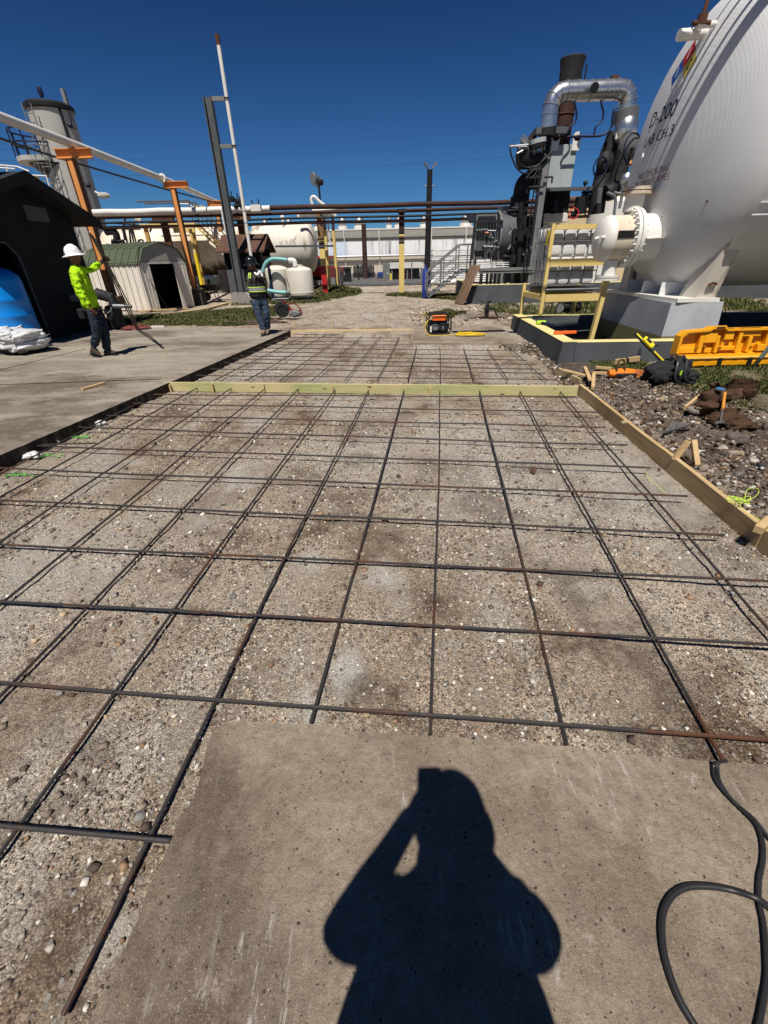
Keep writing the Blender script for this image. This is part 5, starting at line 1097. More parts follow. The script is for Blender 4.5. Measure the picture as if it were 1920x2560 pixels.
q0, q1 = K(680, 1045, 19.3), K(1050, 1062, 19.3); MB().bb((q0.x, 19.2, q1.z), (q1.x, 19.4, q0.z)).build('middle_beam', M['grey'], fr)
MB().bar(K(590, 640, 19.6), K(500, 760, 19.6), .25, .2).build('sloping_beam', M['rustpipe'], fr)
mb = MB(); l0, l1 = K(555, 905, 19.0), K(540, 1220, 19.0)
for x in (bp_.x + .08, ga.x - .25): mb.cyl(V(x, 19.0, .5), V(x, 19.0, K(560, 850, 19).z), .025, seg=6)
z = 1.0
while z < K(560, 860, 19).z: mb.cyl(V(bp_.x + .08, 19, z), V(ga.x - .25, 19, z), .017, seg=6); z += .3
mb.build('ladder', M['black'], fr)
mb = MB()
for (x0, y0, x1, y1) in ((545, 910, 640, 910), (545, 970, 640, 968), (660, 965, 720, 962), (720, 962, 715, 1010), (600, 880, 520, 980), (640, 880, 560, 980), (545, 1040, 660, 1036)): mb.cyl(K(x0, y0, 19), K(x1, y1, 19), .03, seg=6)
mb.build('rails', M['black'], fr)
# instruments at the upper left of the frame
ins = thing('control_valve', 'group of actuators and pipe insulation at the top left of the steel frame', 'control valve', K(560, 780, 19.2))
MB().cyl(K(612, 745, 19), K(612, 690, 19), .26, seg=20).build('actuator_body', M['black'], ins, True); MB().cyl(K(612, 715, 19), K(612, 680, 19), .27, seg=20).build('actuator_dome', M['lgrey'], ins, True); MB().bb(tuple(K(645, 680, 19) - V(0, 0, .3)), tuple(K(672, 680, 19) + V(0, .2, 0))).build('white_box', M['white'], ins)
MB().ball(K(520, 800, 19.4), .45, 12, (.8, .8, 1)).build('flexible_boot', M['blackins'], ins, True); MB().ball(K(600, 840, 19.3), .4, 12, (1.2, .8, .6)).build('insulated_elbow', M['blackins'], ins, True)
mb = MB()
for (a, b, c, d) in ((400, 737, 540, 722), (430, 718, 440, 745), (405, 720, 402, 745), (455, 790, 500, 765), (430, 735, 530, 738)): mb.cyl(K(a, b, 19), K(c, d, 19), .035, seg=8)
for k in range(14): x = r6.uniform(480, 600); y = r6.uniform(690, 800); p = K(x, y, 19.1); mb.cyl(p, p + V(r6.uniform(-.2, .2), 0, r6.uniform(-.2, .25)), .04, seg=6)
mb.build('valve_stems', M['galv'], ins, True)
mb = MB()
for P in ([(402, 745), (415, 810), (450, 890), (490, 930), (525, 938)], [(458, 790), (470, 850), (500, 885), (540, 895)], [(540, 895), (600, 880), (660, 830), (720, 770)], [(560, 930), (620, 880), (640, 800), (660, 700)]): mb.tube(smoothpath([K(x, y, 19) for x, y in P], 5), .028, 6)
mb.build('signal_cable', M['black'], ins, True)
# panelled box with lifting lugs
bx = thing('exchanger_box', 'pale grey green panelled box with two lifting lugs and rusty top', 'exhaust silencer', K(800, 1040, 19.4)); b0, b1 = K(738, 722, 19.4), K(880, 1040, 19.4); xw = K(930, 722, 19.4).x
MB().bb((b0.x - .08, 19.4, b1.z), (xw - .1, 20.9, b0.z)).build('panel_box', M['lgrey'], bx, bevel=.01)
MB().bb((b0.x + .1, 19.8, b0.z), (xw - .5, 20.6, b0.z + .3)).build('rusty_cap', M['rust'], bx)
for xx in (735, 890):
    q = K(xx, 745, 19.38); m_ = MB(); m_.bb((q.x - .13, 19.33, q.z - .08), (q.x + .13, 19.38, q.z + .3)); m_.cyl(V(q.x, 19.33, q.z + .3), V(q.x, 19.38, q.z + .3), .13, seg=16).build('lifting_lug', M['white'], bx); MB().cyl(V(q.x, 19.30, q.z + .29), V(q.x, 19.335, q.z + .29), .05, seg=12).build('lug_hole', M['rust'], bx)
# exhaust stack
xs = thing('exhaust_stack', 'dark rusty exhaust stack with flared slanted rim', 'exhaust stack', K(775, 690, 20.2)); sb_, stp = K(775, 720, 20.2), K(826, 100, 20.2); stc = Vector((sb_.x + .03, 20.2, 0))
MB().cyl(V(stc.x, 20.2, sb_.z - .6), V(stc.x, 20.2, stp.z - .5), .31, seg=28).build('stack_pipe', M['rustpipe'], xs, True)
rs = []
for (r, z, tl) in ((.32, -.9, 0), (.36, -.9, 0), (.37, -.2, .02), (.42, .05, .05), (.40, .08, .05), (.35, -.15, .02), (.30, -1.0, 0)): rs.append([V(stc.x + r * math.cos(a), 20.2 + r * math.sin(a), stp.z + z + 0 * tl) for a in [2 * math.pi * j / 28 for j in range(28)]])
MB().rings(rs, False).build('flared_cap', M['blackins'], xs, True)
for z in (.15, .8, 1.6): MB().torus(V(stc.x, 20.2, sb_.z + z), (0, 0, 1), .315, .025, 28).build('band', M['rust'], xs, True)
mb = MB()
for xx in (-.33, .33): mb.bb((stc.x + xx - .02, 19.7, stp.z - 1.1), (stc.x + xx + .02, 19.74, stp.z - .2))
mb.build('cap_strap', M['black'], xs)
# silver insulated pipe arch
ar = thing('insulated_pipe', 'shiny aluminium jacketed pipe arching over the compressor', 'insulated pipe', K(1265, 700, 19))
path = [(690, 600), (698, 500), (712, 420), (750, 355), (800, 328), (880, 322), (1000, 318), (1130, 313), (1225, 312), (1270, 335), (1284, 390), (1282, 450), (1275, 520), (1270, 580), (1268, 640), (1268, 700), (1262, 760)]
pts = smoothpath([K(x, y, 19.2) for x, y in path], 6); rr = [.27] * len(pts)
MB().tube(pts, rr, 24).build('aluminium_jacket', M['silver'], ar, True)
mb = MB()
for i in list(range(6, len(pts) - 1, 5)):
    d = pts[min(i + 1, len(pts) - 1)] - pts[i - 1]; mb.torus(pts[i], d, .275, .012, 24, 5)
mb.build('jacket_seams', M['mgrey'], ar)
MB().cyl(K(690, 600, 19.2), K(680, 660, 19.2), .27, seg=20).build('lower_left_end', M['blackins'], ar, True); q = K(1255, 460, 19.2)
MB().tube([K(1275, 460, 19.2), K(1265, 560, 19.2)], .38, 20).build('grey_jacket_joint', mat('dull_aluminium', (.18, .18, .18), .5, .5), ar, True); MB().ball(K(1268, 610, 19.1), .42, 14, (.95, .9, 1.1)).build('bulged_elbow', M['silver'], ar, True)
MB().cyl(K(1035, 295, 18.95), K(1035, 295, 18.6), .13, seg=16).build('gauge_port', M['black'], ar, True); MB().bb(tuple(K(1165, 245, 19.1)), tuple(K(1200, 215, 19.3))).build('top_vent', M['rust'], ar)
mb = MB(); vw = K(1290, 750, 18.8); mb.ball(vw, .42, 12, (.9, .8, 1)); mb.build('wrapped_valve', mat('grey_insulation_blanket', (.1, .1, .1), .8, bump=1, bsc=6), ar, True); MB().torus(K(1320, 755, 18.4), (.5, -1, .1), .42, .025, 24).build('handwheel', M['navy'], ar, True); MB().cyl(vw, K(1320, 755, 18.4), .05).build('valve_stem', M['black'], ar)
# black insulated pipes right
bpz = thing('black_insulated_pipe', 'thick black insulated pipe sloping down from the silver arch to the skid', 'insulated pipe', K(1100, 1200, 19)); pipe_path([K(1195, 640, 19.4), K(1165, 720, 19.4), K(1135, 800, 19.4), K(1115, 880, 19.4), K(1085, 1000, 19.3), K(1065, 1100, 19.2), K(1045, 1240, 19.2)], .28, 16).build('sloping_leg', M['blackins'], bpz, True)
MB().ball(K(1112, 860, 19.2), .36, 12, (.8, .7, 1)).build('flange_wrap', M['blackins'], bpz, True); MB().ball(K(1140, 1080, 19.2), .33, 12, (1.2, .8, .8)).build('elbow_wrap', M['blackins'], bpz, True); MB().bb(tuple(K(1190, 680, 18.95)), tuple(K(1207, 630, 19.0))).build('white_tag', M['white'], bpz)
MB().torus(K(1078, 890, 18.9), (.3, -1, 0), .28, .025).build('handwheel', M['navy'], bpz, True)
mb = MB()
for k in range(9): q = K(1072 + k * 1.5 - 6, 1150 - k * 12, 18.7); mb.box(q, (.14, .04, .06))
mb.build('bolt_rack', M['galv'], bpz)
b2 = thing('black_insulated_pipe', 'second black wrapped pipe curving below the valve toward the lettered vessel', 'insulated pipe', K(1200, 1000, 18.6))
pipe_path([K(1262, 790, 18.8), K(1240, 860, 18.8), K(1222, 930, 18.8), K(1195, 1010, 18.8), K(1165, 1060, 18.8), K(1125, 1085, 18.8)], .26, 16).build('curved_leg', M['blackins'], b2, True)
mb = MB()
for P in ([(1240, 1000), (1290, 960), (1315, 900), (1330, 830)], [(1180, 1080), (1230, 1090), (1270, 1075), (1300, 1060)], [(1130, 1080), (1190, 1120), (1180, 1250)], [(1250, 950), (1240, 1100), (1220, 1200)]): mb.tube(smoothpath([K(x, y, 18.4) for x, y in P], 4), .05, 7)
mb.build('branch_lines', M['galv'], b2, True); MB().ball(K(1270, 990, 18.5), .25, 10).build('grey_wrap', M['silver'], b2, True); MB().bb(tuple(K(1290, 880, 18.6)), tuple(K(1305, 820, 18.8))).build('orange_bracket', M['orange'], b2)
# centre valve cluster in front of the beige wall
vc_ = thing('pressure_valves', 'small black relief valves and gauges in front of the beige building', 'valves', K(970, 1250, 19)); mb = MB()
for (x, y0, y1, r) in ((840, 1070, 1110, .05), (850, 1100, 1240, .02), (940, 1110, 1240, .22), (965, 1000, 1080, .03), (990, 1040, 1060, .16), (985, 1080, 1250, .03), (1010, 1090, 1140, .08), (830, 1080, 1140, .06), (1000, 1150, 1180, .15), (965, 1090, 1110, .13), (1030, 1070, 1130, .04)): mb.cyl(K(x, y0, 19.4), K(x - (y1 - y0) * .12, y1, 19.4), r, seg=10)
for (x0, y0, x1, y1) in ((820, 1078, 850, 1070), (940, 1080, 1040, 1075), (950, 1120, 1020, 1125), (960, 1180, 1000, 1175), (860, 1240, 900, 1240)): mb.cyl(K(x0, y0, 19.4), K(x1, y1, 19.4), .04, seg=8)
mb.ball(K(967, 1008, 19.4), .09, 8).build('valve_bodies', M['black'], vc_, True); MB().torus(K(880, 1235, 19.2), (0, -1, .2), .17, .02).build('gauge_ring', M['red'], vc_)
# drooping cables
cordth('drooping_cable', [K(880, 395, 19), K(898, 470, 19), K(895, 540, 19), K(850, 595, 19), K(828, 640, 19)], .03, M['navy'], 'dark blue cable drooping left below the silver arch', 'cable')
cordth('drooping_cable', [K(1083, 385, 19), K(1088, 430, 19), K(1102, 480, 19), K(1090, 540, 19), K(1045, 590, 19), K(1030, 650, 19)], .03, M['navy'], 'dark blue cable drooping from the middle of the silver arch', 'cable')
cordth('drooping_cable', [K(1215, 440, 19), K(1180, 465, 19), K(1168, 520, 19), K(1160, 590, 19), K(1110, 645, 19), K(1030, 660, 19), K(930, 660, 19), K(828, 665, 19)], .035, M['navy'], 'thick dark blue cable looping from the right end of the silver arch to the stack', 'cable')
# beige building and white tank wall behind
be = thing('beige_building', 'beige building wall seen between the compressor pipes', 'building', (9, 27, 0)); a, b = K(800, 1145, 27), K(1215, 1250, 27)
MB().bb((a.x, 27, 0), (a.x + 11, 33, a.z)).build('wall', M['beige'], be); MB().bb((a.x - .1, 26.9, a.z), (a.x + 11.1, 33.1, a.z + .18)).build('roof_edge', mat('rusty_pink_trim', (.3, .15, .12), .7), be)
ww = thing('white_tank', 'small white upright tank at the right behind the black pipes', 'storage tank', (9.5, 24, 0)); q = K(1190, 1150, 24); MB().cyl(V(q.x, 24.5, 0), V(q.x, 24.5, q.z), .9, seg=30).build('tank_wall', M['white'], ww, True); MB().lathe([(.9, 0), (.6, .2), (.02, .28)], (q.x, 24.5, q.z), (0, 0, 1), 30).build('tank_roof', M['whited'], ww, True)
mb = MB()
# ---- stairs up to the compressor pad
sr = thing('steel_stairs', 'grey steel stairway with handrails climbing to the compressor', 'stairs', (2.3, 22.2, 0)); sb0 = V(2.32, 21.9, 0); sb1 = V(3.78, 21.9, 1.12)
for y in (21.8, 22.6): MB().bar(V(2.25, y, .02), V(3.85, y, 1.12), .04, .2, (0, 1, 0)).build('stringer', M['galv'], sr)
mb = MB()
for k in range(6): u = (k + .5) / 6.5; mb.box(V(2.3 + u * 1.55, 22.2, .03 + u * 1.12), (.26, .76, .04))
mb.build('treads', M['grey'], sr)
for y in (21.8, 22.6):
    mb = MB(); T0, T1 = V(2.2, y, 1.0), V(3.62, y, 2.05)
    mb.tube([V(2.12, y, .35), T0 + V(-.06, 0, 0), T1, T1 + V(.55, 0, 0)], .03, 8).tube([T0 + V(-.06, 0, -.35), T1 + V(0, 0, -.42), T1 + V(.5, 0, -.42)], .022, 8).tube([T0 + V(-.05, 0, -.68), T1 + V(0, 0, -.78)], .022, 8)
    for u in (.0, .5, .95): q = T0.lerp(T1, u); mb.cyl(q, q + V(0, 0, -.95), .025, seg=8)
    mb.cyl(T1 + V(.45, 0, 0), T1 + V(.45, 0, -.95), .03).build('handrail', M['mgrey'], sr, True)
MB().bb((3.78, 21.7, 1.05), (4.7, 22.7, 1.12)).build('landing', M['grey'], sr)
for x in (3.9, 4.6): MB().bb((x, 21.75, 0), (x + .07, 21.82, 1.05)).build('landing_leg', M['grey'], sr)
MB().cyl(V(3.95, 21.3, .3), V(4.05, 21.3, 3.0), .035).cyl(V(4.15, 21.2, .3), V(4.2, 21.2, 3.1), .045).build('conduits', M['black'], sr, True)
bl = thing('blue_post', 'short navy blue steel post at the foot of the grey stairs', 'post', G(1062, 743)); q = G(1062, 743); MB().tube([q, q + V(0, 0, 1.12), q + V(0, 0, 1.17)], [.14, .14, .1], 16).build('post', M['blue'], bl, True); MB().cyl(q + V(0, 0, 1.17), q + V(0, 0, 1.32), .05).build('cap', M['blue'], bl)
# ================================================================== PIPE RACK
ZP = 3.72
pr_ = thing('pipe_rack_post', 'yellow rack post with black bands standing right of the dirt track', 'post', G(1004, 734)); q = G(1004, 734); yb = q.y
MB().bb((q.x - .13, q.y - .1, 0), (q.x + .13, q.y + .1, 2.62)).build('yellow_shaft', M['yellow'], pr_); MB().bb((q.x - .13, q.y - .1, 2.62), (q.x + .13, q.y + .1, ZP - .25)).build('brown_shaft', M['rustpipe'], pr_)
for z in (2.2, 2.38, 2.6): MB().bb((q.x - .133, q.y - .103, z), (q.x + .133, q.y + .103, z + .07)).build('black_band', M['black'], pr_)
MB().bb((q.x - .2, q.y - .4, ZP - .25), (q.x + .2, q.y + .4, ZP - .13)).build('cap_plate', M['rustpipe'], pr_)
pr_ = thing('pipe_rack_post', 'rack post with red foot, yellow middle and black bands left of the track', 'post', G(817, 735)); q = G(814, 735)
MB().bb((q.x - .14, q.y - .1, 0), (q.x + .14, q.y + .1, 1.32)).build('red_foot', M['red'], pr_); MB().bb((q.x - .138, q.y - .098, 1.32), (q.x + .138, q.y + .098, 2.5)).build('yellow_shaft', M['yellow'], pr_); MB().bb((q.x - .14, q.y - .1, 2.5), (q.x + .14, q.y + .1, ZP - .12)).build('brown_shaft', mat('ochre_brown', (.25, .14, .06), .7, amt=.6), pr_)
for z in (2.1, 2.28, 2.48): MB().bb((q.x - .143, q.y - .103, z), (q.x + .143, q.y + .103, z + .07)).build('black_band', M['black'], pr_)
for (px, py, Yp, w, lab, m_) in ((425, 620, 25.2, .15, 'brown rusty rack post rising behind the metal shed', 'rust'), (608, 600, 25.2, .14, 'brown rack post rising behind the shingled hut', 'rust')):
    p = A(px, py, Yp); o = thing('pipe_rack_post', lab, 'post', (p.x, Yp, 0)); MB().bb((p.x - w, Yp - .1, 0), (p.x + w, Yp + .1, ZP - .2)).build('shaft', M[m_], o); MB().bb((p.x - .5, Yp - .12, ZP - .42), (p.x + .5, Yp + .12, ZP - .2)).build('crosshead', M[m_], o)
for (px, py, Yp, lab) in ((823, 712, 27.5, 'thin yellow pipe post beside the red footed rack post'), (842, 700, 29, 'thin yellow pipe post in front of the red truck')):
    p = A(px, py, Yp); o = thing('yellow_pipe_post', lab, 'post', (p.x, Yp, 0)); MB().cyl(V(p.x, Yp, 0), V(p.x, Yp, 3.0), .09, seg=12).build('yellow_shaft', M['yellow'], o, True); MB().cyl(V(p.x, Yp, 3.0), V(p.x, Yp, 3.75), .08, seg=12).build('brown_top', M['rustpipe'], o, True)
xL, xR = -13.5, 12
def rackpipe(x0, x1, y, z, r, m_, label, y1=None): 
    pts = [V(x0 + (x1 - x0) * i / 10, y + ((y1 or y) - y) * i / 10, z + .015 * math.sin(i * 1.9)) for i in range(11)]
    o = MB().tube(pts, r, 12).build('rack_pipe', M[m_], None, True); OFF[o.name] = V(0, 0, 0); return tag(o, label, 'pipe', 'pipes on the overhead rack')
rackpipe(xL, -5.0, 24.6, ZP, .13, 'white', 'white overhead rack pipe, the thick one left of the vent pole')
rackpipe(-5.0, xR, 24.6, ZP + .02, .10, 'rustpipe', 'thick brown overhead rack pipe crossing above the track')
rackpipe(xL, xR, 24.9, ZP - .17, .075, 'rustpipe', 'brown overhead rack pipe just behind and beneath the thick one')
rackpipe(xL, xR, 24.4, ZP - .42, .045, 'black', 'thin black lower rack pipe, upper one of the pair')
rackpipe(xL, xR, 24.5, ZP - .60, .06, 'rustpipe', 'thin dark lower rack pipe, bottom one of the pair')
# white riser loop near the floodlight
wl = MB().tube(smoothpath([A(785, 525, 25.5), A(779, 505, 25.5), A(779, 495, 25.5), A(786, 492, 25.5), A(800, 505, 25.5), A(830, 528, 25.5)], 4), .07, 8).build('white_pipe_loop', M['white'], None, True); tag(wl, 'small white pipe loop above the rack beside the floodlight', 'pipe')
MB_ = MB().tube([A(781, 527, 25.3), A(865, 522, 25.3)], .06, 8).build('white_branch_pipe', M['white'], None, True); tag(MB_, 'short white pipe lying along the top of the brown rack pipe', 'pipe')
wp = MB().tube(smoothpath([A(748, 545, 27), A(748, 538, 27), A(760, 536, 27), A(830, 533, 27), A(838, 545, 27)], 3), .1, 8).build('white_pipe_run', M['white'], None, True); tag(wp, 'white pipe running beneath the rack near the big tank end', 'pipe')
wh_ = MB().tube([A(688, 616, 25.5), A(820, 615, 25.5), A(834, 615, 25.5)], .045, 8).build('thin_white_pipe', M['white'], None, True); tag(wh_, 'thin white horizontal pipe between hut and red footed post', 'pipe')
wv_ = MB().tube([A(819, 535, 26.5), A(823, 600, 26.5), A(830, 612, 26.5)], .04, 8).build('thin_white_drop', M['white'], None, True); tag(wv_, 'thin white vertical pipe dropping from the rack by the yellow posts', 'pipe')
gt = thing('rack_valves', 'small dark valves on top of the rack pipes near the vent pole', 'valves', A(595, 500, 24.5))
mb = MB(); r9 = random.Random(3)
for (px, py) in ((595, 503), (602, 510), (590, 515), (560, 505), (580, 498), (632, 520), (648, 518)): p = A(px, py, 24.5); mb.ball(p, .13, 8, (1, 1, r9.uniform(.8, 1.4))); mb.cyl(p, p + V(0, 0, .3), .03, seg=6)
mb.build('valve_bodies', M['black'], gt, True); MB().bb(tuple(A(628, 528, 24.3)), tuple(A(652, 512, 24.5))).build('white_bracket', M['white'], gt)
# floodlights on the rack
fl = thing('floodlight_pole', 'dark pole on the rack carrying two round floodlights', 'floodlight', A(801, 520, 26)); p0 = A(802, 540, 25.6); p1 = A(797, 462, 25.6)
MB().cyl(V(p1.x, 25.6, p0.z), p1, .05).build('pole', M['black'], fl, True)
for (px, py, r, n) in ((782, 447, .27, 1), (792, 455, .22, 2)):
    c = A(px, py, 25.4 + .2 * n); d = V(-.75, -.5, -.1).normalized(); MB().lathe([(.1, -.3), (r * .75, -.18), (r, 0), (r * .93, .02)], c, d, 20).build('lamp_housing', M['galv'], fl, True); MB().cyl(c + d * .0, c + d * .015, r * .85, seg=20).build('lens', M['lampw'], fl)
MB().ball(A(801, 456, 25.6), .16, 8).build('photocell_bracket', M['black'], fl, True)
# utility poles
up = thing('utility_pole', 'black utility pole with floodlights behind the stairs', 'utility pole', G(1068, 700)); Yp = 31; q = A(1069, 640, Yp); zt = A(1074, 424, Yp).z
MB().tube([V(q.x, Yp, 0), V(q.x, Yp, zt)], [.2, .15], 12).build('pole', M['black'], up, True)
for s_ in (-1, 1): MB().bar(V(q.x + s_ * .12, Yp - .1, zt + .02), V(q.x + s_ * .34, Yp - .2, zt + .3), .16, .05).build('lamp', M['galv'], up); MB().ball(V(q.x + s_ * .22, Yp, zt - .75), .08, 8, (1.6, 1, .5)).build('bracket_lamp', M['galv'], up, True)
up = thing('utility_pole', 'short black utility pole standing before the middle of the warehouse', 'utility pole', G(915, 690)); q = A(912, 640, 46); zt = A(908, 560, 46).z; MB().tube([V(q.x, 46, 0), V(q.x, 46, zt)], [.24, .2], 12).build('pole', M['rustpipe'], up, True)
# ================================================================== WAREHOUSE
YW = 68; wa = thing('warehouse', 'long streaked white warehouse closing the yard behind the fence', 'warehouse', (0, YW, 0)); zt = A(980, 570, YW).z
MB().bb((-45, YW, 0), (60, YW + 30, zt - .15)).build('grey_upper_wall', mat('grey_block', (.33, .32, .29), .9, amt=.5), wa)
t = NT('streaked_panel'); s_ = t.noise(.9, 8, .75, t.map((2.6, 1, .12))); wd = t.rng(t.noise(.12, 3, .5), .4, .5); c = t.mix(t.math('MULTIPLY', t.rng(s_, .5, .62), wd), (.74, .75, .77), (.14, .135, .13)); c = t.mix(t.rng(t.noise(.05, 2), .5, .52), c, t.mix(.6, c, (.62, .6, .52))); M['wpan'] = t.fin(c, .8)
t = NT('pale_blue_panel'); M['bpan'] = t.fin(t.mix(t.rng(t.noise(.5, 4), .4, .7), (.55, .64, .74), (.48, .58, .7)), .6)
zp = zt - 1.45; xb = A(870, 620, YW).x
MB().bb((xb, YW - .12, 1.9), (60, YW, zp)).build('streaked_panels', M['wpan'], wa); MB().bb((-45, YW - .12, 1.9), (xb - .01, YW, zp)).build('pale_blue_panels', M['bpan'], wa); MB().bb((-45, YW - .1, 0), (60, YW, 1.9)).build('tan_lower_wall', mat('tan_wall', (.5, .46, .38), .8, amt=.5), wa)
MB().bb((-45, YW - .05, zt - .15), (60, YW + 30, zt)).build('white_parapet', M['white'], wa); MB().bb((-45, YW - .16, zp + .38), (60, YW - .01, zp + .42)).build('black_conduit', M['black'], wa)
MB().cyl(V(-45, YW - .5, 1.95), V(60, YW - .5, 1.95), .16, seg=8).build('wall_pipe', M['galv'], wa, True)
for px in (861, 948, 1078, 1164): x = A(px, 600, YW).x; MB().cyl(V(x, YW - .25, 0), V(x, YW - .25, zt), .06, seg=8).build('downspout', M['white'], wa, True)
for px, w in ((795, .5), (856, .45), (899, .55), (974, .3), (999, .45), (1062, .4), (1168, .6), (720, .4), (660, .4)): x = A(px, 600, YW).x; MB().cyl(V(x, YW + 2, zt), V(x, YW + 2, zt + .45), w * 1.4, seg=12).build('vent_curb', M['white'], wa, True); MB().lathe([(w, 0), (w * 1.2, .3), (w * 1.2, .6), (w * .8, .9), (.02, .95)], (x, YW + 2, zt + .45), (0, 0, 1), 14).build('roof_vent', M['galv'], wa, True)
# fence and gate
fe = thing('chain_link_fence', 'chain link fence with gate across the far end of the track', 'fence', (0, 33, 0)); mb = MB(); Yf = 32.8
fx = [A(px, 700, Yf).x for px in (724, 800, 850, 897, 963, 1029, 1100, 1180)]
for x in fx: MB().cyl(V(x, Yf, -.1), V(x, Yf, 1.5), .035, seg=8).build('fence_post', M['galv'], fe, True)
for z in (1.42, .12): mb.cyl(V(fx[0], Yf, z), V(fx[-1], Yf, z), .02, seg=6)
mb.build('rail', M['black'], fe); mb = MB()
for x0 in np.arange(fx[0], fx[-1], .22): mb.tube([V(x0, Yf, .12), V(min(x0 + 1.3, fx[-1]), Yf, 1.42 if x0 + 1.3 < fx[-1] else .12 + fx[-1] - x0)], .0035, 3); mb.tube([V(x0, Yf, 1.42), V(min(x0 + 1.3, fx[-1]), Yf, .12 if x0 + 1.3 < fx[-1] else 1.42 - fx[-1] + x0)], .0035, 3)
mb.build('wire_mesh', M['galv'], fe)
for px in (897, 897): MB().tube([A(893, 661, Yf), A(897, 672, Yf), A(897, 700, Yf)], .05, 6).build('barb_arm', M['black'], fe); break
# yard things
def boxcar(name, label, cat, px0, px1, py0, Y, dep, m_, z0=0): a, b = A(px0, py0, Y), A(px1, py0, Y); o = thing(name, label, cat, (a.x, Y, z0)); MB().bb((a.x, Y, z0), (b.x, Y + dep, a.z)).build('body', M[m_], o, bevel=.02); return o, a, b
o, a, b = boxcar('dumpster', 'dark green dumpster behind the red truck', 'dumpster', 845, 874, 671, 40, 2, 'dkgreen'); MB().bb((a.x - .05, 39.9, a.z - .05), (b.x + .05, 42.05, a.z + .06)).build('lid', M['black'], o); MB().bb((a.x + .1, 39.97, a.z - .5), (a.x + .5, 40, a.z - .15)).build('notice', M['white'], o)
o, a, b = boxcar('skip_bin', 'small blue bin on the asphalt beyond the gate', 'bin', 944, 962, 681, 45, 1.4, 'blue', .1); MB().bb((a.x - .1, 44.9, 0), (b.x + .1, 46.5, .1)).build('skid', M['rust'], o)
sh = thing('yard_shelter', 'open shelter with white roof edge over a dark red container', 'shelter', (2, 42, 0)); a, b = A(975, 662, 42), A(1058, 662, 42)
MB().bb((a.x, 41.9, a.z - .28), (b.x, 46, a.z + .12)).build('roof', M['white'], sh)
for x in (a.x + .1, (a.x + b.x) / 2, b.x - .2): MB().bb((x, 42, 0), (x + .12, 42.12, a.z - .28)).build('post', M['mgrey'], sh)
MB().bb((a.x, 45.7, 0), (b.x, 45.9, a.z - .28)).build('back_wall', M['dkgreen'], sh)
o, a2, b2_ = boxcar('red_container', 'dark red container under the white roofed shelter', 'container', 988, 1030, 684, 43, 1.8, 'dkred')
o, a2, b2_ = boxcar('dark_booth', 'dark booth at the left of the white roofed shelter', 'booth', 957, 976, 659, 44, 1.8, 'mgrey')
o = MB().bb(tuple(A(975, 705, 41)), tuple(A(979, 684, 41.2))).build('yellow_bollard', M['yellowb']); tag(o, 'yellow bollard beside the shelter', 'bollard')
o, a2, b2_ = boxcar('supply_cage', 'grey supply cage standing between blue bin and yellow bollard', 'cage', 965, 974, 683, 41.5, .8, 'galv')
pk = thing('picket_rack', 'row of dark pickets on a low rack beyond the gate', 'rack', (-1.5, 48, 0)); r2_ = random.Random(4)
for k in range(13): p = A(886 + k * 4, 690, 48); h = r2_.uniform(1.0, 1.3); MB().bb((p.x - .07, 48, .1), (p.x + .07, 48.08, h)).build('picket', M['rubber'], pk)
a, b = A(882, 690, 48), A(938, 690, 48); MB().bb((a.x, 48.1, .05), (b.x, 48.2, .45)).build('rail', M['rust'], pk)
# stack of white panels behind the stairs
a, b = A(1077, 712, 33.5), A(1178, 712, 33.5); r3_ = random.Random(9)
for k in range(15):
    z = .08 + k * .135; x0 = a.x + r3_.uniform(-.12, .12); x1 = b.x + 1.5 + r3_.uniform(-.1, .1)
    o = MB().bb((x0, 33.5 + r3_.uniform(-.05, .05), z), (x1, 36, z + .095)).build('white_panel', M['whitepure']); OFF[o.name] = V(0, 0, 0)
    tag(o, 'white panel in the stack behind the stairs, %s from the bottom' % (ORD + ['thirteenth', 'fourteenth', 'topmost, fifteenth'])[k], 'plank', 'white panels stacked behind the stairs')
wb = blob('white_wrap_roll', [((a.x + .1, 33.1, .12), (.7, .4, .18)), ((a.x + 1.4, 33.1, .12), (.9, .4, .2))], M['wrap'], None, 4); tag(wb, 'crumpled white wrapping lying at the foot of the panel stack', 'wrapping')
# power lines
for k, (pa, pb, Y_) in enumerate((((-200, 398), (1500, 330), 70), ((-200, 372), (1500, 300), 72), ((-200, 440), (1600, 362), 66))):
    p0, p1 = A(*pa, Y_), A(*pb, Y_); pts = []
    p1.z = p0.z + (p1.z - p0.z)
    for i in range(25): u = i / 24; q = p0.lerp(p1, u); q.z -= 2.0 * 4 * u * (1 - u) * .5; pts.append(q)
    o = MB().tube(pts, .012, 5).build('power_line', M['black']); tag(o, 'thin power line across the sky, %s' % ['middle one', 'highest one', 'lowest one'][k], 'power line', 'power lines in the sky')
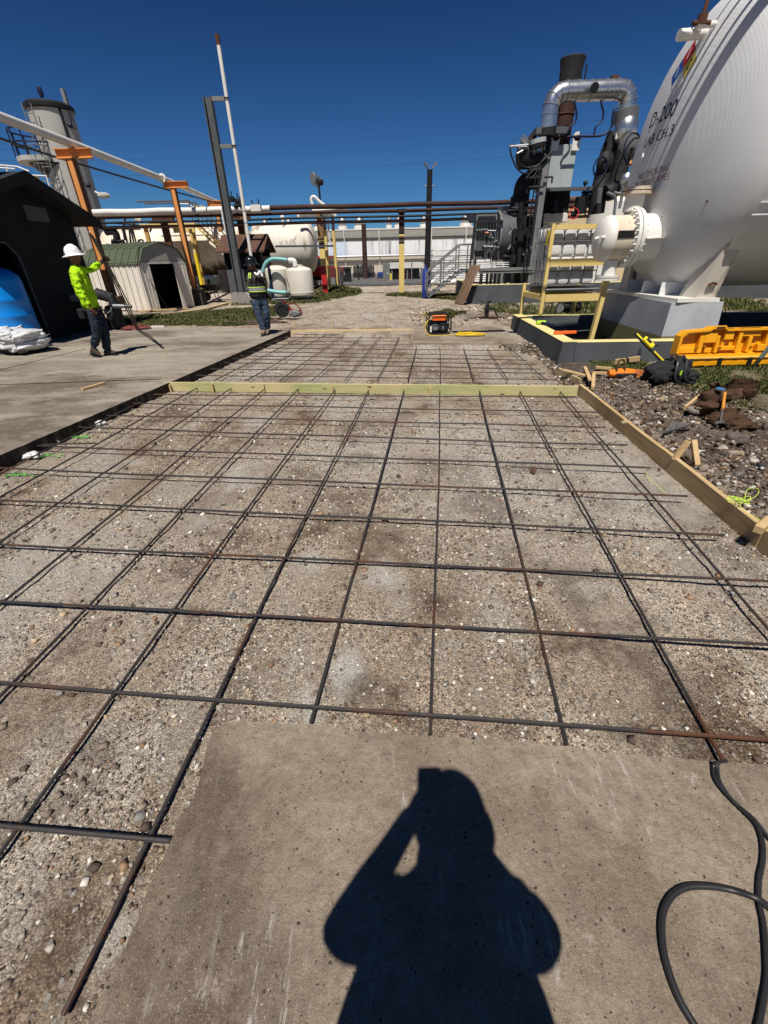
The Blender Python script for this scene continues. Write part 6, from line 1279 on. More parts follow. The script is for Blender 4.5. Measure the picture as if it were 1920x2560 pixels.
# ---- red pickup
def pickup(name, label, origin, ang, m_, L_=5.2):
    o = thing(name, label, 'pickup truck', (0, 0, 0)); a = R_(ang)
    def bodyp(P, y0, y1, nm, mm, bev=.04): return MB().prism([V(x, y0, z) for x, z in P], (0, 1, 0), y1 - y0).build(nm, M[mm], o, bevel=bev)
    bodyp([(-2.6, .5), (2.5, .5), (2.6, .75), (2.55, 1.0), (1.2, 1.12), (-.6, 1.12), (-2.6, 1.12), (-2.65, .8)], -.95, .95, 'body', m_)
    bodyp([(-.9, 1.1), (1.25, 1.1), (.6, 1.72), (-.75, 1.72)], -.85, .85, 'cab', m_)
    MB().prism([V(x, -.865, z) for x, z in ((-.75, 1.15), (.95, 1.15), (.5, 1.62), (-.68, 1.62))], (0, 1, 0), 1.73).build('side_windows', M['glass'], o)
    MB().prism([V(-.93, -.7, 1.18), V(-.93, .7, 1.18), V(-.80, .66, 1.64), V(-.80, -.66, 1.64)], (-1, 0, 0), .012).build('rear_window', M['glass'], o)
    MB().bb((-2.4, -.78, 1.0), (-1.0, .78, 1.13)).build('bed_floor', M['black'], o); MB().bb((-2.72, -.9, .45), (-2.6, .9, .62)).build('bumper', M['black'], o); MB().bb((-2.735, -.2, .5), (-2.72, .2, .62)).build('number_plate', M['white'], o)
    for y in (-.9, .78): MB().bb((-2.67, y, .75), (-2.63, y + .12, 1.05)).build('tail_light', M['dkred'], o)
    for x in (-1.65, 1.6):
        for y in (-.9, .9): w_ = MB().cyl(V(x, y - .11, .38), V(x, y + .11, .38), .38, seg=20).build('wheel', M['rubber'], o, True); MB().cyl(V(x, y - .115, .38), V(x, y + .115, .38), .2, seg=12).build('rim', M['galv'], w_, True)
    o.location = origin; o.rotation_euler.z = a; return o
tr = A(800, 700, 31.5)
pickup('red_pickup', 'bright red pickup truck parked nose away behind the red footed post', (-3.75, 32.0, .1), 80, 'red')
def sedan(name, label, origin, ang, m_, cat='car'):
    o = thing(name, label, cat, (0, 0, 0)); MB().prism([V(x, -.88, z) for x, z in ((-2.3, .35), (2.3, .35), (2.35, .7), (1.9, .88), (1.1, .95), (-1.4, .98), (-2.2, .92), (-2.35, .7))], (0, 1, 0), 1.76).build('body', M[m_], o, bevel=.05)
    MB().prism([V(x, -.76, z) for x, z in ((-1.7, .95), (1.15, .95), (.45, 1.42), (-.95, 1.42))], (0, 1, 0), 1.52).build('cabin', M[m_], o, bevel=.05); MB().prism([V(x, -.775, z) for x, z in ((-1.4, .98), (.95, .98), (.4, 1.34), (-.9, 1.34))], (0, 1, 0), 1.55).build('side_windows', M['glass'], o)
    for x in (-1.4, 1.45):
        for y in (-.82, .82): w_ = MB().cyl(V(x, y - .1, .32), V(x, y + .1, .32), .32, seg=20).build('wheel', M['rubber'], o, True); MB().cyl(V(x, y - .105, .32), V(x, y + .105, .32), .19, seg=12).build('rim', M['galv'], w_, True)
    for y in (-.6, .6): MB().ball((2.3, y, .68), .1, 8, (.5, 1.6, .8)).build('headlight', M['chrome'], o, True)
    MB().bb((-1.2, -.892, .6), (1.3, -.88, .63)).build('side_moulding', M['chrome'], o); o.location = origin; o.rotation_euler.z = R_(ang); return o
sedan('parked_car', 'charcoal car half hidden by the metal shed beneath the big tank', (-13.4, 33.2, .0), -8, 'carg')
sedan('parked_car', 'dark green car parked beneath the big tank, left of the grey column', (-8.6, 32.5, .0), 178, 'cardk')
# ================================================================== LEFT SIDE
# big stained horizontal tanks
def htank(x0, x1, y, z, r, label, m_='whited', dome=.5):
    o = thing('horizontal_tank', label, 'storage tank', (x1 - 1, y, 0))
    prof = [(.02, -dome), (r * .5, -dome * .86), (r * .8, -dome * .58), (r * .95, -dome * .28), (r, 0), (r, x1 - x0), (r * .95, x1 - x0 + dome * .28), (r * .8, x1 - x0 + dome * .58), (r * .5, x1 - x0 + dome * .86), (.02, x1 - x0 + dome)]
    MB().lathe(prof, (x0, y, z), (1, 0, 0), 44).build('vessel', M[m_], o, True, autos=60)
    for x in (x0 + .5, x1 - .4): MB().torus((x, y, z), (1, 0, 0), r + .01, .02, 44, 5).build('seam', M[m_], o, True)
    for x in (x0 + 1.2, x1 - 1.2): MB().bb((x - .2, y - r * .8, 0), (x + .2, y + r * .8, z - r * .75)).build('saddle', M['conc'], o)
    return o
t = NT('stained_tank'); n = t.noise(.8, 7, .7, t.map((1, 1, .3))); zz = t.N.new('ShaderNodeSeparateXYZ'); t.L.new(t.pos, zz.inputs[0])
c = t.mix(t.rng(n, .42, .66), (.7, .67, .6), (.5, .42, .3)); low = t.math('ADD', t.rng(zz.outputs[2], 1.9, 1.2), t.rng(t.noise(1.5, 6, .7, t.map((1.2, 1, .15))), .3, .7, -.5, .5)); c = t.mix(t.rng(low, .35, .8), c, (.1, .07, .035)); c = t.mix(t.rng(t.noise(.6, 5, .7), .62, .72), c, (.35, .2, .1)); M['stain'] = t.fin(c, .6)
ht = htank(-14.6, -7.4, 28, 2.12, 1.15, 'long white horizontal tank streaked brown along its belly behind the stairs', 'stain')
ht2 = htank(-6.6, -3.75, 28.2, 2.2, 1.2, 'white horizontal tank end with ring seam between hut and rack post', 'whited', .38)
MB().torus((-3.72, 28.2, 2.2), (1, 0, 0), 1.12, .03, 40).build('brown_rim', M['rust'], ht2, True); 
p = A(708, 560, 27.5); MB().cyl(p + V(0, 0, -.2), p + V(0, 0, .25), .08).ball(p + V(0, 0, .3), .12, 8).build('top_valve', M['white'], ht2, True)
# platform on the left tank with yellow stairs
ys = thing('yellow_stairs', 'yellow steel stairs climbing the front of the stained tank', 'stairs', (-8.5, 25.8, 0)); C = lambda x, y, Y: A(240 + x / 4.1475, 500 + y / 4.1475, Y)
s0, s1 = C(1440, 650, 25.6), C(1010, 250, 25.6)
for dy in (0, .8): MB().bar(s0 + V(0, dy, 0), s1 + V(0, dy, 0), .05, .24, (0, 1, 0)).build('stringer', M['yellow'], ys)
mb = MB()
for k in range(12): q = s0.lerp(s1, (k + .5) / 12); mb.box(q + V(0, .4, .05), (.24, .78, .03))
mb.build('treads', M['yellow'], ys)
for dy in (0, .8): MB().tube([s0 + V(0, dy, .95), s1 + V(0, dy, .95), s1 + V(-2.5, dy, .95)], .03, 8).tube([s0 + V(0, dy, .5), s1 + V(0, dy, .5)], .02, 6).tube([s0.lerp(s1, .5) + V(0, dy, 0), s0.lerp(s1, .5) + V(0, dy, .95)], .025, 6).tube([s1 + V(0, dy, 0), s1 + V(0, dy, .95)], .025, 6).build('handrail', mat('brownish_rail', (.1, .08, .05), .6), ys, True)
MB().bb((s1.x - 2.6, 25.5, s1.z - .1), (s1.x + .1, 26.6, s1.z + .05)).build('landing', M['yellow'], ys)
MB().bb((s1.x - 1.0, 25.45, s1.z - .35), (s1.x + .05, 25.55, s1.z - .15)).build('landing_beam', M['yellow'], ys)
for dx in (-2.4, -.1): MB().bb((s1.x + dx - .12, 25.6, 0), (s1.x + dx + .05, 25.75, s1.z - .1)).build('landing_post', mat('ochre_steel', (.5, .3, .1), .7, amt=.6), ys)
yp_ = thing('yellow_post', 'bright yellow post in front of the stained tank near the cars', 'post', G(520, 727)); q1 = C(1110, 938, 25); q2 = C(990, 300, 25)
MB().cyl(V(q1.x, 25, .1), V(q1.x, 25, 2.0), .085, seg=12).build('bright_shaft', M['yellowb'], yp_, True); MB().cyl(V(q1.x, 25, 2.0), V(q1.x, 25, q2.z), .08, seg=12).build('old_shaft', M['yellow'], yp_, True)
# rails and pipework over the tank
rl = thing('tank_top_rail', 'thin grey guard rail on top of the stained tank', 'railing', (-11, 28, 3.2)); mb = MB()
for (x0, y0, x1, y1) in ((510, 95, 820, 88), (515, 120, 820, 110), (860, 40, 960, 42), (960, 42, 1050, 110), (1050, 60, 1150, 100), (960, 42, 965, 120), (510, 95, 520, 130), (1010, 55, 1140, 95)): mb.cyl(C(x0, y0, 27.5), C(x1, y1, 27.5), .025, seg=6)
mb.build('rails', M['galv'], rl, True); MB().bb(tuple(C(1010, 110, 27.4)), tuple(C(1145, 65, 27.9))).build('tan_hatch', mat('tan_hatch', (.4, .33, .22), .8), rl, bevel=.05)
cl = thing('tank_piping', 'tangle of black pipes and conduits over the left end of the stained tank', 'piping', (-12, 26, 3)); mb = MB()
for P in ([(300, 180), (300, 230), (290, 290), (330, 460)], [(345, 290), (360, 450)], [(360, 290), (395, 460)], [(375, 290), (420, 460)], [(280, 300), (460, 300)], [(380, 230), (430, 260), (520, 270), (580, 230)], [(560, 330), (575, 290), (620, 230), (700, 240)], [(60, 240), (200, 240), (400, 255)], [(620, 245), (830, 240)], [(200, 300), (270, 300), (300, 420)], [(440, 450), (445, 420), (480, 415), (500, 460)]): mb.tube(smoothpath([C(x, y, 26.3) for x, y in P], 4), .045, 6)
mb.build('conduits', M['black'], cl, True); MB().tube(smoothpath([C(100, 330, 25), C(170, 325, 25), C(210, 360, 25), C(222, 450, 25)], 5), .16, 12).build('elbow_pipe', M['black'], cl, True); MB().cyl(C(205, 385, 25), C(245, 388, 25), .08).cyl(C(180, 455, 25), C(290, 458, 25), .2).build('flange', M['black'], cl)
MB().tube([C(412, 180, 25.8), C(420, 200, 25.8), C(455, 205, 25.8), C(455, 240, 25.8)], .1, 8).build('white_elbow', M['white'], cl, True)
o = MB().tube([C(1300, 95, 24), C(1355, 380, 24), C(1410, 780, 24), C(1415, 825, 24)], .045, 8).build('thin_white_drop', M['white'], None, True); tag(o, 'thin white pipe dropping beside the grey column', 'pipe')
# ---- grey column with white vent pole
gc = thing('steel_column', 'tall grey steel column on a concrete block beside the white vent pole', 'column', G(605, 757)); gx0 = -6.15; gy0 = 21.6
mb = MB(); mb.bb((gx0 - .17, gy0 - .16, .35), (gx0 - .14, gy0 + .16, 6.88)).bb((gx0 + .10, gy0 - .16, .35), (gx0 + .13, gy0 + .16, 6.88)).bb((gx0 - .14, gy0 - .02, .35), (gx0 + .10, gy0 + .02, 6.88)); mb.build('i_beam', M['grey'], gc)
MB().rings([[V(gx0 - .42, gy0 - .4, -.1), V(gx0 + .42, gy0 - .4, -.1), V(gx0 + .42, gy0 + .4, -.1), V(gx0 - .42, gy0 + .4, -.1)], [V(gx0 - .36, gy0 - .34, .42), V(gx0 + .36, gy0 - .34, .42), V(gx0 + .36, gy0 + .34, .42), V(gx0 - .36, gy0 + .34, .42)]]).build('concrete_block', M['conc'], gc)
zb2 = A(570, 365, gy0).z
for z in (6.84, zb2): MB().bb((gx0 + .13, gy0 - .06, z - .07), (-5.55, gy0 + .06, z + .05)).build('bracket_arm', M['mgrey'], gc); MB().torus((-5.47, gy0, z), (0, 0, 1), .09, .02).build('pipe_clamp', M['black'], gc)
vp = thing('vent_pole', 'very tall slim white vent pole with dark tip clamped to the grey column', 'vent pipe', (-5.47, gy0, 0)); MB().cyl(V(-5.47, gy0, .2), V(-5.47, gy0, 8.25), .068, seg=14).build('white_pipe', M['white'], vp, True); MB().cyl(V(-5.47, gy0, 8.25), V(-5.47, gy0, 8.5), .085, seg=10).build('dark_tip', M['rust'], vp, True)
for z in (3.0, 3.4): MB().torus((-5.47, gy0, z), (0, 0, 1), .07, .012).build('coupling', M['mgrey'], vp)
# ---- shingled hut
hx0, hx1, hy0, hy1 = -6.95, -5.3, 22.6, 24.7
hu = thing('shingled_hut', 'small dark hut with brown shingled gable roof behind the worker', 'hut', (-5.6, 23.4, 0))
zr, ze = 2.62, 2.1
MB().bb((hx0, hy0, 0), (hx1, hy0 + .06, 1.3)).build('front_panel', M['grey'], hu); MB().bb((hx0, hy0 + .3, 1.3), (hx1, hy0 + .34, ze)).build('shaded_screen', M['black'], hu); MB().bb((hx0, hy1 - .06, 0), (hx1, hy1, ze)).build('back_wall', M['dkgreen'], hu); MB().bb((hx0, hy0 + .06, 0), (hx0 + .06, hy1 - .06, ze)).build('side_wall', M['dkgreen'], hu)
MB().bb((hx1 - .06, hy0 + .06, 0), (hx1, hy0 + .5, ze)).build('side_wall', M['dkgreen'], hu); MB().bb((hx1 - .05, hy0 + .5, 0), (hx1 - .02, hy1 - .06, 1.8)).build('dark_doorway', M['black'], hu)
ym = (hy0 + hy1) / 2; MB().prism([V(hx1 - .05, hy0, ze), V(hx1 - .05, hy1, ze), V(hx1 - .05, ym, zr - .06)], (1, 0, 0), .05).build('gable', M['grey'], hu)
for s_ in (-1, 1):
    yo = ym + s_ * ((hy1 - hy0) / 2 + .25); MB().prism([V(hx0 - .25, ym, zr), V(hx0 - .25, yo, ze - .15), V(hx0 - .25, yo, ze - .08), V(hx0 - .25, ym, zr + .07)], (1, 0, 0), hx1 - hx0 + .5).build('roof_slope', M['shingle'], hu)
for y in (hy0,): 
    for x in (hx0, hx1 - .08): MB().bb((x, y - .01, 1.3), (x + .08, y + .07, ze)).build('corner_post', M['dkgreen'], hu)
# ---- white upright tanks with teal hoses
def uptank(c, r, h, label, legs=True):
    o = thing('upright_tank', label, 'tank', c); prof = [(r * .9, .16), (r, .24), (r, h - .22), (r * .96, h - .1), (r * .8, h - .02), (r * .45, h + .04), (r * .45, h + .07), (.02, h + .07)]
    MB().lathe(prof, c, (0, 0, 1), 36).build('shell', M['whited'], o, True, autos=35); MB().lathe([(r * .8, .1), (r * .88, .13), (r * .9, .2)], c, (0, 0, 1), 30).build('skirt', M['galv'], o, True)
    MB().lathe([(r + .012, .3), (r + .018, .33), (r + .012, .36)], c, (0, 0, 1), 36).build('band', M['whited'], o, True)
    for k in range(4): a = .78 + k * 1.57; q = Vector(c) + V(math.cos(a) * r * .8, math.sin(a) * r * .8, 0); MB().bb((q.x - .04, q.y - .04, 0), (q.x + .04, q.y + .04, .15)).bb((q.x - .12, q.y - .08, 0), (q.x + .12, q.y + .08, .03)).build('foot', M['galv'], o)
    return o
tR = V(-3.6, 22.3, 0); tL = V(-4.72, 22.9, 0)
o = uptank(tR, .61, 1.32, 'white upright tank with domed top, nearer one beside the dirt track'); MB().bar(tR + V(-.5, -.5, .95), tR + V(-.42, -.55, .7), .02, .02).build('rust_scratch', M['rust'], o); MB().cyl(tR + V(0, 0, 1.38), tR + V(0, 0, 1.44), .2).build('manhole', M['whited'], o, True)
o = uptank(tL, .56, 1.36, 'white upright tank behind the nearer one, beside the hut'); MB().bb((tL.x - .3, tL.y - .575, .9), (tL.x + .05, tL.y - .55, .93)).build('faint_lettering', M['galv'], o)
D2 = lambda x, y, Y: A(580 + x / 4.1475, 600 + y / 4.1475, Y)
hs = thing('teal_hose', 'teal hose arching from the hut to the white elbow on the tank top', 'hose', D2(320, 330, 22)); MB().tube(smoothpath([D2(318, 335, 22), D2(328, 290, 22), D2(350, 240, 22), D2(395, 205, 22), D2(450, 195, 22), D2(530, 202, 22), D2(590, 212, 22)], 6), .075, 12).build('hose', M['teal'], hs, True)
MB().tube(smoothpath([D2(590, 213, 22), D2(620, 212, 22), D2(645, 222, 22), D2(655, 255, 22), D2(658, 275, 22)], 6), .11, 12).build('white_elbow', M['pvc'], hs, True); MB().cyl(D2(572, 210, 22), D2(600, 213, 22), .1, seg=12).build('hose_clamp', M['mgrey'], hs, True)
hs = thing('teal_hose', 'lower teal hose running into the foot of the nearer white tank', 'hose', D2(380, 525, 21.8)); MB().tube(smoothpath([D2(250, 500, 21.8), D2(380, 525, 21.8), D2(450, 538, 21.8), D2(520, 545, 21.8), D2(570, 545, 21.8)], 5), .085, 12).build('hose', M['teal'], hs, True); MB().cyl(D2(560, 545, 21.8), D2(600, 545, 21.8), .1).build('coupling', M['mgrey'], hs, True)
o = MB().bb((-4.9, 21.9, .0), (-4.15, 22.3, .1)).build('white_skid', M['white']); tag(o, 'white skid plate lying at the foot of the farther upright tank', 'skid')
o = MB().tube([D2(375, 260, 22.3), D2(400, 420, 22.3), D2(425, 600, 22.3)], .06, 10).build('navy_pipe', M['navy'], None, True); tag(o, 'navy blue upright pipe between the hut and the white tanks', 'pipe')
# ---- wheelbarrow
wc = C(1215, 1035, 22.5); wc.z = 0; wb_ = thing('wheelbarrow', 'black wheelbarrow standing on the sand bank by the cars', 'wheelbarrow', wc); z0 = .12
MB().rings([[wc + V(-.25, -.2, z0 + .35), wc + V(.25, -.2, z0 + .35), wc + V(.25, .2, z0 + .35), wc + V(-.25, .2, z0 + .35)], [wc + V(-.42, -.32, z0 + .6), wc + V(.42, -.32, z0 + .6), wc + V(.42, .32, z0 + .6), wc + V(-.42, .32, z0 + .6)], [wc + V(-.38, -.28, z0 + .59), wc + V(.38, -.28, z0 + .59), wc + V(.38, .28, z0 + .59), wc + V(-.38, .28, z0 + .59)]]).build('tray', M['black'], wb_)
MB().cyl(wc + V(-.28, -.05, z0 + .12), wc + V(-.28, .05, z0 + .12), .19).build('wheel', M['rubber'], wb_, True)
mb = MB()
for y in (-.22, .22): mb.tube([wc + V(-.3, y * .4, z0 + .14), wc + V(.2, y, z0 + .33), wc + V(.6, y, z0 + .6)], .022, 6).tube([wc + V(.15, y, z0 + .33), wc + V(.28, y, z0 - .1)], .018, 6)
mb.build('frame', M['black'], wb_, True)
# ---- metal garden shed
sA, sB = G(380, 778), G(487, 765); fx_ = (sB - sA).normalized(); W_ = (sB - sA).length; sx_ = Vector((-fx_.y, fx_.x, 0)); LN = 3.3
ms = thing('metal_shed', 'weathered white metal shed with green gambrel roof and dark open doorway', 'shed', sA)
def SP(u, v, z): return sA + fx_ * u + sx_ * v + V(0, 0, z)
prof = [(0, 1.62), (.3, 2.08), (W_ / 2, 2.3), (W_ - .3, 2.08), (W_, 1.62)]; d0, d1, dh_ = .42, 1.55, 1.55
MB().prism([SP(0, 0, 0), SP(d0, 0, 0), SP(d0, 0, 1.62), SP(0, 0, 1.62)], sx_, .04).build('front_wall', M['shedwall'], ms); MB().prism([SP(d1, 0, 0), SP(W_, 0, 0), SP(W_, 0, 1.62), SP(d1, 0, 1.62)], sx_, .04).build('front_wall', M['shedwall'], ms)
MB().prism([SP(u, 0, z) for u, z in prof], sx_, .04).build('gable', mat('shed_gable_grey', (.34, .33, .3), .6, amt=.4), ms); MB().prism([SP(u, LN, z) for u, z in [(0, 0)] + prof + [(W_, 0)]], sx_, .04).build('back_wall', M['dark'], ms); MB().prism([SP(.06, 1.0, 0), SP(W_ - .06, 1.0, 0), SP(W_ - .06, 1.0, 1.58), SP(.06, 1.0, 1.58)], sx_, 1.6).build('doorway_shade_box', M['dark'], ms)  # near-black back wall and an added box stand in for the shed's inner shade
for u in (.05, W_ - .08): MB().prism([SP(u, .06, .02), SP(u, 1.0, .02), SP(u, 1.0, 1.58), SP(u, .06, 1.58)], fx_, .02).build('shade_lining', M['dark'], ms)  # dark lining added so the doorway reads as deep shade
for u in (0, W_ - .04): 
    mb = MB(); k = 40; rs = []
    for i in range(k + 1): v = .04 + (LN - .04) * i / k; o_ = .012 * (1 if (i % 4) < 3 else -1.2); q = [SP(u - (o_ if u == 0 else -o_), v, 0), SP(u - (o_ if u == 0 else -o_), v, 1.6), SP(u + .04, v, 1.6), SP(u + .04, v, 0)]; rs.append(q)
    mb.rings(rs).build('side_wall', M['shedwall'], ms)
mb = MB()
for v in np.arange(.1, LN, .36): mb.prism([SP(-.02, v, 0), SP(-.02, v + .02, 0), SP(-.02, v + .02, 1.6), SP(-.02, v, 1.6)], fx_, .01)
mb.build('wall_seams', mat('rusty_seam', (.2, .12, .08), .8), ms)
for i in range(4):
    (u0, z0_), (u1, z1_) = prof[i], prof[i + 1]; ext = .1 if i == 0 else 0; e2 = .1 if i == 3 else 0
    du, dz = u1 - u0, z1_ - z0_; a = SP(u0 - du * ext, -.06, z0_ - dz * ext + .012); b = SP(u1 + du * e2, -.06, z1_ + dz * e2 + .012); nrm = (b - a).cross(sx_).normalized(); nrm = nrm if nrm.z > 0 else -nrm
    MB().prism([a, b, b + nrm * .03, a + nrm * .03], sx_, LN + .12).build('roof_panel', M['roofgreen'], ms)
    mb = MB()
    for v in np.arange(.25, LN, .4): mb.prism([a + sx_ * v + nrm * .03, b + sx_ * v + nrm * .03, b + sx_ * v + nrm * .05, a + sx_ * v + nrm * .05], sx_, .03)
    mb.build('roof_rib', M['roofgreen'], ms)
MB().prism([SP(-.03, -.02, 1.6), SP(-.03, LN, 1.6), SP(-.03, LN, 1.66), SP(-.03, -.02, 1.66)], fx_, .04).build('eave_trim', M['roofgrey'], ms)
MB().prism([SP(0, -.01, 1.6), SP(W_, -.01, 1.6), SP(W_, -.01, 1.64), SP(0, -.01, 1.64)], sx_, .02).build('front_trim', M['shedwall'], ms)
mb = MB()
for u in (.12, .26, 1.68, 1.82, 1.96): mb.prism([SP(u, -.012, 0), SP(u + .02, -.012, 0), SP(u + .02, -.012, 1.6), SP(u, -.012, 1.6)], sx_, .012)
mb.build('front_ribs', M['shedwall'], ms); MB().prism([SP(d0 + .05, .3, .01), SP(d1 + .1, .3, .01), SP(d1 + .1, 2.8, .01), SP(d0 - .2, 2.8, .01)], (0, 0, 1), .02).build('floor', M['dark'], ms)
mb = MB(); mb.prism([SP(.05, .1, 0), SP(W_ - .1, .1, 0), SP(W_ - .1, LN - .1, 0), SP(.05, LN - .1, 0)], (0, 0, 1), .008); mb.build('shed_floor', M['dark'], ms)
MB().bar(SP(.5, -.35, .0), SP(.2, -.05, 1.1), .02, .02).build('leaning_rod', M['black'], ms)
# pale boards lying on the grass
def strip(px0, py0, px1, py1, w, label, m_='ppale', mid_=None, h=.05):
    pts = smoothpath([G(px0, py0, .03)] + ([G(*mid_, .03)] if mid_ else []) + [G(px1, py1, .03)], 6); rs = []
    d = (pts[-1] - pts[0]).normalized(); n = Vector((-d.y, d.x, 0)) * w / 2
    for p in pts: rs.append([p - n - V(0, 0, .03), p + n - V(0, 0, .03), p + n + V(0, 0, h - .03), p - n + V(0, 0, h - .03)])
    o = MB().rings(rs).build('loose_board', M[m_]); return tag(o, label, 'board')
strip(405, 785, 570, 757, .14, 'long bent pale board lying on the grass in front of the shed', mid_=(500, 774)); strip(345, 778, 470, 770, .12, 'shorter grey board lying at the shed doorstep', 'wood'); strip(378, 815, 412, 815, .1, 'small white strip lying at the edge of the pavement', 'white', h=.035)
# ---- orange posts carrying the big white pipe
def opost(x, y, zc, zb, label, arm=.62, blk=False):
    o = thing('orange_post', label, 'post', (x, y, 0)); f = .11
    MB().bb((x - .11, y - .1, zb), (x - .09, y + .1, zc)).build('dark_flange', mat('brown_flange', (.16, .075, .04), .8, amt=.6), o); MB().bb((x - .09, y - .012 - .05, zb), (x + .07, y - .01, zc)).build('web', M['orange'], o); MB().bb((x + .07, y - .1, zb), (x + .09, y + .1, zc)).build('dark_flange', mat('brown_flange', (.16, .075, .04)), o)
    MB().bb((x - arm * .6, y - .09, zc), (x + arm, y + .09, zc + .02)).bb((x - arm * .6, y - .01, zc + .02), (x + arm, y + .01, zc + .2)).bb((x - arm * .6, y - .09, zc + .2), (x + arm, y + .09, zc + .22)).build('crosshead', M['orange'], o)
    if blk: MB().bb((x - .32, y - .3, -.1), (x + .32, y + .3, zb)).build('concrete_footing', mat('dark_footing', (.06, .055, .05), .9, amt=.6), o)
    return o
ZC = 4.18
opost(-8.55, 15.5, ZC - .0, 0, 'orange post nearest the dark building, carrying the big white pipe'); opost(-8.1, 21.4, ZC - .0, .6, 'orange post on a dark footing beside the metal shed', blk=True); opost(-8.3, 27.3, ZC - .05, 0, 'orange post mostly hidden behind the grey column', arm=.75)
pts = [G(-260, 190, ZC + .33), G(0, 292, ZC + .33), G(200, 367, ZC + .33), G(428, 455, ZC + .33), G(540, 504, ZC + .33), G(600, 528, ZC + .33)]
bpn = thing('overhead_white_pipe', 'thick white pipe running overhead from the upper left along the orange posts', 'pipe', pts[2]); MB().tube(pts, .1, 14).build('pipe', M['white'], bpn, True)
q = G(405, 444, ZC + .33); MB().torus(q + V(0, 0, -.02), (0, 1, .0), .11, .05, 16).build('coupling', M['white'], bpn, True)
pts = [A(-60, 330, 13), A(0, 346, 14), A(130, 390, 16), A(300, 440, 19), A(420, 475, 22), A(560, 512, 26)]; o = MB().tube(pts, .03, 6).build('black_cable', M['rubber'], None, True); tag(o, 'black cable hanging beneath the overhead white pipe', 'cable')
# ---- absorber tower with platform
Yt = 30; xa, xb_ = A(70, 262, Yt).x, A(175, 275, Yt).x; tcx = (xa + xb_) / 2 - .0; tr = (xb_ - xa) / 2; zt = A(110, 262, Yt).z
tw = thing('tower', 'tall pale cylindrical tower with a side platform behind the dark building', 'tower', (tcx, Yt, 0)); MB().lathe([(tr, 0), (tr, zt - .25)], (tcx, Yt, 0), (0, 0, 1), 40).build('shell', M['clay'], tw, True)
MB().lathe([(tr + .02, zt - .3), (tr + .1, zt - .25), (tr + .1, zt - .1), (tr, zt)], (tcx, Yt, 0), (0, 0, 1), 40).build('dark_rim', M['black'], tw, True)
E1_ = lambda x, y, Y: A(x / 3.456, 240 + y / 3.456, Y)
zp_ = A(60, 392, 29).z; mb = MB(); cxp = tcx - tr * .95; PR = 1.2

MB().lathe([(PR - .05, zp_ - .25), (PR, zp_ - .2), (PR, zp_), (PR - .1, zp_ + .02)], (cxp, Yt - .3, 0), (0, 0, 1), 32).build('platform_deck', M['clay'], tw, True)
MB().lathe([(.3, zp_ - .9), (PR - .1, zp_ - .26)], (cxp + .4, Yt - .3, 0), (0, 0, 1), 20).build('platform_brackets', M['black'], tw, True)
for dz in (.55, 1.1): MB().tube([V(cxp + PR * math.cos(a), Yt - .3 + PR * math.sin(a), zp_ + dz) for a in [R_(x) for x in range(60, 331, 15)]], .04, 6).build('guard_rail', M['navy'], tw, True)
mb = MB()
for x in range(60, 331, 30): a = R_(x); mb.cyl(V(cxp + PR * math.cos(a), Yt - .3 + PR * math.sin(a), zp_), V(cxp + PR * math.cos(a), Yt - .3 + PR * math.sin(a), zp_ + 1.1), .035, seg=6)
mb.build('rail_posts', M['navy'], tw)
mb = MB(); lx = tcx - .35
for dx in (-.22, .22): mb.cyl(V(lx + dx, Yt - tr - .25, .3), V(lx + dx, Yt - tr - .25, zp_ + 2.0), .03, seg=6)
z = .5
while z < zp_ + 1.9: mb.cyl(V(lx - .22, Yt - tr - .25, z), V(lx + .22, Yt - tr - .25, z), .02, seg=5); z += .35
mb.build('ladder', M['mgrey'], tw)
mb = MB()
for k in range(9): z = .9 + k * .75; mb.tube([V(lx + .45 * math.cos(a), Yt - tr - .3 - .62 * math.sin(a), z) for a in [R_(x) for x in range(0, 181, 20)]], .02, 5)
for a in (R_(40), R_(90), R_(140)): mb.cyl(V(lx + .45 * math.cos(a), Yt - tr - .3 - .62 * math.sin(a), .9), V(lx + .45 * math.cos(a), Yt - tr - .3 - .62 * math.sin(a), 6.9), .015, seg=5)
mb.build('ladder_cage', M['mgrey'], tw)
for z in (zt - .9, zt - 2.2, zt - 3.4): MB().ball((tcx + tr * .95, Yt - .35, z), .14, 8, (1.2, 1, 1)).build('nozzle', M['navy'], tw, True)
MB().bb((tcx + tr - .1, Yt - .2, zt - 1.0), (tcx + tr + .06, Yt, zt + .55)).build('corner_riser', M['mgrey'], tw); MB().ball((tcx + tr * .3, Yt - .9, zt + .25), .22, 8, (.6, .6, 1.2)).build('top_davit', M['navy'], tw, True)
MB().cyl(V(tcx + tr - .2, Yt - .6, .0), V(tcx + tr - .2, Yt - .6, zt - .3), .07).build('side_pipe', M['black'], tw, True)
ls = thing('street_lamp', 'grey cobra head lamp sticking out beside the pale tower', 'street lamp', A(262, 490, 29)); MB().tube([A(238, 480, 29), A(247, 484, 29), A(254, 486, 29)], .07, 8).build('arm', M['galv'], ls, True); MB().ball(A(259, 489, 29), .35, 12, (1.0, .6, .45)).build('lamp_head', M['clay'], ls, True)
rg = thing('walkway_rail', 'thin white and yellow guard rails behind the ridge of the dark building', 'railing', A(60, 440, 24)); mb = MB()
for (x0, y0, x1, y1) in ((0, 597, 150, 610), (0, 620, 130, 630), (150, 610, 250, 650), (270, 685, 400, 692), (400, 692, 435, 800), (60, 600, 62, 660), (230, 640, 240, 690)): mb.cyl(E1_(x0, y0, 24), E1_(x1, y1, 24), .03, seg=6)
mb.build('rails', M['white'], rg); MB().bb(tuple(E1_(275, 715, 24)), tuple(E1_(330, 700, 24.3))).build('yellow_plate', M['yellowb'], rg)
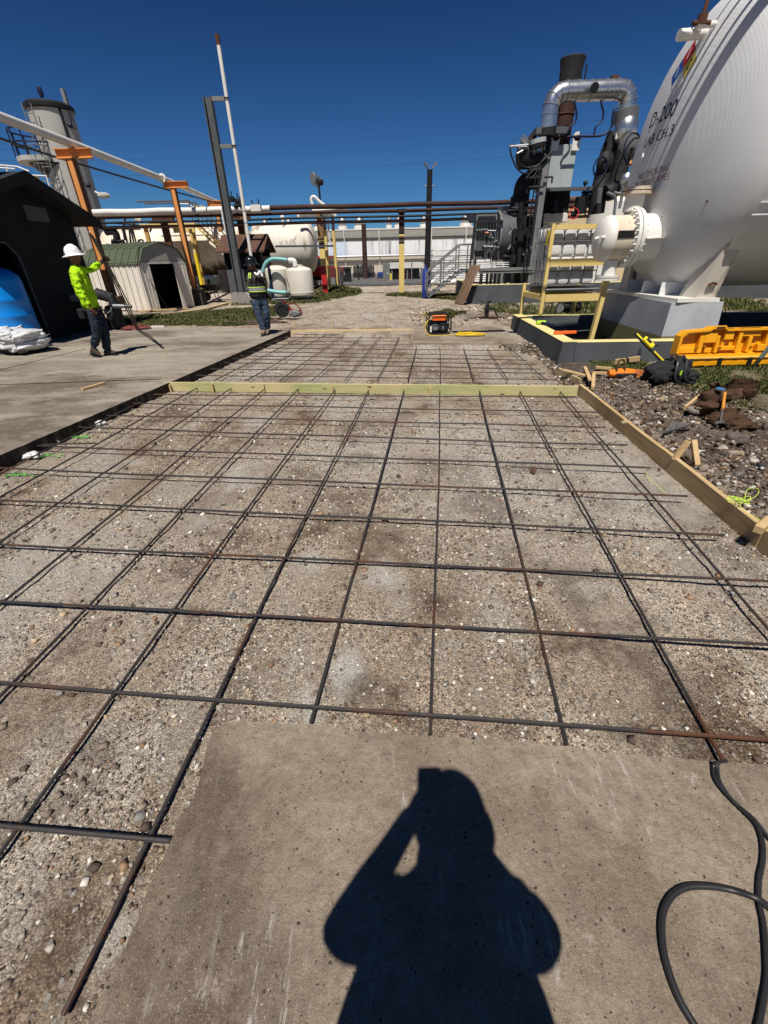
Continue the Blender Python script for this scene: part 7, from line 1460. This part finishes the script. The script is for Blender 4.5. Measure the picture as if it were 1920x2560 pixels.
# ---- dark building at the left
XW = -8.3; yk = 12.25; yR = 14.15; zE, zK = 2.62, 3.38; yL2 = 2 * yk - yR - .0
bd = thing('dark_workshop', 'dark green gabled workshop with open doorway at the left edge', 'building', (XW, yk, 0)); jy = 11.62; jt = 2.05; jl = 10.2
def gz(y): return zK - (abs(y - yk)) * (zK - zE) / (14.75 - yk)
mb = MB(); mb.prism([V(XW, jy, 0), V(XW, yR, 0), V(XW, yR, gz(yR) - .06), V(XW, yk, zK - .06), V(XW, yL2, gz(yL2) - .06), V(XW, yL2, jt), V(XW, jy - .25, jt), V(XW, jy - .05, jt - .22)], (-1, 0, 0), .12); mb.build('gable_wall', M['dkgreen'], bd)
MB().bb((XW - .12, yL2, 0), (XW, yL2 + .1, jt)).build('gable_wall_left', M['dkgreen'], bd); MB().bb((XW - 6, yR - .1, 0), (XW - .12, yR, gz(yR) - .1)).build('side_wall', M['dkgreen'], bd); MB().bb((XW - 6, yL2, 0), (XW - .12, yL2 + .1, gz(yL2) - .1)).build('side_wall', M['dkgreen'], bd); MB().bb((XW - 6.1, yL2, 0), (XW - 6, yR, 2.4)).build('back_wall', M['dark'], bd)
for s_ in (-1, 1):
    ye = yk + s_ * 2.55; MB().prism([V(XW + .42, yk, zK + .06), V(XW + .42, ye, gz(ye) + .06), V(XW + .42, ye, gz(ye) - .06), V(XW + .42, yk, zK - .06)], (-1, 0, 0), 6.6).build('roof_slope', M['roofgrey'], bd)
    MB().prism([V(XW + .45, yk, zK + .08), V(XW + .45, ye, gz(ye) + .08), V(XW + .45, ye, gz(ye) - .14), V(XW + .45, yk, zK - .14)], (-1, 0, 0), .03).build('verge_board', M['roofgrey'], bd)
MB().bb((XW, 12.4, 2.55), (XW + .015, 13.2, 2.85)).build('faded_sign_board', M['grey'], bd); MB().tube([V(XW + .01, jy + .01, 0), V(XW + .01, jy + .0, jt - .25), V(XW + .01, jy - .25, jt + .02), V(XW + .01, jy - 1.3, jt + .02)], .02, 5).build('door_edge', M['grey'], bd)
# blue tank
bt = thing('blue_tank', 'bright blue ribbed plastic tank standing at the doorway of the dark workshop', 'water tank', (-8.35, 11.0, 0)); pc_ = V(-8.45, 10.75, 0); r_ = .52
pf_ = [(r_, .02), (r_, .3), (r_ + .015, .33), (r_, .36), (r_, .62), (r_ + .015, .65), (r_, .68), (r_, .94), (r_ + .015, .97), (r_, 1.0), (r_, 1.32), (r_ * .95, 1.43), (r_ * .75, 1.53), (r_ * .4, 1.6), (r_ * .25, 1.61), (.02, 1.62)]
MB().lathe(pf_, pc_, (0, 0, 1), 48).build('tank_body', M['bluepl'], bt, True, autos=60); MB().cyl(pc_ + V(0, 0, 1.6), pc_ + V(0, 0, 1.68), .18, seg=24).build('lid', M['bluepl'], bt, True)
# sacks on a pallet: each sack its own thing
sk0 = G(70, 850, 0); r4 = random.Random(2)
for k in range(4):
    lay = k // 2; c = V(-7.75 - (k % 2) * .78 + r4.uniform(-.03, .03), 9.85 + .0 + r4.uniform(-.04, .04) + (k % 2) * .35, .18 + lay * .17)
    bm = bmesh.new(); bmesh.ops.create_icosphere(bm, subdivisions=4, radius=1)
    for v in bm.verts:
        x, y, z = v.co; s_ = lambda a, p: math.copysign(abs(a) ** p, a); f = mnoise.fractal(Vector((x * 2 + k * 5, y * 2, z * 2)), .8, 2, 4) * .09 + mnoise.fractal(Vector((x * 7 + k * 5, y * 7, z * 7)), .8, 2, 3) * .03
        v.co = Vector((s_(x, .55) * .52 + f, s_(y, .55) * .42 + f, s_(z, .75) * (.1 + .02) + f * .6))
    me = bpy.data.meshes.new('sack'); bm.to_mesh(me); bm.free(); o = link('sack', me, M['wrap'], None, True); o.location = c; o.rotation_euler.z = R_(-24) + r4.uniform(-.06, .06); OFF[o.name] = Vector(c)
    tag(o, 'white plastic sack on the pallet before the blue tank, %s layer, %s one' % (['bottom', 'upper'][lay], ['right hand', 'left hand'][k % 2]), 'sack', 'white sacks piled on the pallet')
pt_ = thing('pallet', 'dark wooden pallet beneath the white sacks', 'pallet', (-7.9, 10.5, 0)); mb = MB()
for k in range(5): mb.box(V(-8.1, 9.75 + k * .2, .07), (1.6, .12, .025), Matrix.Rotation(R_(-24), 3, 'Z'))
mb.build('deck_boards', mat('dark_pallet_wood', (.06, .045, .035), .9), pt_); MB().box(V(-8.1, 10.1, .035), (1.3, .7, .05), Matrix.Rotation(R_(-24), 3, 'Z')).build('bearers', M['black'], pt_)
o = blob('plastic_sheet', [(G(105, 848, .03), (.18, .08, .03)), (G(120, 842, .03), (.1, .05, .02))], M['wrap'], None, 6); tag(o, 'scrap of clear plastic sheet on the pavement beside the pallet', 'plastic sheet')
# pipe stand and pump beside the worker
F1 = lambda x, y, Y: A(x / 3.456, 560 + y / 3.456, Y)
pu = thing('pump_unit', 'dark pump with horizontal grey pipe in front of the workshop corner', 'pump', (-7.5, 13.3, 0))
MB().tube([F1(520, 638, 13.0), F1(650, 635, 13.0), F1(840, 618, 13.0), F1(950, 622, 13.0)], .1, 12).build('horizontal_pipe', M['mgrey'], pu, True); MB().tube([F1(835, 600, 13.0), F1(965, 640, 13.0), F1(985, 700, 13)], .14, 12).build('insulation', M['blackins'], pu, True)
a, b = F1(900, 640, 13.4), F1(1050, 880, 13.4); MB().bb((a.x, 13.2, 0), (b.x - .05, 13.8, .62)).build('pump_body', M['black'], pu, bevel=.05); MB().bb((F1(965, 640, 13.2).x, 13.1, .55), (F1(1035, 640, 13.2).x, 13.4, .85)).build('wooden_block', M['woodold'], pu)
MB().tube([F1(980, 708, 12.9), F1(1135, 712, 12.9)], .05, 10).build('outlet_pipe', M['galv'], pu, True); MB().cyl(F1(1090, 700, 12.9), F1(1105, 730, 12.9), .04).build('outlet_valve', M['galv'], pu, True)
mb = MB()
for k in range(12): x = r4.uniform(690, 1020); y = r4.uniform(690, 880); p = F1(x, y, 13.05); p.z = max(p.z, .05); mb.cyl(p, p + V(r4.uniform(-.2, .2), 0, r4.uniform(0, .25)), r4.uniform(.03, .07), seg=8)
mb.build('fittings', M['black'], pu, True); MB().tube(smoothpath([F1(930, 770, 12.8), F1(955, 750, 12.8), F1(960, 720, 12.8)], 4), .02, 6).build('white_tube', M['galv'], pu, True)
# hose coil on the pavement
hc = G(340, 822, .02); ps = []
for i in range(80): a = i * .7; ps.append(hc + V((.42 - .003 * i + .05 * math.sin(i * 2.1)) * math.cos(a), (.2) * math.sin(a), .015 + .0009 * i + .01 * math.sin(i)))
cordth('red_hose', ps, .014, M['hosered'], 'dull red hose coiled on the pavement at the foot of the rods', 'hose', n=3)
# rods held by the worker
rdp = thing('steel_rods', 'bundle of thin dark rods held upright by the worker, standing on the red hose', 'rods', G(340, 820))
hb_ = F1(1180, 905, 12.0)
# cut-off saw
cs_ = thing('cut_off_saw', 'red and black cut off saw with round guard lying on the dirt', 'cut off saw', G(727, 795)); sc0 = G(727, 795)
sv = lambda x, z, y=0: sc0 + V(x, y, z)
MB().cyl(sv(-.24, .23, -.05), sv(-.24, .23, .05), .21, seg=28).build('blade_disc', M['black'], cs_, True); rs = []
for i in range(14): a = R_(20 + i * 13); rs.append([sv(-.24 + math.cos(a) * .15, .23 + math.sin(a) * .15, -.07), sv(-.24 + math.cos(a) * .25, .23 + math.sin(a) * .25, -.07), sv(-.24 + math.cos(a) * .25, .23 + math.sin(a) * .25, .07), sv(-.24 + math.cos(a) * .15, .23 + math.sin(a) * .15, .07)])
MB().rings(rs).build('blade_guard', M['rubber'], cs_); MB().bar(sv(-.2, .5), sv(.02, .22), .09, .12).build('red_arm', mat('saw_red', (.16, .022, .01), .5), cs_, bevel=.01)
blobs = blob('engine_body', [(sv(.16, .14), (.2, .12, .12))], M['mgrey'], cs_, 3, n=.2); MB().bar(sv(.02, .24), sv(.33, .2), .14, .06).build('red_cover', mat('saw_red', (.5, .06, .02)), cs_, bevel=.015)
MB().tube(smoothpath([sv(-.06, .3), sv(.04, .42), sv(.2, .4), sv(.34, .26), sv(.36, .1), sv(.2, .03)], 4), .017, 8).build('wrap_handle', mat('saw_red', (.5, .06, .02)), cs_, True); MB().bb(tuple(sv(.06, .08, -.13)), tuple(sv(.2, .2, -.11))).build('silver_cover', M['steel'], cs_)
o = MB().cyl(G(672, 800, .03), G(706, 793, .04), .018).build('dark_rod', M['rust']); tag(o, 'dark rod lying on the dirt left of the cut off saw', 'rod')
for k, (px, py, r1_, lab) in enumerate(((660, 812, .35, 'long low heap of dark soil behind the standing worker'), (600, 813, .4, 'low dark soil heap at the pavement edge left of the standing worker'))):
    p = G(px, py - 4, -.03); o = blob('soil_heap', [(p + V(i * .22 - .4, 0, 0), (.2, .14, .05 + .03 * (i % 2))) for i in range(5)], mat('dark_soil', (.09, .065, .05), .95, amt=.7, bump=1, bsc=12), None, k, n=.5); tag(o, lab, 'soil heap')
# ================================================================== PEOPLE
def skin_mesh(J, E, sub=2, root=0):
    """J: list of (pos, radius or (rx, ry)); E: index pairs -> evaluated mesh"""
    me = bpy.data.meshes.new('sk'); me.from_pydata([tuple(p) for p, r in J], E, []); o = bpy.data.objects.new('sk', me); S.collection.objects.link(o)
    o.modifiers.new('s', 'SKIN'); sm = o.modifiers.new('u', 'SUBSURF'); sm.levels = sub; sm.render_levels = sub
    if not me.skin_vertices: 
        bm = bmesh.new(); bm.from_mesh(me); bm.verts.layers.skin.verify(); bm.to_mesh(me); bm.free()
    for i, (p, r) in enumerate(J):
        me.skin_vertices[0].data[i].radius = r if isinstance(r, tuple) else (r, r); me.skin_vertices[0].data[i].use_root = (i == root)
    dg = bpy.context.evaluated_depsgraph_get(); dg.update(); m2 = bpy.data.meshes.new_from_object(o.evaluated_get(dg)); bpy.data.objects.remove(o); return m2
def join_meshes(name, ms, mats, parent, smooth=True):
    bm = bmesh.new()
    for k, m_ in enumerate(ms):
        n0 = len(bm.faces); bm.from_mesh(m_); bm.faces.ensure_lookup_table()
        for f in bm.faces[n0:]: f.material_index = k if len(mats) > 1 else 0
    me = bpy.data.meshes.new(name); bm.to_mesh(me); bm.free()
    for m_ in mats: me.materials.append(m_)
    return link(name, me, None, parent, smooth)
def chain(pts, rs): return [(p, r) for p, r in zip(pts, rs)], [(i, i + 1) for i in range(len(pts) - 1)]
def hand(wrist, d, palm_n, side, curl=.5, s=1.0, spread=.01):
    """five finger hand: wrist point, finger direction d, palm normal (toward the palm), side = thumb side"""
    d = Vector(d).normalized(); n = Vector(palm_n); n = (n - d * n.dot(d)).normalized(); w = d.cross(n).normalized() * side; out = []
    J, E = chain([wrist, wrist + d * .035 * s, wrist + d * .085 * s], [(.024 * s, .017 * s), (.034 * s, .016 * s), (.036 * s, .015 * s)]); out.append(skin_mesh(J, E, 1))
    for k, (off, L_) in enumerate(((.03, .072), (.01, .08), (-.011, .075), (-.031, .058))):
        b = wrist + d * .078 * s + w * off * s; a = 0; p = b; pts = [b - d * .02 * s, b]
        for seg_ in (.45, .32, .26): a += curl * (1.15 if seg_ < .4 else .8) + k * .05; p = p + (d * math.cos(a) + n * math.sin(a)) * L_ * seg_ * s * 1.05 + w * spread * off * 3; pts.append(p)
        J, E = chain(pts, [.0095 * s, .0095 * s, .009 * s, .0082 * s, .007 * s]); out.append(skin_mesh(J, E, 1))
    b = wrist + d * .025 * s + w * .025 * s; J, E = chain([b, b + (d * .5 + w * .8 + n * .3).normalized() * .035 * s, b + (d * .9 + w * .75 + n * (.5 + curl * .3)).normalized() * .065 * s, b + (d * 1.2 + w * .45 + n * (.6 + curl * .5)).normalized() * .088 * s], [.013 * s, .011 * s, .010 * s, .008 * s]); out.append(skin_mesh(J, E, 1))
    return out
def head_mesh(c, f, up, hair=None):
    """head shaped from a sphere: c centre, f facing, returns mesh with nose, brow, chin, ears"""
    f = Vector(f).normalized(); up = Vector(up); up = (up - f * up.dot(f)).normalized(); l = up.cross(f)
    bm = bmesh.new(); bmesh.ops.create_icosphere(bm, subdivisions=4, radius=1)
    g = lambda x, y, z, cx, cy, cz, s: math.exp(-((x - cx) ** 2 + (y - cy) ** 2 + (z - cz) ** 2) / s)
    for v in bm.verts:
        x, y, z = v.co                                    # x left, y front, z up
        X = x * .075; Yy = y * .095; Zz = z * .12
        if z < 0: X *= 1 - .28 * (-z) ** 1.5; Yy *= 1 - .12 * (-z)
        if y > 0: Yy += .026 * g(x, y, z, 0, .97, -.12, .02) + .012 * g(x, y, z, 0, .95, .05, .02) + .01 * g(x, y, z, 0, .75, -.75, .06) + .007 * g(x, y, z, 0, .85, -.42, .02) - .010 * (g(x, y, z, .33, .9, .08, .02) + g(x, y, z, -.33, .9, .08, .02)) + .005 * g(x, y, z, 0, .9, .25, .1)
        v.co = c + l * X + f * Yy + up * Zz
    for s_ in (-1, 1):
        r = bmesh.ops.create_icosphere(bm, subdivisions=2, radius=1)
        for v in r['verts']: x, y, z = v.co; v.co = c + l * (s_ * .076 + x * .008) + f * (-.005 + y * .018) + up * (-.0 + z * .03)
    me = bpy.data.meshes.new('h'); bm.to_mesh(me); bm.free(); return me
def face_parts(c, f, up, parent):
    f = Vector(f).normalized(); up = Vector(up); up = (up - f * up.dot(f)).normalized(); l = up.cross(f)
    mb = MB()
    for s_ in (-1, 1): mb.ball(c + l * s_ * .027 + f * .083 + up * .008, .012, 8)
    mb.build('eyes', mat('eye_white', (.5, .48, .45), .2), parent, True); mb = MB()
    for s_ in (-1, 1): mb.ball(c + l * s_ * .027 + f * .0915 + up * .008, .006, 6)
    mb.build('pupils', M['black'], parent, True)
    MB().ball(c + f * .088 - up * .052, .02, 8, (1, .4, .3)).build('lips', mat('lip_tone', (.17, .06, .05), .5), parent, True)
def hardhat(c, f, up, m_, parent, brim=.055):
    f = Vector(f).normalized(); up = Vector(up); up = (up - f * up.dot(f)).normalized(); l = up.cross(f); seg = 32; rs = []
    for r, h in ((1.0, 0), (1.0, .03), (.97, .065), (.88, .1), (.7, .128), (.45, .145), (.2, .152), (.02, .154)):
        rs.append([c + l * math.cos(a) * .108 * r + f * math.sin(a) * .13 * r + up * (h) for a in [2 * math.pi * j / seg for j in range(seg)]])
    MB().rings(rs).build('hat_shell', m_, parent, True, autos=60)
    rs = []
    for r, h in ((.98, .004), (1.0 + brim / .11 * .5, -.004), (1.0 + brim / .11, -.018), (1.0 + brim / .11, -.024), (1.0 + brim / .11 * .5, -.012), (.96, -.004)):
        rs.append([c + l * math.cos(a) * .108 * r + f * math.sin(a) * (.13 * r + .018 * (r > 1.2) * max(0, math.sin(a))) + up * h for a in [2 * math.pi * j / seg for j in range(seg)]])
    MB().rings(rs, False, True).build('hat_brim', m_, parent, True)
    mb = MB()
    for s_ in (-1, 0, 1): rr = [c + l * (s_ * .035) * (1 - (k / 10 - .5) ** 2) + f * .13 * math.cos(math.pi * k / 10) * .97 + up * (.01 + .15 * math.sin(math.pi * k / 10) * (1 - .12 * abs(s_))) for k in range(11)]; mb.tube(rr, .007, 6)
    mb.build('hat_ridges', m_, parent, True)
def wrinkle(me, amp, seed=0, fr=9, flow=(1, 1, 2.2)):
    for v in me.vertices:
        p = Vector((v.co.x * fr * flow[0] + seed, v.co.y * fr * flow[1], v.co.z * fr * flow[2])); v.co += v.normal * amp * mnoise.fractal(p, .7, 2.0, 3)
    me.update(); return me
def person(label, P, look, hat, cloth, shoes, gloves=None, arms='sleeve', scale=1.0, hatc=None, hands=True, upv=(0, 0, 1)):
    """P: dict of joints"""
    o = thing('person', label, 'person', P['base'])
    J = [(P['pelvis'], (.09, .075)), (P['waist'], (.09, .075)), (P['chest'], (.12, .09)), (P['neckb'], (.065, .06)), (P['head'], (.05, .055))]; E = [(0, 1), (1, 2), (2, 3), (3, 4)]
    def add(p, r, par): J.append((p, r)); E.append((par, len(J) - 1)); return len(J) - 1
    for s_ in 'lr':
        a = add(P['sh' + s_], .055, 2); b = add(P['el' + s_], .042, a); c = add(P['wr' + s_], .027, b)
        h = add(P['hip' + s_], .06, 0); k = add(P['kn' + s_], .058, h); n = add(P['an' + s_], .04, k); add(P['toe' + s_], .035, n)
    body = skin_mesh(J, E, 2); ms = [body, head_mesh(P['head'] + Vector(P.get('hoff', (0, 0, .06))), look, upv)]
    if hands:
        for s_, sd in (('l', 1), ('r', -1)): ms += hand(P['wr' + s_], P['hd' + s_], P['pn' + s_], P.get('th' + s_, sd), P.get('cu' + s_, .5), 1.0)
    b_ = join_meshes('body', ms, [M['skin']], o); face_parts(P['head'] + Vector(P.get('hoff', (0, 0, .06))), look, upv, o)
    # shirt
    J = [(P['pelvis'] + V(0, 0, -.05), (.18, .15)), (P['waist'], (.175, .145)), (P['chest'], (.195, .155)), (P['neckb'] - V(0, 0, .01), (.08, .075))]; E = [(0, 1), (1, 2), (2, 3)]
    w_ = P.get('slv', 1.0)
    for s_ in 'lr': a = add(P['sh' + s_], .075, 2); m1 = add(P['sh' + s_].lerp(P['el' + s_], .5), .068 * w_, a); b = add(P['el' + s_], .06 * w_, m1); m2 = add(P['el' + s_].lerp(P['wr' + s_], .5), .052 * w_, b); add(P['el' + s_].lerp(P['wr' + s_], .86), .044 * w_, m2)
    sh_ = skin_mesh(J, E, 3); wrinkle(sh_, .022, 3, 8); join_meshes('shirt', [sh_], [cloth[0]], o)
    J = [(P['pelvis'] + V(0, 0, .03), (.165, .14)), (P['pelvis'] - V(0, 0, .06), (.16, .135))]; E = [(0, 1)]
    for s_ in 'lr': h = add(P['hip' + s_], .12, 1); m1 = add(P['hip' + s_].lerp(P['kn' + s_], .5), .108, h); k = add(P['kn' + s_], .09, m1); m2 = add(P['kn' + s_].lerp(P['an' + s_], .5), .08, k); add(P['an' + s_] + V(0, 0, .015), .074, m2)
    tr_ = skin_mesh(J, E, 3); wrinkle(tr_, .016, 7, 10); join_meshes('trousers', [tr_], [cloth[1]], o)
    for s_ in 'lr':
        an, te, he = P['an' + s_], P['toe' + s_], P['heel' + s_]; J, E = chain([an + V(0, 0, .05), an, an.lerp((te + he) / 2, .65)], [.055, .054, .05]); i = len(J) - 1; J.append((he, .038)); E.append((i, i + 1)); J.append((an.lerp(te, .6) + V(0, 0, .0), (.044, .042))); E.append((i, i + 2)); J.append((te, (.042, .032))); E.append((i + 2, i + 3))
        join_meshes('boot', [skin_mesh(J, E, 2)], [shoes], o)
        d_ = (te - he); d_.z = 0
        sp_ = MB(); pts_ = [he + V(0, 0, -.042), he.lerp(te, .35) + V(0, 0, -.045), he.lerp(te, .7) + V(0, 0, -.042), te + d_.normalized() * .02 + V(0, 0, -.036)]; w_ = Vector((-d_.y, d_.x, 0)).normalized()
        sp_.rings([[p - w_ * k + V(0, 0, -.012), p + w_ * k + V(0, 0, -.012), p + w_ * k + V(0, 0, .012), p - w_ * k + V(0, 0, .012)] for p, k in zip(pts_, (.034, .033, .043, .03))]).build('sole', M['rubber'], o)
    if gloves:
        for s_, sd in (('l', 1), ('r', -1)):
            if s_ in gloves:
                g_ = hand(P['wr' + s_], P['hd' + s_], P['pn' + s_], P.get('th' + s_, sd), P.get('cu' + s_, .5), 1.3); d = Vector(P['hd' + s_]).normalized(); J, E = chain([P['wr' + s_] - d * .06, P['wr' + s_] - d * .02, P['wr' + s_] + d * .03], [.036, .034, .038]); join_meshes('glove', g_ + [skin_mesh(J, E, 2)], [gloves[s_]], o)
    if hat: hardhat(hatc if hatc is not None else P['head'] + Vector(P.get('hoff', (0, 0, .06))) + V(0, 0, .045), P.get('hatf', look), P.get('hatup', upv), hat, o, P.get('brim', .055))
    return o
# ---- worker in yellow shirt (joints from the photograph at about 9 m)
Y1 = 9.15
def F2(x, y, dy=0): return A(x / 3.456, 560 + y / 3.456, Y1 + dy)
P = dict(base=F2(960, 1180), pelvis=F2(800, 745), waist=F2(755, 620), chest=F2(680, 470), neckb=F2(645, 350), head=F2(640, 300),
 shl=F2(690, 392, .17), ell=F2(790, 405, .3), wrl=F2(880, 322, .38), shr=F2(640, 415, -.22), elr=F2(700, 590, -.3), wrr=F2(785, 720, -.3),
 hipl=F2(850, 775, .09), knl=F2(905, 930, .1), anl=F2(925, 1100, .1), toel=F2(1020, 1160, .06), heell=F2(915, 1160, .1),
 hipr=F2(820, 790, -.09), knr=F2(840, 950, -.08), anr=F2(808, 1075, -.08), toer=F2(870, 1140, -.1), heelr=F2(780, 1105, -.06),
 hdl=(.5, .15, .6), pnl=(.8, -.3, -.4), cul=1.0, hdr=(.25, 0, -1), pnr=(.2, .9, 0), cur=.5, hoff=(.01, 0, .02), hatup=(.12, 0, 1), hatf=(.95, .1, .1))
P['toel'].z = .05; P['heell'].z = .055
wk = person('worker in hi vis yellow shirt and white hard hat holding up thin rods', P, (.97, .15, -.05), M['hatw'], (M['hivis'], M['jeansd']), M['boot'], {'l': M['glove']})
bl_ = MB().tube([P['pelvis'] + V(.16 * math.cos(a), .14 * math.sin(a), .03 + .02 * math.sin(a)) for a in [2 * math.pi * k / 20 for k in range(20)]], .022, 6, closed=True); bl_.build('belt', M['rubber'], wk, True)
MB().bb(tuple(P['pelvis'] + V(-.24, -.12, -.14)), tuple(P['pelvis'] + V(-.12, .0, .04))).build('tool_pouch', M['black'], wk, bevel=.02)
hp_ = P['head'] + V(-.08, -.06, .1); MB().tube([hp_, hp_ + V(-.04, 0, -.03), hp_ + V(-.05, .02, -.07)], .014, 6).build('hat_knob', M['black'], wk, True)
# rods through his hand down to the hose
hnd = P['wrl'] + Vector(P['hdl']).normalized() * .07; foot = G(342, 822, .02)
up_ = hnd + (hnd - foot) * .22
mb = MB()
for k in range(3): s_ = V(.012 * (k - 1), .01 * k, 0); mb.tube([foot + s_ * 2, foot.lerp(hnd, .5) + s_ * 2 + V(.02 * k, 0, 0), hnd + s_, up_ + s_ * 3 + V(-.02 * k, 0, -.05 * k)], .014, 6)
mb.build('rods', M['rubber'], rdp, True); MB().ball(up_ + V(-.02, 0, .0), .012, 8).build('white_tip', M['whitepure'], rdp, True)
# ---- standing worker by the far corner
Y2 = 11.55
def F3(x, y, dy=0): return A(600 + x / 9.614, 620 + y / 9.617, Y2 + dy)
P = dict(base=F3(600, 2100), pelvis=F3(440, 1180), waist=F3(400, 1000), chest=F3(370, 740), neckb=F3(330, 560), head=F3(320, 480),
 shl=F3(520, 640, .06), ell=F3(620, 860, .1), wrl=F3(600, 1070, .0), shr=F3(225, 630, -.05), elr=F3(205, 900, -.05), wrr=F3(205, 1120, -.1),
 hipl=F3(570, 1280, .06), knl=F3(640, 1620, .0), anl=F3(670, 1960, .1), toel=F3(640, 2060, -.12), heell=F3(665, 2040, .1),
 hipr=F3(360, 1290, -.04), knr=F3(450, 1620, -.08), anr=F3(570, 1990, -.1), toer=F3(520, 2080, -.28), heelr=F3(570, 2060, -.08),
 hdl=(-.6, -.5, -.5), pnl=(0, .8, -.3), cul=.8, hdr=(.15, 0, -1), pnr=(.6, .6, 0), cur=.6, hoff=(-.03, -.01, .04), hatf=(-.6, -.75, -.05))
for k in ('toel', 'heell', 'toer', 'heelr'): P[k].z = .05
w2 = person('worker in dark reflective vest, camouflage sleeves and black hard hat', P, (-.75, -.62, -.22), M['hatb'], (M['camo'], M['jeans']), M['boott'], {'r': mat('white_glove', (.5, .5, .48), .8), 'l': M['fabricb']})
J = [(P['waist'] + V(0, 0, -.22), (.205, .175)), (P['waist'] + V(0, 0, -.05), (.205, .172)), (P['chest'] + V(0, 0, -.02), (.225, .18)), (P['neckb'] - V(0, 0, .07), (.13, .11))]
ve = skin_mesh(J, [(0, 1), (1, 2), (2, 3)], 3); wrinkle(ve, .012, 5, 8); join_meshes('vest', [ve], [M['fabricb']], w2)
def vring(z, r0, r1, h, m_, n): c = P['waist'].copy(); rs = []; c.z = z; k = 26; 
vz = F3(380, 990).z; cc_ = P['waist'].lerp(P['chest'], .05)
for dz, h, m_ in ((.0, .055, mat('silver_reflective', (.3, .32, .3), .5)), (.045, .018, mat('lime_reflective', (.6, .9, .15), .6)), (-.045, .018, mat('lime_reflective', (.6, .9, .15)))):
    rs = [[V(cc_.x + (.218 + d) * math.cos(a) * 1.0, cc_.y + (.186 + d) * math.sin(a), vz + dz + hh) for a in [2 * math.pi * j / 28 for j in range(28)]] for d, hh in ((0, -h / 2), (.004, 0), (0, h / 2))]
    MB().rings(rs, False).build('reflective_band', m_, w2, True)
for x0, x1 in ((215, 225), (255, 262)): MB().tube([F3(x0, 600, -.14), F3(x0 - 5, 660, -.19), F3(x0, 730, -.2)], .012, 6).build('shoulder_stripe', mat('lime_reflective', (.6, .9, .15)), w2)
MB().tube(smoothpath([F3(350, 600, -.17), F3(420, 640, -.2), F3(480, 560, -.12), F3(540, 680, -.12)], 4), .025, 8).build('white_neck_cloth', M['whitepure'], w2, True)
MB().prism([F3(310, 640, -.2), F3(380, 640, -.2), F3(350, 820, -.22)], (0, 1, 0), .01).build('open_collar', M['camo'], w2)
# ---- the photographer who casts the shadow on the slab
P = dict(base=V(.02, -.3, 0), pelvis=V(.03, -.30, .93), waist=V(.03, -.29, 1.08), chest=V(.03, -.27, 1.27), neckb=V(.05, -.22, 1.41), head=V(.06, -.18, 1.49),
 slv=.62, brim=.02, shl=V(-.15, -.28, 1.35), ell=V(-.265, -.22, 1.17), wrl=V(-.07, -.095, 1.47), shr=V(.23, -.27, 1.36), elr=V(.30, -.24, 1.14), wrr=V(.12, -.13, 1.42),
 hipl=V(-.06, -.30, .88), knl=V(-.08, -.29, .5), anl=V(-.09, -.38, .11), toel=V(-.11, -.22, .05), heell=V(-.09, -.42, .05),
 hipr=V(.12, -.30, .88), knr=V(.14, -.29, .5), anr=V(.16, -.38, .11), toer=V(.19, -.22, .05), heelr=V(.16, -.42, .05),
 hdl=(.5, .35, .9), pnl=(.9, .1, 0), cul=1.1, hdr=(-.55, .7, 1), pnr=(-.9, .1, 0), cur=.5, hoff=(0, 0, .06))
ph = person('photographer in dark jacket and hard hat holding up a phone', P, (0, 1, -.3), M['hatb'], (M['fabricb'], M['jeansd']), M['boot'])
J = [(V(.03, -.29, .80), (.31, .18)), (V(.03, -.29, 1.0), (.29, .18)), (V(.03, -.28, 1.22), (.23, .15)), (V(.04, -.25, 1.36), (.12, .1)), (V(.05, -.21, 1.44), (.115, .1)), (V(.055, -.19, 1.52), (.125, .115))]
slv = [skin_mesh(*chain([P['sh' + s_], P['el' + s_], P['el' + s_].lerp(P['wr' + s_], .6), P['wr' + s_].lerp(P['el' + s_], -.1)], [.08, .07, .045, .036]), 2) for s_ in 'lr']
join_meshes('jacket', slv + [skin_mesh(J, [(0, 1), (1, 2), (2, 3), (3, 4), (4, 5)], 3)], [M['fabricb']], ph)
fo = MB().bar(V(-.005, -.05, 1.47), V(-.005, -.016, 1.625), .082, .009, (0, 1, .1)).build('phone', M['black'], None, bevel=.002); tag(fo, 'black phone held up in both hands by the photographer', 'phone')
